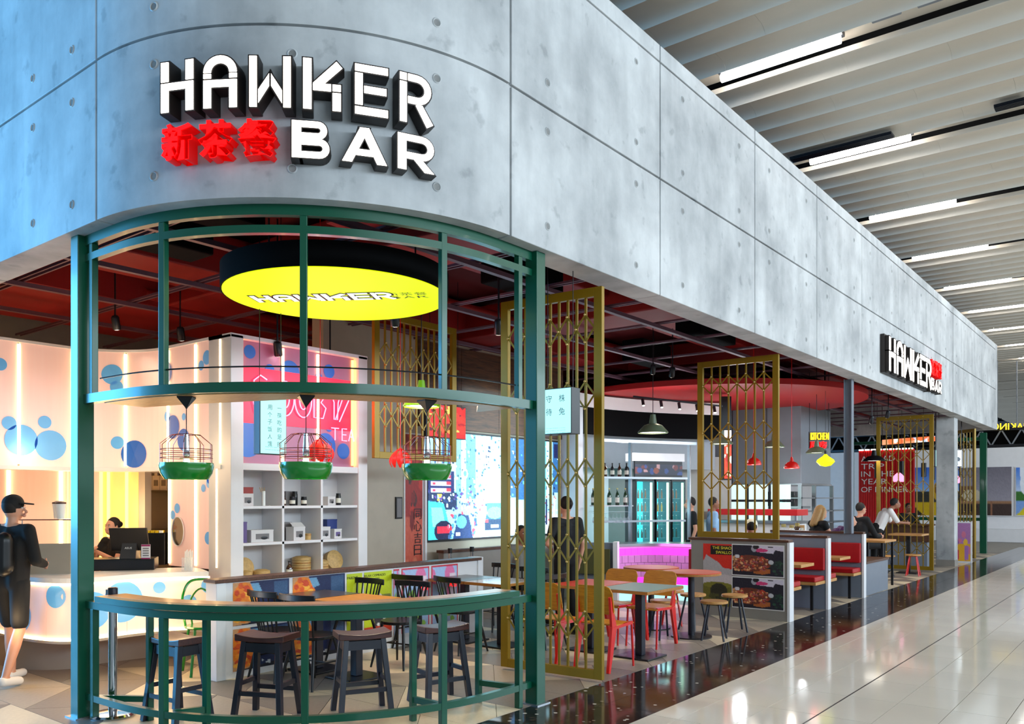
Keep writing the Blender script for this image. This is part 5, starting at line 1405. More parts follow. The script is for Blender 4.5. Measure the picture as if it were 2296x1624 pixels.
picture('poster', c, lambda u, v: (xa + (x0 - .014 - xa) * u, YN - .004, .14 + .90 * v), 'print_paper', np_)
mat('lemon_print', (236, 220, 60), .5)
for i, (s, zz, xx) in enumerate((('THE SHAO', .985, .64), ('SWALLO', .92, .70))):
    MB().box(xa + (x0 - xa) * .26, x0 - .014, YN - .007, YN - .005, zz - .033, zz + .033).build('title_bar', 'black_plastic', np_, world=True)
    text(s, 'poster_lettering', 'lemon_print', np_, (xa + (x0 - xa) * xx, YN - .009, zz), (1, 0, 0), (0, 0, 1), (x0 - xa) * (.64 if i == 0 else .52), .042, off=.01)
def booth_wall(label, y, x0=-5.72):
    t = thing('booth_partition', label, 'partition', (-4.9, y, 0), 0, 'booth partitions')
    MB().box(x0, -4.12, y, y + .12, 0, 1.09).build('panel', 'grey_laminate', t, world=True)
    MB().box(x0, -4.1, y - .012, y + .132, 1.09, 1.125).build('cap', 'walnut', t, world=True)
    MB().box(-4.12, -4.085, y - .008, y + .128, 0, 1.09).build('end_trim', 'white_paint', t, world=True)
booth_wall('grey booth partition with red seat, nearer the noodle posters', 12.98); booth_wall('grey booth partition beside the slim steel column', 14.88)
def bench(label, y, s, x0=-5.68, x1=-4.14, back=True):
    """red bench; s = -1 seat in front of (towards the camera), +1 behind"""
    t = thing('booth_bench', label, 'bench', (-5, y, 0), 0, 'red booth benches')
    y += s * .002; ya, yb_ = sorted((y, y + s * .44)); MB().box(x0, x1, ya, yb_, .445, .52).build('seat_cushion', 'red_vinyl', t, bevel=.015, world=True)
    MB().box(x0, x1 + .01, ya, yb_, .40, .445).build('seat_board', 'oak', t, world=True)
    if back: ya, yb_ = sorted((y, y + s * .07)); MB().box(x0, x1 + .01, ya, yb_, .60, .94).build('back_cushion', 'red_vinyl', t, bevel=.015, world=True)
    for xx in (x1 - .12, x0 + .3): MB().box(xx - .02, xx + .02, y + s * .22 - .02, y + s * .22 + .02, 0, .40).build('leg', 'black_metal', t, world=True)
bench('red vinyl booth bench facing the camera in the first booth', 12.98, -1); bench('red vinyl booth bench facing the camera in the second booth', 14.88, -1)
bench('red vinyl booth bench behind the noodle partition', YN + .14, 1); bench('red vinyl booth bench behind the first booth partition', 13.10, 1)
for i, y in enumerate((12.22, 14.02)):
    t = thing('booth_table', 'oak booth table in the %s booth' % ('first', 'second')[i], 'table', (-5.1, y, 0), 0, 'booth tables')
    MB().box(-5.7, -4.14, y - .28, y + .28, .70, .745).build('table_top', 'oak', t, bevel=.004, world=True); MB().box(-5.2, -5.1, y - .04, y + .04, .02, .70).build('pedestal', 'black_metal', t, world=True); MB().box(-5.4, -4.9, y - .2, y + .2, 0, .02).build('base_plate', 'black_metal', t, world=True)
# black bag on the first bench
t = thing('backpack', 'black backpack resting on the bench behind the noodle partition', 'bag', (-4.40, 11.74, .522)); MB().ell((0, 0, .2), (.14, .10, .22), 16, 10).build('bag_body', 'black_cloth', t, True); MB().tube([(.1, -.1, .3), (.2, -.14, .15), (.12, -.1, .02)], .012, 6).build('strap', 'black_cloth', t, True)
# low grey planter box and high table beyond the booths
t = thing('low_service_box', 'low blue grey box with walnut top beyond the booths', 'box', (-4.3, 15.9, 0)); MB().box(-4.48, -4.13, 15.15, 16.6, 0, .56).build('box_body', 'grey_laminate', t, bevel=.006, world=True); MB().box(-4.5, -4.11, 15.13, 16.62, .56, .60).build('cap', 'walnut', t, world=True)
t = thing('high_table', 'oak high table on black legs above the low grey box', 'table', (-4.45, 16.9, 0)); MB().box(-4.78, -4.2, 16.66, 17.5, .86, .90).build('table_top', 'oak', t, bevel=.004, world=True)
for xx in (-4.72, -4.26):
    for yy_ in (16.71, 17.44): MB().box(xx - .02, xx + .02, yy_ - .02, yy_ + .02, 0, .86).build('leg', 'black_metal', t, world=True)
mat('raft_red', (176, 14, 16), .5, var=.05, scale=1)
mat('fridge_glass', (200, 245, 250), .05, var=0, alpha=.07)
# ================================================================ BAR WITH PINK TILES
bar = thing('bar_counter', 'curved bar counter faced with pink lit square tiles', 'bar counter', (-6.9, 12.8, 0))
BPp = Path(smooth_path([D(1300, 13.2), D(1385, 13.75), D(1470, 14.0), D(1565, 13.7), D(1592, 13.55)], 6))
MB().wallstrip(BPp.p, -.05, .55, .90, .945).build('counter_top', 'steel', bar, True, world=True)
MB().wallstrip(BPp.p, .02, .06, .1, .90).build('core', 'white_laminate', bar, True, world=True)
MB().wallstrip(BPp.p, .0, .03, .0, .26).build('plinth_light', 'sign_cyan', bar, True, world=True)
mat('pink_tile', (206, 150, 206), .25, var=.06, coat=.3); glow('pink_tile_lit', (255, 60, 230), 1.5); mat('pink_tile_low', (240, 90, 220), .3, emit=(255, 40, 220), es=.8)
n = int(BPp.L / .125)
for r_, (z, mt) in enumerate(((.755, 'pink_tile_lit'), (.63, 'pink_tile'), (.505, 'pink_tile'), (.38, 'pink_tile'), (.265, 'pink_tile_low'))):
    for i in range(n):
        u0 = BPp.L * i / n + (.5 * BPp.L / n if r_ % 2 else 0); u1 = u0 + BPp.L / n
        if u1 > BPp.L or pix(*BPp.at(u0))[0] < 1370 or pix(*BPp.at(u1))[0] > 1585: continue
        MB().wallstrip([BPp.at(u0 + .004), BPp.at(u1 - .004)], -.008, .02, z, z + .117).build('tile', mt, bar, world=True)
x, y = D(1450, 13.2); point('bar_pink_light', (x, y, .8), 8, (1, .2, .85), .2)
# olive booth end at the left of the bar
a, b = D(1270, 12.9), D(1380, 12.7)
t = thing('olive_bench', 'olive vinyl bench with white end panel before the bar', 'bench', (b[0], b[1], 0))
MB().wallstrip([a, b], 0, .12, 0, 1.02).build('panel', 'grey_laminate', t, world=True); MB().wallstrip([D(1375, 12.66), D(1385, 12.64)], -.03, .14, 0, 1.04).build('end_post', 'white_paint', t, world=True)
MB().wallstrip([D(1280, 12.85), D(1368, 12.66)], -.06, 0, .55, .93).build('back_cushion', 'olive_vinyl', t, world=True); MB().wallstrip([D(1280, 12.8), D(1368, 12.6)], -.42, -.02, .40, .47).build('seat_cushion', 'olive_vinyl', t, world=True)
# bulkhead over the bar in curved bands
BK = Path(smooth_path([D(1265, 15.0), D(1345, 15.9), D(1430, 16.5), D(1520, 16.9), D(1620, 17.2)], 5))
t = thing('bar_bulkhead', 'curved bulkhead over the bar with grey and black bands', 'bulkhead', (BK.p[0][0], BK.p[0][1], 2.6))
MB().wallstrip(BK.p, 0, .1, 3.42, 3.66).build('grey_band', 'white_laminate', t, True, world=True); MB().wallstrip(BK.p, .03, .13, 2.92, 3.42).build('black_band', 'dark_void', t, True, world=True); MB().wallstrip(BK.p, .3, .4, 2.3, 2.95).build('lower_band', 'grey_paint', t, True, world=True)
x, y = D(1590, 17.6)
t = thing('round_ceiling_raft', 'round red ceiling raft above the bar', 'ceiling raft', (x, y, 3.70)); MB().lathe([(3.1, .0), (3.1, .1), (2.9, .12)], 60).build('raft_disc', 'raft_red', t, True); MB().lathe([(3.102, 0), (3.102, .1)], 60, cap=False).build('raft_rim', 'raft_red', t, True)
for a_ in (0, 120, 240): MB().tube([(2.4 * math.cos(math.radians(a_)), 2.4 * math.sin(math.radians(a_)), .1), (2.4 * math.cos(math.radians(a_)), 2.4 * math.sin(math.radians(a_)), 1.05)], .01, 6).build('hanger', 'black_metal', t)
# track with spotlights under the raft
ta, tb_ = D(1420, 15.2), D(1620, 15.8)
t = thing('bar_track', 'black lighting track with spot heads above the bar', 'track light', (ta[0], ta[1], 3.5)); MB().bar((*ta, 3.56), (*tb_, 3.45), .03, .03).build('rail', 'black_metal', t, world=True)
glow('spot_face', (255, 244, 226), 10.)
for i in range(5):
    f = (i + .5) / 5; p = (ta[0] + (tb_[0] - ta[0]) * f, ta[1] + (tb_[1] - ta[1]) * f, 3.48 - .1 * f)
    MB().tube([(p[0], p[1], p[2] + .05), (p[0] + .03, p[1] - .02, p[2] - .07)], .028, 10).build('spot_head', 'black_metal', t, True, world=True); MB().ell((p[0] + .033, p[1] - .022, p[2] - .075), (.022, .022, .012), 10, 6).build('spot_lens', 'spot_face', t, True, world=True)
# back bar wall, steel rack, fridges
a, b = D(1285, 17.2), D(1640, 18.2)
struct(MB().wallstrip([a, b], 0, .1, 0, 2.6).build('wall_bar', 'warm_grey'), 'grey wall behind the bar')
rk = thing('bar_rack', 'tall steel rack with bottle shelves over the bar', 'rack', (*D(1400, 14.4), 0))
for px, d in ((1345, 14.3), (1413, 14.6), (1545, 15.2)):
    q = D(px, d); MB().box(q[0] - .025, q[0] + .025, q[1] - .025, q[1] + .025, .945, 2.72).build('upright', 'steel', rk, world=True)
MB().bar((*D(1335, 14.25), 2.70), (*D(1560, 15.25), 2.70), .05, .05).build('top_rail', 'steel', rk, world=True)
for z, p1 in ((2.06, 1540), (1.30, 1536)): MB().bar((*D(1330, 14.3), z), (*D(p1, 15.0), z), .05, .035).build('long_rail', 'steel', rk, world=True)
for z in (2.08, 1.58): MB().wallstrip([D(1330, 14.45), D(1412, 14.75)], -.12, .12, z - .02, z).build('bottle_shelf', 'white_laminate', rk, world=True)
MB().wallstrip([D(1330, 14.4), D(1412, 14.7)], -.1, .15, 1.46, 1.475).build('glass_shelf', 'glass_clear', rk, world=True)
for i in range(4):
    q = D(1357 + 16 * i, 14.6); bottle('shelf_bottle', '%s dark bottle on the top bar shelf' % ('leftmost', 'second', 'third', 'rightmost')[i], q[0], q[1], 2.08, .036, .24, ('glass_brown', 'black_plastic', 'glass_brown', 'black_plastic')[i], 'paper_label', 'bottles on the bar shelves')
for i in range(5):
    q = D(1330 + 18 * i, 14.6); bottle('wine_bottle', '%s wine bottle on the lower bar shelf' % ('leftmost', 'second', 'third', 'fourth', 'rightmost')[i], q[0], q[1], 1.58, .038, .30, 'glass_green', 'paper_label', 'bottles on the bar shelves', 'gold_pin')
wg = None
for i in range(10):
    q = D(1332 + 8.5 * i, 14.45 + .05 * (i % 2)); lbl = '%s upturned wine glass in the rack under the bar shelf' % ('leftmost', 'second', 'third', 'fourth', 'fifth', 'sixth', 'seventh', 'eighth', 'ninth', 'rightmost')[i]
    if wg is None:
        wg = thing('wine_glass', lbl, 'glass', (*q, 1.27), 0, 'wine glasses in the rack'); MB().lathe([(.024, 0), (.034, .04), (.03, .09), (.006, .11)], 14, cap=False).build('bowl', 'glass_clear', wg, True); MB().lathe([(.004, .11), (.004, .165)], 8).build('stem', 'glass_clear', wg, True); MB().lathe([(.028, .168), (.03, .172)], 14).build('foot', 'glass_clear', wg, True)
    else: dup(wg, (*q, 1.27), 0, lbl)
glow('fridge_light', (200, 255, 220), 3.); glow('fridge_back', (30, 214, 232), 2.4)
fpx_ = [(1425, 1467), (1470, 1504), (1505, 1537)]
ORD = ('left', 'middle', 'right')
for k, (p0, p1) in enumerate(fpx_):
    a, b = D(p0, 15.6 + .15 * k), D(p1, 15.7 + .15 * k)
    rz = math.atan2(b[1] - a[1], b[0] - a[0]); w = math.dist(a, b)
    t = thing('drinks_fridge', 'tall glass door drinks fridge glowing cyan, %s of three' % ORD[k], 'fridge', (a[0], a[1], 0), rz, 'drinks fridges behind the bar')
    MB().box(0, .03, 0, .5, 0, 2.06).build('side', 'black_plastic', t); MB().box(w - .03, w, 0, .5, 0, 2.06).build('side', 'black_plastic', t); MB().box(0, w, 0, .5, 2.02, 2.06).build('top', 'black_plastic', t); MB().box(0, w, 0, .5, 0, .3).build('bottom', 'black_plastic', t)
    MB().box(.03, w - .03, .46, .5, .3, 2.02).build('lit_back', 'fridge_back', t); MB().box(w - .065, w - .035, .02, .05, .32, 2.0).build('light_strip', 'fridge_light', t)
    for z in (.95, 1.2, 1.45, 1.7): MB().box(.03, w - .07, .1, .46, z - .008, z).build('shelf', 'glass_clear', t)
    gd_ = MB().box(.0, w, -.01, .0, .3, 2.03).build('glass_door', 'fridge_glass', t)
    MB().box(.0, .02, -.02, -.01, .3, 2.03).build('door_frame', 'black_plastic', gd_)
mat('bottle_orange', (230, 170, 30), .2); mat('bottle_amber', (170, 96, 40), .15); mat('bottle_teal', (60, 150, 150), .2)
bp = {}
for mt in ('bottle_orange', 'bottle_amber', 'bottle_teal', 'glass_green'):
    bp[mt] = (MB().lathe([(.017, 0), (.019, .008), (.019, .10), (.009, .14), (.008, .165)], 10).mesh('bottle_body', mt, True), MB().lathe([(.010, .163), (.010, .18)], 8).mesh('bottle_cap', 'lamp_white', True))
RN = {.95: 'lowest', 1.2: 'third', 1.45: 'second', 1.7: 'top'}
for k, (p0, p1) in enumerate(fpx_):
    a, b = Vector(D(p0, 15.6 + .15 * k)), Vector(D(p1, 15.7 + .15 * k)); dr_ = (b - a).normalized(); nn = Vector((-dr_.y, dr_.x)); w = (b - a).length
    for z in (.95, 1.2, 1.45, 1.7):
        nbt = 4 if k == 0 else 3
        for i in range(nbt):
            q = a + dr_ * (.06 + (w - .15) * i / (nbt - .999) * .95) + nn * .18
            mt = {1.7: 'bottle_amber', 1.45: 'bottle_orange' if k == 1 else 'bottle_amber', 1.2: 'bottle_teal', .95: 'glass_green'}[z]
            t = thing('fridge_bottle', '%s bottle from the left on the %s shelf of the %s drinks fridge' % (('first', 'second', 'third', 'fourth')[i], RN[z], ORD[k]), 'bottle', (q.x, q.y, z), 0, 'bottles in the drinks fridges')
            inst('bottle_body', bp[mt][0], t, (0, 0, 0)); inst('bottle_cap', bp[mt][1], t, (0, 0, 0))
for px_, d_, z_, w_ in ((1400, 15.2, 2.5, 30), (1500, 15.0, 3.1, 14), (1660, 16.2, 2.4, 40), (1800, 17.0, 1.9, 25)):
    x, y = D(px_, d_); point('bar_fill_light', (x, y, z_), w_, (.9, .95, 1.), .12)  # points added to brighten bar and kitchen, without fittings
x, y = D(1480, 15.2); point('fridge_spill', (x, y, 1.5), 6, (.4, .95, 1.), .2)
# menu strip above fridges
a, b = D(1424, 15.5), D(1530, 15.9)
t = thing('fridge_header', 'row of dark food pictures above the fridges', 'menu board', (a[0], a[1], 2.12))
c = Canvas(60, 14, (30, 34, 50)); c.blobs(14, 0, .1, 1, .9, .05, [(120, 60, 40), (160, 120, 120), (40, 60, 110), (90, 40, 40)])
picture('pictures', c, lambda u, v: (a[0] + (b[0] - a[0]) * u, a[1] + (b[1] - a[1]) * u, 2.14 + .2 * v), 'print_dim', t)
MB().wallstrip([a, b], .006, .05, 2.08, 2.40).build('board', 'black_plastic', t, world=True); MB().wallstrip([D(1420, 15.5), D(1535, 15.9)], .0, .3, 2.40, 2.55).build('header_box', 'white_laminate', t, world=True)
# bar pendants
def shade_lamp(name, label, px, py_rim, d, r, h, mt, grp, style='cone', watt=4, lit=True):
    q = D(px, d); z = CAMH + (HY - py_rim) / FPX * d
    t = thing(name, label, 'pendant lamp', (*q, z), 0, grp)
    if style == 'cone': pr_ = [(r, 0), (r * .98, .015), (r * .62, h * .38), (r * .56, h * .42), (r * .26, h * .5), (r * .17, h)]
    else: pr_ = [(r, 0), (r * .98, .02), (r * .86, h * .3), (r * .6, h * .5), (r * .28, h * .6), (r * .12, h)]
    k = len(pr_); inner = [(max(a_ - .008, .004), b_ - .004) for a_, b_ in pr_[::-1]]
    sd_ = MB().lathe(pr_ + inner, 30, cap=False).build('lamp_shade', mt, t, True)
    MB().lathe([(r * .92, .012), (r * .5, .016)], 24).build('diffuser', 'lamp_glow', sd_)
    MB().tube([(0, 0, h), (0, 0, 4.72 - z)], .005, 6).build('cord', mt if 'red' in mt else 'black_plastic', t)
    MB().lathe([(.045, 4.66 - z), (.05, 4.72 - z)], 14).build('ceiling_rose', mt, t, True)
    if watt: point(name + '_light', (q[0], q[1], z - .08), watt, (1, .9, .78), .06)
    return t
G1 = 'grey green metal pendants'; G2 = 'small red pendants'
shade_lamp('metal_pendant', 'sage green metal pendant lamp hanging before the bar', 1464, 971, 12.2, .225, .27, 'sage_enamel', G1)
shade_lamp('metal_pendant', 'lime green metal pendant lamp above the third cage lamp', 945, 912, 8.6, .19, .27, 'lime_enamel', G1, watt=8)
shade_lamp('metal_pendant', 'sage metal pendant half hidden by the left bars of the noodle screen', 1618, 996, 15.2, .21, .25, 'sage_enamel', G1, watt=0)
shade_lamp('metal_pendant', 'sage metal pendant at the right edge of the noodle screen', 1735, 1003, 15.6, .2, .25, 'sage_enamel', G1, watt=0)
shade_lamp('metal_pendant', 'dark metal pendant under the kitchen sign', 1831, 1016, 16., .2, .24, 'sage_enamel', G1, watt=0)
shade_lamp('metal_pendant', 'dark metal pendant before the red wall behind the far screen', 1960, 1034, 20., .26, .26, 'black_metal', G1, watt=0)
shade_lamp('red_pendant', 'small red pendant lamp seen through the noodle screen', 1690, 1042, 13.8, .125, .19, 'red_enamel', G2, 'bell')
shade_lamp('red_pendant', 'small red pendant lamp right of the noodle screen', 1775, 1050, 14.2, .13, .19, 'red_enamel', G2, 'bell')
# yellow glass pendant
q = D(1851, 15.5); glow('yellow_glass', (226, 226, 30), 1.1)
t = thing('yellow_glass_pendant', 'yellow glass pendant lamp below the kitchen sign', 'pendant lamp', (*q, 2.29)); MB().lathe([(.01, .0), (.10, .02), (.165, .09), (.15, .13), (.05, .2), (.02, .24)], 26).build('glass_shade', 'yellow_glass', t, True); MB().tube([(0, 0, .24), (0, 0, 4.72 - 2.29)], .004, 6).build('cord', 'black_plastic', t); MB().lathe([(.025, .22), (.025, .3)], 10).build('lamp_holder', 'black_plastic', t, True)
# lotus lamps with petals
glow('lotus_pink', (255, 150, 190), 1.6); glow('lotus_red', (255, 60, 50), 1.2)
def lotus(label, px, py, d, r, mt, grp='petal lamps'):
    q = D(px, d); z = CAMH + (HY - py) / FPX * d
    t = thing('petal_lamp', label, 'pendant lamp', (*q, z), 0, grp)
    for k in range(8):
        a0 = 2 * PI * k / 8; vs = []; fs = []; m_ = 6
        for i in range(m_ + 1):
            f = i / m_; rr = r * math.sin(.25 + f * 2.0); zz = r * (.95 - 1.7 * f); wd = .42 * math.sin(.35 + f * 2.4)
            for s in (-1, 0, 1): a_ = a0 + s * wd * .9; rad = rr * (1.06 if s == 0 else .97); vs.append((rad * math.cos(a_), rad * math.sin(a_), zz))
        for i in range(m_):
            for s in range(2): fs.append((i * 3 + s, i * 3 + s + 1, i * 3 + s + 4, i * 3 + s + 3))
        MB().add(vs, fs).build('petal', mt, t, True)
    MB().tube([(0, 0, r * .8), (0, 0, 4.72 - z)], .004, 6).build('cord', 'red_plastic', t); MB().lathe([(r * .2, r * .75), (r * .12, r * 1.05)], 10).build('cap', 'red_plastic', t, True)
mat('red_petal', (214, 26, 20), .4, emit=(255, 30, 20), es=.35)
lotus('red petal lamp behind the middle cage lamp', 718, 1013, 8.3, .13, 'red_petal')
lotus('red petal lamp left of the screen under the hanging lattice', 898, 1030, 9.3, .12, 'red_petal')
lotus('pink petal lamp in front of the red wall', 2015, 1072, 23., .15, 'lotus_pink'); lotus('pink petal lamp right of the concrete column', 2140, 1075, 25., .16, 'lotus_pink')
# vertical glowing banner and dark sleeve on the screen stile
q = D(1632, 15.9)
t = thing('lit_banner', 'narrow vertical banner with red and white lit picture', 'banner', (*q, 2.1)); a, b = D(1624, 15.9), D(1640, 15.9)
c = Canvas(12, 60, (230, 60, 20)); c.rect(0, .75, 1, 1, (240, 240, 246)); c.blobs(12, 0, 0, 1, .8, .3, [(250, 150, 60), (220, 40, 20), (255, 230, 200), (160, 20, 16)])
picture('banner_picture', c, lambda u, v: (a[0] + (b[0] - a[0]) * u, a[1] + (b[1] - a[1]) * u, 2.08 + .92 * v), 'print_lightbox', t); MB().wallstrip([D(1615, 15.92), b], .01, .08, 2.05, 3.65).build('banner_box', 'black_plastic', t, world=True)

# ================================================================ KITCHEN
kh = thing('kitchen_hood', 'big grey steel kitchen hood block', 'kitchen hood', (-6.9, 19, 2.0))
MB().box(-9.2, -6.24, 18.0, 20.0, 2.02, 3.75).build('hood_body', 'grey_paint', kh, bevel=.01, world=True)
MB().box(-9.22, -6.22, 17.98, 20.02, 1.99, 2.03).build('hood_rim', 'steel', kh, world=True)
for x in (-7.0, -7.8, -8.6): MB().box(x - .004, x + .004, 17.985, 18.0, 2.03, 3.75).build('seam', 'black_metal', kh, world=True)
ks = thing('kitchen_pass', 'steel kitchen pass shelves under the hood', 'shelving', (-6.3, 19.5, 0))
for y in (18.05, 18.95, 20.2, 21.6): MB().box(-6.32, -6.24, y - .03, y + .03, .0, 2.0).build('upright', 'steel', ks, world=True)
for z in (1.15, 1.42, 1.72): MB().box(-6.6, -6.24, 18.0, 21.65, z - .025, z).build('shelf', 'steel', ks, world=True)
MB().box(-9.2, -6.24, 18.0, 18.6, 1.48, 1.53).build('oven_shelf', 'steel', ks, world=True); MB().box(-9.2, -6.5, 18.4, 18.6, .9, 1.5).build('splash_wall', 'white_laminate', ks, world=True)
mw = thing('microwave', 'black microwave oven on the kitchen shelf', 'microwave', (-6.75, 18.05, 1.53))
MB().box(-7.0, -6.4, 18.04, 18.4, 1.53, 1.85).build('oven_body', 'black_plastic', mw, bevel=.006, world=True); dg_ = MB().box(-6.96, -6.55, 18.03, 18.04, 1.56, 1.83).build('door', 'black_metal', mw, world=True); MB().box(-6.93, -6.62, 18.026, 18.03, 1.6, 1.79).build('window', 'mirror', dg_, world=True); MB().box(-6.58, -6.565, 18.01, 18.03, 1.58, 1.81).build('handle', 'chrome', dg_, world=True); MB().box(-6.52, -6.43, 18.032, 18.04, 1.6, 1.8).build('control_panel', 'black_metal', mw, world=True)
struct(MB().box(-9.3, -9.2, 12.3, 27.9, 0, 3.8).build('wall_kitchen', 'white_laminate'), 'pale kitchen back wall')
kc = thing('kitchen_counter', 'pale kitchen counter with red serving shelf behind the noodle screen', 'counter', (-6.6, 16.6, 0))
MB().box(-8.8, -5.75, 16.3, 16.9, 0, 1.2).build('counter_body', 'cloth_white', kc, world=True); MB().box(-8.8, -5.72, 16.25, 16.95, 1.2, 1.25).build('counter_top', 'steel', kc, world=True); MB().box(-7.6, -5.72, 16.27, 16.9, 1.36, 1.48).build('red_shelf', 'red_plastic', kc, world=True)
for x in (-7.5, -6.6, -5.8): MB().box(x - .015, x + .015, 16.4, 16.43, 1.25, 1.36).build('shelf_post', 'steel', kc, world=True)
glow('kitchen_lit', (214, 246, 240), 1.0)
kp = thing('kitchen_screen', 'bright frosted kitchen panes in a dark frame', 'window', (-7.6, 17.6, 1.2))
for i, x in enumerate((-7.75, -7.25, -6.75)):
    for z0, z1 in ((1.15, 1.62), (1.68, 2.0)): MB().box(x, x + .42, 17.6, 17.62, z0, z1).build('pane', 'kitchen_lit', kp, world=True)
    MB().box(x - .05, x - .02, 17.58, 17.64, 0, 2.02).build('frame_bar', 'black_metal', kp, world=True)
MB().box(-7.8, -6.3, 17.58, 17.64, 1.63, 1.67).build('frame_bar', 'black_metal', kp, world=True)
# condiment jars on the counter behind the booths
for i, (px, hh, mt, lb) in enumerate([(1757, .22, 'glass_clear', 'glass jar with rounded body at the left end of the pass'), (1775, .20, 'lamp_white', 'white jar beside the glass one'), (1788, .24, 'glass_brown', 'brown glass jar with gold lid'), (1797, .16, 'oak', 'wooden menu block at the right end of the jars')]):
    q = D(px, 15.6)
    if mt == 'oak':
        t = thing('menu_block', lb, 'block', (*q, 1.0), YAW, 'table condiments'); MB().box(-.05, .05, -.03, .03, 0, .2).build('block_body', 'oak', t, bevel=.004); MB().box(-.03, .03, -.032, -.03, .03, .15).build('block_label', 'paper_label', t)
    else:
        t = thing('condiment_jar', lb, 'jar', (*q, 1.0), 0, 'table condiments'); MB().lathe([(.05, 0), (.06, .02), (.06, hh * .6), (.04, hh * .75)], 16).build('jar_body', mt, t, True); MB().lathe([(.042, hh * .74), (.042, hh), (.02, hh)], 14).build('lid', 'gold_pin', t, True)
t = thing('condiment_shelf', 'narrow steel ledge carrying the condiment jars', 'shelf', (*D(1775, 15.6), .0)); q0, q1 = D(1740, 15.5), D(1815, 15.5); MB().wallstrip([q0, q1], -.1, .3, .96, 1.0).build('ledge', 'steel', t, world=True)
for q in (q0, q1): MB().box(q[0] - .02, q[0] + .02, q[1] - .02, q[1] + .02, 0, .96).build('leg', 'steel', t, world=True)
# KITCHEN sign
glow('sign_yellow', (255, 214, 30), 1.6)
q = D(1838, 17.4); t = thing('kitchen_sign', 'lit yellow KITCHEN letters with red characters', 'sign', (*q, 2.9))
text('KITCHEN', 'lettering', 'sign_yellow', t, (*q, 3.0), (CR[0], CR[1], 0), (0, 0, 1), (.37), .15, extrude=.02, off=-.012, thick=.03)
text('厨房', 'red_lettering', 'sign_red', t, (*D(1835, 17.4), 2.82), (CR[0], CR[1], 0), (0, 0, 1), .34, .15, extrude=.02, off=.01, thick=.03)
a, b = D(1815, 17.45), D(1858, 17.45); MB().wallstrip([a, b], 0, .05, 2.75, 3.1).build('backing', 'black_plastic', t, world=True)
for qq in (a, b): MB().tube([(*qq, 3.1), (*qq, 4.72)], .006, 6).build('hanger', 'black_metal', t, world=True)

# ================================================================ FAR END
rw = thing('red_slat_wall', 'red ribbed wall with white lettering at the far end', 'wall panel', (-7.1, 27.6, 0))
x0, x1 = PY(1925, 1060, 27.6)[0], PY(2050, 1060, 27.6)[0]; nR = 24
for i in range(nR):
    xa_ = x0 + (x1 - x0) * i / nR; MB().box(xa_ + .006, xa_ + (x1 - x0) / nR - .006, 27.6, 27.66, 0, 3.22).build('rib', 'red_plastic', rw, world=True)
MB().box(x0, x1, 27.66, 27.7, 0, 3.22).build('backing', 'red_duct', rw, world=True)
for i in range(9): xa_ = x0 + (x1 - x0) * i / 9; MB().box(xa_ + .02, xa_ + (x1 - x0) / 9 - .03, 27.56, 27.6, 3.21, 3.25).build('top_light', 'lamp_glow', rw, world=True)
for s, py, w_ in (('A ROAD', 1029, .80), ('TRIP', 1046, .55), ('IN THE', 1063, .78), ('YEAR', 1080, .62), ('OF DINNER', 1098, 1.1)):
    z = PY(1960, py, 27.58)[1]; text(s, 'wall_lettering', 'lamp_white', rw, (x0 + .08 + w_ / 2 * 1.25, 27.59, z), (1, 0, 0), (0, 0, 1), w_ * 1.25, .17)
for i, (w_, xx) in enumerate(((.35, -.5), )): pass
# pictures on the far white wall
def land(kind):
    c = Canvas(60, 36, (120, 160, 220))
    if kind == 0: c.grad(0, .45, 1, 1, (150, 190, 236), (50, 100, 200)); c.rect(0, .25, 1, .5, (50, 50, 44)); c.rect(0, 0, 1, .28, (206, 170, 20)); c.poly([(0, 0), (.3, 0), (.1, .2), (0, .16)], (40, 30, 24)); c.ell(.6, .5, .12, .2, (200, 160, 40)); c.blobs(8, .52, .3, .68, .6, .03, [(120, 70, 20), (230, 190, 60)])
    elif kind == 1: c.grad(0, .3, 1, 1, (150, 146, 158), (112, 108, 120)); c.rect(0, 0, 1, .3, (60, 44, 40)); c.rect(0, .24, 1, .3, (150, 110, 80)); c.rect(0, .3, .3, .6, (110, 80, 60)); c.ell(.25, .42, .2, .12, (190, 180, 160)); c.rect(.6, 0, .64, .3, (140, 96, 70)); c.blobs(6, .1, .05, .6, .2, .03, [(20, 16, 16), (170, 160, 150)])
    else: c.grad(0, .5, 1, 1, (190, 210, 240), (60, 120, 220)); c.rect(0, .3, 1, .5, (50, 110, 40)); c.poly([(0, 0), (1, 0), (1, .5), (.6, .45)], (214, 200, 30)); c.blobs(10, 0, .6, 1, .95, .1, [(230, 236, 246)])
    return c.noise(5)
for k, (p0, p1) in enumerate(((2040, 2150), (2152, 2268), (2278, 2360))):
    xa_, z1 = PY(p0, 1050, 37.9); xb_, z0 = PY(p1, 1156, 37.9); xb_ = PY(p1, 1156, 37.9)[0]; z1 = PY((p0 + p1) / 2, 1048, 37.9)[1]; z0 = PY((p0 + p1) / 2, 1156, 37.9)[1]
    t = thing('wall_picture', ('large landscape print with yellow field left of the far post', 'large print of a grey kitchen scene on the far wall', 'landscape print with yellow road at the right frame edge')[k], 'picture', ((xa_ + xb_) / 2, 37.9, z0))
    MB().box(xa_ - .03, xb_ + .03, 37.92, 37.98, z0 - .03, z1 + .03).build('frame', 'white_paint', t, world=True)
    picture('print', land(k), lambda u, v: (xa_ + (xb_ - xa_) * u, 37.91, z0 + (z1 - z0) * v), 'print_paper', t)
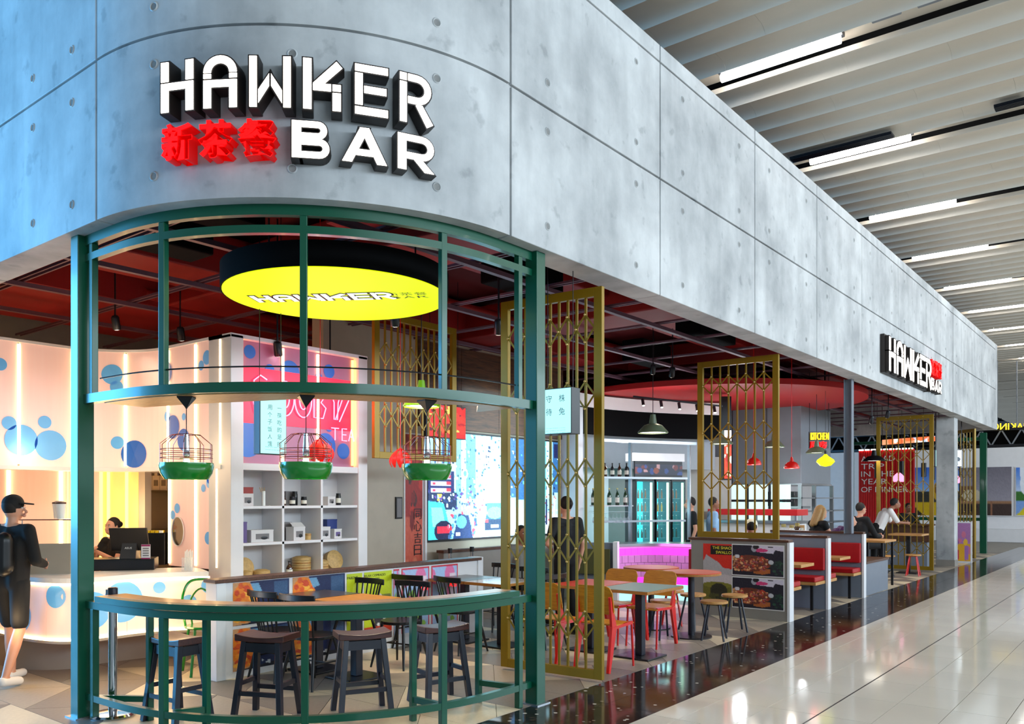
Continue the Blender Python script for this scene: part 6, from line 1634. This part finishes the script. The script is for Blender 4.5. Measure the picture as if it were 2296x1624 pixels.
# hanging panda screen, black speakers, mirror lettering
t = thing('hanging_screen', 'small hanging screen with bright black and white picture', 'screen', (*D(2125, 24.6), 2.6)); a, b = D(2098, 23.), D(2156, 23.)
c = Canvas(40, 26, (170, 236, 246)); c.rect(.4, 0, 1, 1, (240, 250, 250)); c.blobs(10, .1, 0, .95, .6, .08, [(20, 24, 30), (240, 246, 246), (60, 70, 80)])
picture('screen_picture', c, lambda u, v: (a[0] + (b[0] - a[0]) * u, a[1] + (b[1] - a[1]) * u, 2.59 + .44 * v), 'print_lightbox', t); MB().wallstrip([a, b], .01, .08, 2.57, 3.05).build('screen_body', 'black_plastic', t, world=True)
for qq in (a, b): MB().tube([(*qq, 3.05), (*qq, 4.72)], .012, 6).build('hanger', 'black_metal', t, world=True)
for i, (px, py, d) in enumerate(((2022, 1050, 24), (2071, 1054, 24), (2091, 1061, 24), (1967, 1055, 22))):
    q = D(px, d); z = CAMH + (HY - py) / FPX * d
    t = thing('cylinder_speaker', 'black cylinder lamp on the far rail, %s' % ('before the red wall', 'left of the screen stile', 'right of the screen stile', 'beside the dark pendant')[i], 'lamp', (*q, z), 0, 'black cylinder lamps')
    MB().lathe([(.07, -.2), (.07, .2)], 16).build('cylinder', 'black_plastic', t, True); MB().tube([(0, 0, .2), (0, 0, 4.72 - z)], .006, 6).build('cord', 'black_metal', t); MB().lathe([(.06, -.205), (.05, -.2)], 14).build('opening', 'dark_void', t, True)
t = thing('mirrored_sign', 'yellow lit lettering seen from behind in the far hall', 'sign', (*D(2260, 33), 4.5)); q = D(2268, 33)
text('MAKING', 'lettering', 'sign_yellow', t, (*q, 4.55), (-CR[0], -CR[1], 0), (0, 0, 1), 1.5, .26, extrude=.02, off=-.01, thick=.02)
for px in (2236, 2280): MB().tube([(*D(px, 33), 4.6), (*D(px, 33), 7.2)], .02, 6).build('hanger', 'grey_paint', t, world=True)
t = thing('curved_picture_band', 'glowing ceiling band with orange and blue pictures at the far end', 'light box', (*D(2030, 25.5), 3.4)); a, b = D(1978, 26.2), D(2105, 25.2)
c = Canvas(60, 8, (240, 150, 110)); c.rect(.65, 0, 1, 1, (150, 190, 240)); c.blobs(12, 0, 0, 1, 1, .06, [(250, 240, 230), (240, 110, 60), (200, 220, 250)])
picture('band_picture', c, lambda u, v: (a[0] + (b[0] - a[0]) * u, a[1] + (b[1] - a[1]) * u, 3.38 + .16 * v + .06 * u), 'print_lightbox', t); MB().wallstrip([a, b], .01, .06, 3.34, 3.62).build('band_body', 'black_plastic', t, world=True)
for qq in (a, b): MB().tube([(*qq, 3.6), (*qq, 4.72)], .01, 6).build('hanger', 'black_metal', t, world=True)
t = thing('poster_stand', 'purple and yellow illustrated poster stand by the far screen', 'poster', (-4.55, 24.6, 0)); 
c = Canvas(36, 44, (176, 120, 176)); c.rect(0, 0, 1, .45, (226, 170, 40)); c.blobs(12, 0, .1, 1, .7, .1, [(236, 190, 60), (150, 90, 160), (214, 120, 150)]); c.rect(.1, .05, .25, .3, (200, 50, 90)); c.rect(.6, .05, .85, .4, (160, 110, 180)); c.noise(5)
xa_, xb_ = PY(2142, 1200, 24.6)[0], PY(2176, 1200, 24.6)[0]
picture('poster_print', c, lambda u, v: (xa_ + (xb_ - xa_) * u, 24.59, .05 + 1.0 * v), 'print_paper', t); MB().box(xa_, xb_ + .03, 24.6, 24.66, 0, 1.08).build('stand_board', 'white_paint', t, world=True)
t = thing('far_timber_bar', 'dark timber bar counter beside the far screen', 'bar counter', (-5.0, 22.6, 0)); MB().box(-6.3, -4.65, 22.5, 22.9, .62, 1.02).build('bar_front', 'walnut', t, world=True); MB().box(-6.4, -4.6, 22.4, 23.0, 1.02, 1.06).build('bar_top', 'dark_veneer', t, world=True); MB().box(-6.2, -4.7, 22.55, 22.85, 0, .62).build('bar_base', 'grey_laminate', t, world=True)
# far dining group behind the fourth screen
ft = thing('pedestal_table', 'far oak table behind the fourth lattice screen', 'table', (-4.66, 20.5, 0), 0, 'square pedestal tables')
MB().box(-.35, .35, -.35, .35, .86, .90).build('table_top', 'oak', ft); MB().box(-.04, .04, -.04, .04, .02, .86).build('pedestal', 'black_metal', ft); MB().box(-.22, .22, -.22, .22, 0, .02).build('base_plate', 'black_metal', ft)
dup(rs, (-4.8, 19.2, 0), .2, 'oak round stool in front of the fourth lattice screen'); dup(rs, (-5.35, 20.7, 0), .6, 'oak round stool left of the far oak table'); dup(rs2, (-4.42, 19.85, 0), .1, 'round stool with red legs beside the far oak table')
# ceiling spotlights on the rails
sp_m = MB().lathe([(.04, -.14), (.045, -.13), (.045, 0), (.03, .02)], 14).mesh('spot_body', 'black_metal', True); sl_m = MB().lathe([(.034, -.142), (.03, -.141)], 14).mesh('spot_lens', 'spot_face')
SPOTS = [(885, 700, 'behind the round light box', 8.2), (1118, 720, 'beside the tall gold screen', 8.6), (258, 712, 'left', 9.6), (404, 737, 'second from left', 9.9), (622, 770, 'above the neon panel', 9.0), (740, 795, 'right of the neon panel', 10.2), (1508, 826, 'by the black speaker', 13), (1465, 820, 'before the bar', 13.5), (1955, 935, 'over the far table', 17), (1992, 923, 'above the fourth screen', 18)]
for i, (px, py, lb, d) in enumerate(SPOTS):
    q = D(px, d); z = min(CAMH + (HY - py) / FPX * d, 3.88)
    t = thing('ceiling_spot', 'black ceiling spotlight, ' + lb, 'spotlight', (*q, z), 0, 'black ceiling spotlights'); b_ = inst('spot_body', sp_m, t, (0, 0, 0), (.3, .3, 0)); inst('spot_lens', sl_m, t, (0, 0, 0), (.3, .3, 0))
    if i < 9: spot('ceiling_spot_light', (q[0], q[1], z - .2), (q[0] + (.4, .9, 1.6, 1.2, 1.0, 1.2, .6, .8, .3, .3)[i], q[1] + (-.6, -.3, -.4, -.4, -.6, -.6, -.6, -1.2, 0, 0)[i], 0), (90, 90, 70, 70, 60, 70, 90, 90, 90)[i], (1, .84, .62), 95, .8)
    MB().tube([(0, 0, 0), (0, 0, 4.72 - z)], .01, 6).build('stem', 'black_metal', t)

def high_stool(label, x, y, h):
    t = thing('high_stool', label, 'stool', (x, y, 0), .4, 'high stools under the guests')
    MB().lathe([(.15, h - .035), (.16, h - .03), (.16, h - .004), (.15, h)], 24).build('seat', 'oak', t, True)
    for k in range(4):
        a = PI / 4 + k * PI / 2; MB().tube([(.09 * math.cos(a), .09 * math.sin(a), h - .03), (.19 * math.cos(a), .19 * math.sin(a), 0)], .012, 8).build('leg', 'black_metal', t, True)
    MB().tube([(.16 * math.cos(2 * PI * i / 16), .16 * math.sin(2 * PI * i / 16), h * .32) for i in range(16)], .008, 6, closed=True).build('foot_ring', 'black_metal', t, True)
# ================================================================ PEOPLE
def capsule(m, p0, p1, r0, r1, n=10):
    a, b = Vector(p0), Vector(p1); t = (b - a)
    L = t.length
    if L < 1e-5: m.ell(p0, (r0, r0, r0), n, 6); return
    t = t / L; pts = []; rs_ = []
    for k in (-1, -.7, -.35): pts.append(a + t * (r0 * k)); rs_.append(r0 * math.sqrt(max(1 - k * k, .03)))
    pts.append(a); rs_.append(r0); pts.append((a + b) / 2); rs_.append((r0 + r1) / 2); pts.append(b); rs_.append(r1)
    for k in (.35, .7, 1): pts.append(b + t * (r1 * k)); rs_.append(r1 * math.sqrt(max(1 - k * k, .03)))
    m.tube(pts, rs_, n)
def blob(name, caps, mt, parent, voxel=.009, ells=(), it=4):
    """one continuous skin grown over tapered limbs"""
    m = MB()
    for c in caps: capsule(m, *c)
    for c, r in ells: m.ell(c, r, 16, 12)
    o = m.build(name, mt, parent)
    q = o.modifiers.new('skin', 'REMESH'); q.mode = 'VOXEL'; q.voxel_size = voxel; q.use_smooth_shade = True
    q = o.modifiers.new('soft', 'SMOOTH'); q.factor = .5; q.iterations = it
    return o
def hand(wr, d, lat, n, curl=.5, side=1):
    """palm, four bent fingers of unequal length and a thumb from the palm's side"""
    wr, d, lat, n = Vector(wr), Vector(d).normalized(), Vector(lat).normalized(), Vector(n).normalized(); c = []
    for s in (-.022, 0, .022): c.append((wr, wr + d * .075 + lat * s, .018, .014))
    for i, ln in enumerate((.068, .078, .074, .058)):
        b = wr + d * .085 + lat * (side * (.030 - .020 * i)); a = 0; p = b
        for k in range(3):
            a += curl * (.6 + .25 * k); q = p + (d * math.cos(a) + n * math.sin(a)) * ln * (.45, .32, .23)[k]; c.append((p, q, .0095, .0088)); p = q
    b = wr + d * .028 + lat * (side * .026); q = b + (d * .55 + lat * side * .75 + n * .3).normalized() * .042; c.append((b, q, .0125, .011)); c.append((q, q + (d * .85 + lat * side * .1 + n * .5).normalized() * .034, .0105, .009))
    return c
def joints(kind='stand', seat=.45):
    J = dict(pel=(0, 0, .95), che=(0, 0, 1.27), nec=(0, .0, 1.475), hea=(0, .025, 1.605))
    for s, k in ((-1, 'l'), (1, 'r')):
        J['sh' + k] = (s * .175, 0, 1.41); J['el' + k] = (s * .225, -.03, 1.13); J['wr' + k] = (s * .225, .05, .89)
        J['hi' + k] = (s * .085, 0, .92); J['kn' + k] = (s * .095, .02, .50); J['an' + k] = (s * .10, -.02, .09); J['to' + k] = (s * .12, .14, .035)
    if kind == 'sit':
        dz = seat + .1 - .95
        for k in ('pel', 'che', 'nec', 'hea', 'shl', 'shr', 'ell', 'elr', 'wrl', 'wrr', 'hil', 'hir'): J[k] = (J[k][0], J[k][1], J[k][2] + dz)
        for s, k in ((-1, 'l'), (1, 'r')):
            J['kn' + k] = (s * .11, .42, seat + .06); J['an' + k] = (s * .11, .40, max(seat - .36, .09)); J['to' + k] = (s * .12, .55, max(seat - .42, .035))
    return J
def person(label, loc, rz, J, skin='skin', hair='dark_hair', shirt='black_cloth', sleeve=.5, legs='black_cloth', leglen=1., shoes='black_plastic', sc=1., hairstyle='short', fore=0., tilt=(0, 0), curl=.5, extra=None, voxel=.009, grp='people in the cafe'):
    t = thing('person', label, 'person', loc, rz, grp); t.scale = (sc, sc, sc)
    V = {k: Vector(v) for k, v in J.items()}
    he = V['hea']; c = []; hd = []
    c.append((V['nec'] - Vector((0, 0, .03)), he - Vector((0, .01, .05)), .052, .05))
    el = [(he, (.072, .092, .108)), (he + Vector((0, .028, -.058)), (.052, .062, .055))]
    f = Matrix.Rotation(tilt[0], 3, 'Z') @ Matrix.Rotation(tilt[1], 3, 'X')
    F_ = lambda x, y, z: he + f @ Vector((x, y, z))
    c.append((F_(0, .085, .0), F_(0, .108, -.03), .010, .015)); c.append((F_(0, .085, -.062), F_(0, .09, -.064), .018, .018))
    for s in (-1, 1): c.append((F_(s * .073, -.005, .01), F_(s * .075, -.008, -.03), .012, .009))
    for k, s in (('l', -1), ('r', 1)):
        c += [(V['nec'] - Vector((0, 0, .04)), V['sh' + k], .045, .05), (V['sh' + k], V['el' + k], .048, .038), (V['el' + k], V['wr' + k], .038, .026)]
        d = (V['wr' + k] - V['el' + k]).normalized(); n = Vector((-s, .25, 0)); n = (n - d * n.dot(d)).normalized(); lat = d.cross(n).normalized() * (1 if s > 0 else -1)
        c += hand(V['wr' + k], d, lat, n, curl, 1 if lat.y > 0 else -1)
        c += [(V['hi' + k], V['kn' + k], .078, .052), (V['kn' + k], V['an' + k] + (V['kn' + k] - V['an' + k]) * .65, .05, .053), (V['an' + k] + (V['kn' + k] - V['an' + k]) * .65, V['an' + k], .053, .033), (V['an' + k] - Vector((0, .02, .03)), V['to' + k], .035, .03)]
    c += [(V['pel'] + Vector((s * .06, 0, 0)), V['che'] + Vector((s * .07, 0, 0)), .085, .095) for s in (-1, 1)]; c.append((V['che'], V['nec'] - Vector((0, 0, .08)), .09, .06))
    blob('body', c, skin, t, voxel, el)
    # clothes
    sh = [(V['pel'] + Vector((s * .065, 0, -.02)), V['che'] + Vector((s * .075, 0, 0)), .098, .108) for s in (-1, 1)] + [(V['che'], V['nec'] - Vector((0, 0, .075)), .10, .066)]
    for k in 'lr':
        sh.append((V['nec'] - Vector((0, 0, .065)), V['sh' + k], .055, .062))
        if sleeve > 0: sh.append((V['sh' + k], V['sh' + k].lerp(V['el' + k], min(sleeve * 2, 1)), .062, .053))
        if sleeve > .5: sh.append((V['el' + k], V['el' + k].lerp(V['wr' + k], (sleeve - .5) * 2), .052, .04))
    blob('shirt', sh, shirt, t, .012)
    lg = [(V['pel'] + Vector((s * .06, 0, -.03)), V['pel'] + Vector((s * .06, 0, .05)), .1, .098) for s in (-1, 1)]
    for k in 'lr':
        lg.append((V['hi' + k], V['hi' + k].lerp(V['kn' + k], min(leglen * 2, 1)), .09, .078 if leglen < .6 else .064))
        if leglen > .5: lg.append((V['kn' + k], V['kn' + k].lerp(V['an' + k], (leglen - .5) * 2), .066, .05))
    blob('trousers' if leglen > .6 else 'shorts', lg, legs, t, .012)
    for k in 'lr': blob('shoe', [(V['an' + k] - Vector((0, .035, .045)), V['to' + k] + Vector((0, .01, .005)), .045, .04)], shoes, t, .01)
    # hair
    if hairstyle in ('short', 'bun', 'long'):
        h_ = [(he + Vector((0, -.02, .03)), (.082, .092, .098))]; hc = []
        if hairstyle == 'bun': h_.append((he + Vector((0, -.105, .03)), (.042, .04, .042)))
        if hairstyle == 'long':
            for s in (-1, 1): hc += [(F_(s * .07, -.01, .04), F_(s * .085, .0, -.16), .035, .03)]
            hc += [(F_(0, -.07, .02), F_(0, -.09, -.24), .06, .045), (F_(.04, -.06, 0), F_(.05, -.07, -.22), .045, .035), (F_(-.04, -.06, 0), F_(-.05, -.07, -.22), .045, .035)]
        o = blob('hair', hc, hair, t, .008, h_, 2)
        # clear the face: hair stays behind the brow
        me = o.data; me.transform(Matrix()); 
        for v in me.vertices:
            q = f.inverted() @ (v.co - he)
            if q.y > .045 and q.z < .075: v.co = he + f @ Vector((q.x * .9, .03, q.z))
    for s in (-1, 1):
        m = MB().ell(F_(s * .031, .080, .008), (.012, .008, .007), 10, 6); m.build('eye', 'eye_white', t, True); MB().ell(F_(s * .031, .0875, .008), (.005, .003, .005), 8, 6).build('iris', 'dark_hair', t, True)
        MB().bar(F_(s * .016, .088, .026), F_(s * .048, .080, .027), .006, .006).build('brow', hair, t)
    MB().bar(F_(-.022, .094, -.052), F_(.022, .094, -.052), .008, .008).build('mouth', 'lips', t)
    return t, V, F_
# customer with cap and backpack
q = D(26, 7.66); J = joints(); J['knl'] = (-.10, .10, .50); J['anl'] = (-.10, .12, .09); J['tol'] = (-.12, .27, .035); J['knr'] = (.10, -.02, .50); J['anr'] = (.11, -.20, .11); J['tor'] = (.12, -.06, .035); J['elr'] = (.25, .0, 1.13); J['wrr'] = (.16, .22, 1.08); J['ell'] = (-.24, .0, 1.13); J['wrl'] = (-.15, .23, 1.1)
t, V, F_ = person('customer in black clothes and black cap with backpack at the tea counter', (*q, 0), .5, J, shirt='black_cloth', sleeve=.97, legs='black_cloth', leglen=.42, shoes='cloth_white', tilt=(-1.15, 0))
he = V['hea']
blob('cap', [], 'black_cloth', t, .008, [(he + Vector((0, -.008, .05)), (.086, .102, .085))], 2)
m = MB(); fz = math.radians(-20)
pts = [(.075 * math.cos(a), .09 + .10 * math.sin(a)) for a in [PI * i / 10 for i in range(11)]]
m.prism(pts, -.006, .006, lambda x, y, z: tuple(F_(x, y - .02, z + .052 - .12 * (y - .09)))); m.build('cap_brim', 'black_cloth', t)
blob('backpack', [((-.07, -.17, 1.08), (-.07, -.17, 1.32), .085, .08), ((.07, -.17, 1.08), (.07, -.17, 1.32), .085, .08), ((0, -.22, 1.08), (0, -.22, 1.2), .07, .06)], 'black_plastic', t, .012)
mat('patch_grey', (150, 154, 158), .5)
o = MB().tube([(.028 * math.cos(2 * PI * i / 20), -.302, 1.13 + .034 * math.sin(2 * PI * i / 20)) for i in range(20)], .004, 6, closed=True).build('badge_ring', 'patch_grey', t, True); MB().ell((0, -.302, 1.13), (.01, .003, .012), 10, 6).build('badge_dot', 'patch_grey', t); MB().bar((-.05, -.296, 1.06), (.05, -.296, 1.06), .003, .004).build('badge_line', 'patch_grey', t)
# cashier with clasped hands
q = D(256, 9.45); J = joints(); J['elr'] = (.24, .14, 1.16); J['wrr'] = (.04, .27, 1.30); J['ell'] = (-.24, .14, 1.16); J['wrl'] = (-.03, .27, 1.29)
person('cashier in black shirt with hands clasped behind the till', (*q, 0), PI + YAW - .5, J, skin='skin', sleeve=.28, hairstyle='bun', sc=.86, tilt=(.1, 0), curl=.7)
# blonde woman with phone
def phone(t, p, rz=0.):
    o = MB().cbox((0, 0, 0), (.072, .009, .145)).build('phone', 'black_plastic', t, bevel=.004); o.location = p; o.rotation_euler = (-.6, 0, rz); return o
q = D(1834, 15.05); J = joints('sit', .57); J['hea'] = (0, .06, J['hea'][2] - .01); z = J['shr'][2]
for s, k in ((-1, 'l'), (1, 'r')): J['el' + k] = (s * .2, .14, z - .26); J['wr' + k] = (s * .05, .33, z - .20)
t, V, F_ = person('woman with long blonde hair and black top looking at her phone', (*q, 0), YAW - PI / 2 + .25, J, hair='blonde_hair', sleeve=.12, hairstyle='long', tilt=(0, -.35), curl=.8, sc=1.1)
phone(t, (0, .42, z - .17))
# person in purple
q = D(1862, 15.9); J = joints('sit', .60); J['che'] = (0, .12, J['che'][2] - .04); J['nec'] = (0, .26, J['nec'][2] - .12); J['hea'] = (0, .34, J['hea'][2] - .14); z = J['shr'][2] - .1
for s, k in ((-1, 'l'), (1, 'r')): J['sh' + k] = (s * .175, .2, z); J['el' + k] = (s * .22, .3, z - .26); J['wr' + k] = (s * .1, .5, z - .24)
person('person in a purple and white top hunched behind the slim column', (*q, 0), YAW - PI / 2 - .2, J, shirt='cloth_purple', sleeve=.97, voxel=.011, sc=1.05)
# dark haired man at the high table
q = (-4.98, 17.85); J = joints('sit', .62); z = J['shr'][2]
for s, k in ((-1, 'l'), (1, 'r')): J['el' + k] = (s * .2, .18, z - .30); J['wr' + k] = (s * .06, .42, z - .33)
t, V, F_ = person('dark haired man in black leaning on the high oak table', (*q, 0), YAW - PI / 2 + .3, J, sleeve=.97, hairstyle='short', tilt=(0, -.2), curl=.8, voxel=.01, sc=1.08)
phone(t, (0, .52, z - .30))
# waiter bending over the far table
q = D(1968, 18.9); J = joints(); J['che'] = (0, .13, 1.24); J['nec'] = (0, .26, 1.40); J['hea'] = (0, .36, 1.49)
for s, k in ((-1, 'l'), (1, 'r')): J['sh' + k] = (s * .175, .2, 1.34); J['el' + k] = (s * .22, .34, 1.10); J['wr' + k] = (s * .1, .55, 1.08)
person('waiter in white shirt bending over the far oak table', (*q, 0), YAW - PI / 2 - .1, J, skin='skin_tan', shirt='cloth_white', sleeve=.45, voxel=.011, sc=1.06)
q = D(2036, 22.0); J = joints('sit', .70); z = J['shr'][2]
for s, k in ((-1, 'l'), (1, 'r')): J['el' + k] = (s * .22, .14, z - .27); J['wr' + k] = (s * .1, .34, z - .25)
person('seated guest in dark clothes facing the camera before the red wall', (*q, 0), PI + YAW, J, skin='skin_tan', sleeve=.97, voxel=.011)
# waitress behind the tall screen, guest behind the posts, kitchen staff
q = D(1270, 10.4); J = joints(); J['ell'] = (-.30, -.06, 1.14); J['wrl'] = (-.12, .16, 1.06)
person('waitress in black standing behind the tall gold screen', (*q, 0), YAW + .5, J, sleeve=.3, hairstyle='bun', voxel=.011, sc=1.0)
q = D(1168, 11.6); J = joints('sit', .45)
person('seated guest glimpsed between gold screen and green post', (*q, 0), PI + YAW + .6, J, skin='skin_tan', shirt='cloth_grey', sleeve=.4, voxel=.011)
q = D(1550, 15.5); J = joints()
person('kitchen hand in black at the right of the fridges', (*q, 0), YAW + PI / 2, J, sleeve=.3, voxel=.012)
q = D(1598, 15.5); mat('cloth_sky', (150, 190, 226), .8)
person('kitchen hand in pale blue shirt behind the noodle screen', (*q, 0), YAW - PI / 2, J, skin='skin_tan', shirt='cloth_sky', sleeve=.4, voxel=.012)
q = (PY(1685, 1200, 11.74)[0], 11.74); J = joints('sit', .52)
t, V, F_ = person('guest with white and yellow cap sitting in the first booth', (*q, 0), .35, J, voxel=.011)
mat('cap_cream', (236, 232, 214), .7); he = V['hea']; blob('cap', [], 'cap_cream', t, .009, [(he + Vector((0, -.005, .045)), (.088, .102, .09))], 2)
mat('cap_yellow', (230, 200, 60), .7); m = MB(); m.prism([(.075 * math.cos(a), .09 + .09 * math.sin(a)) for a in [PI * i / 10 for i in range(11)]], -.006, .006, lambda x, y, z: tuple(F_(x, y - .02, z + .03))); m.build('cap_brim', 'cap_yellow', t)

for lb, q, h_ in (('high stool under the blonde woman', D(1834, 15.05), .627), ('high stool under the guest in purple', D(1862, 15.9), .63), ('high stool under the dark haired man', (-4.98, 17.85), .67), ('high stool under the guest before the red wall', D(2036, 22.), .70), ('low stool under the guest between screen and post', D(1168, 11.6), .45)):
    high_stool(lb, q[0], q[1], h_ - .004)
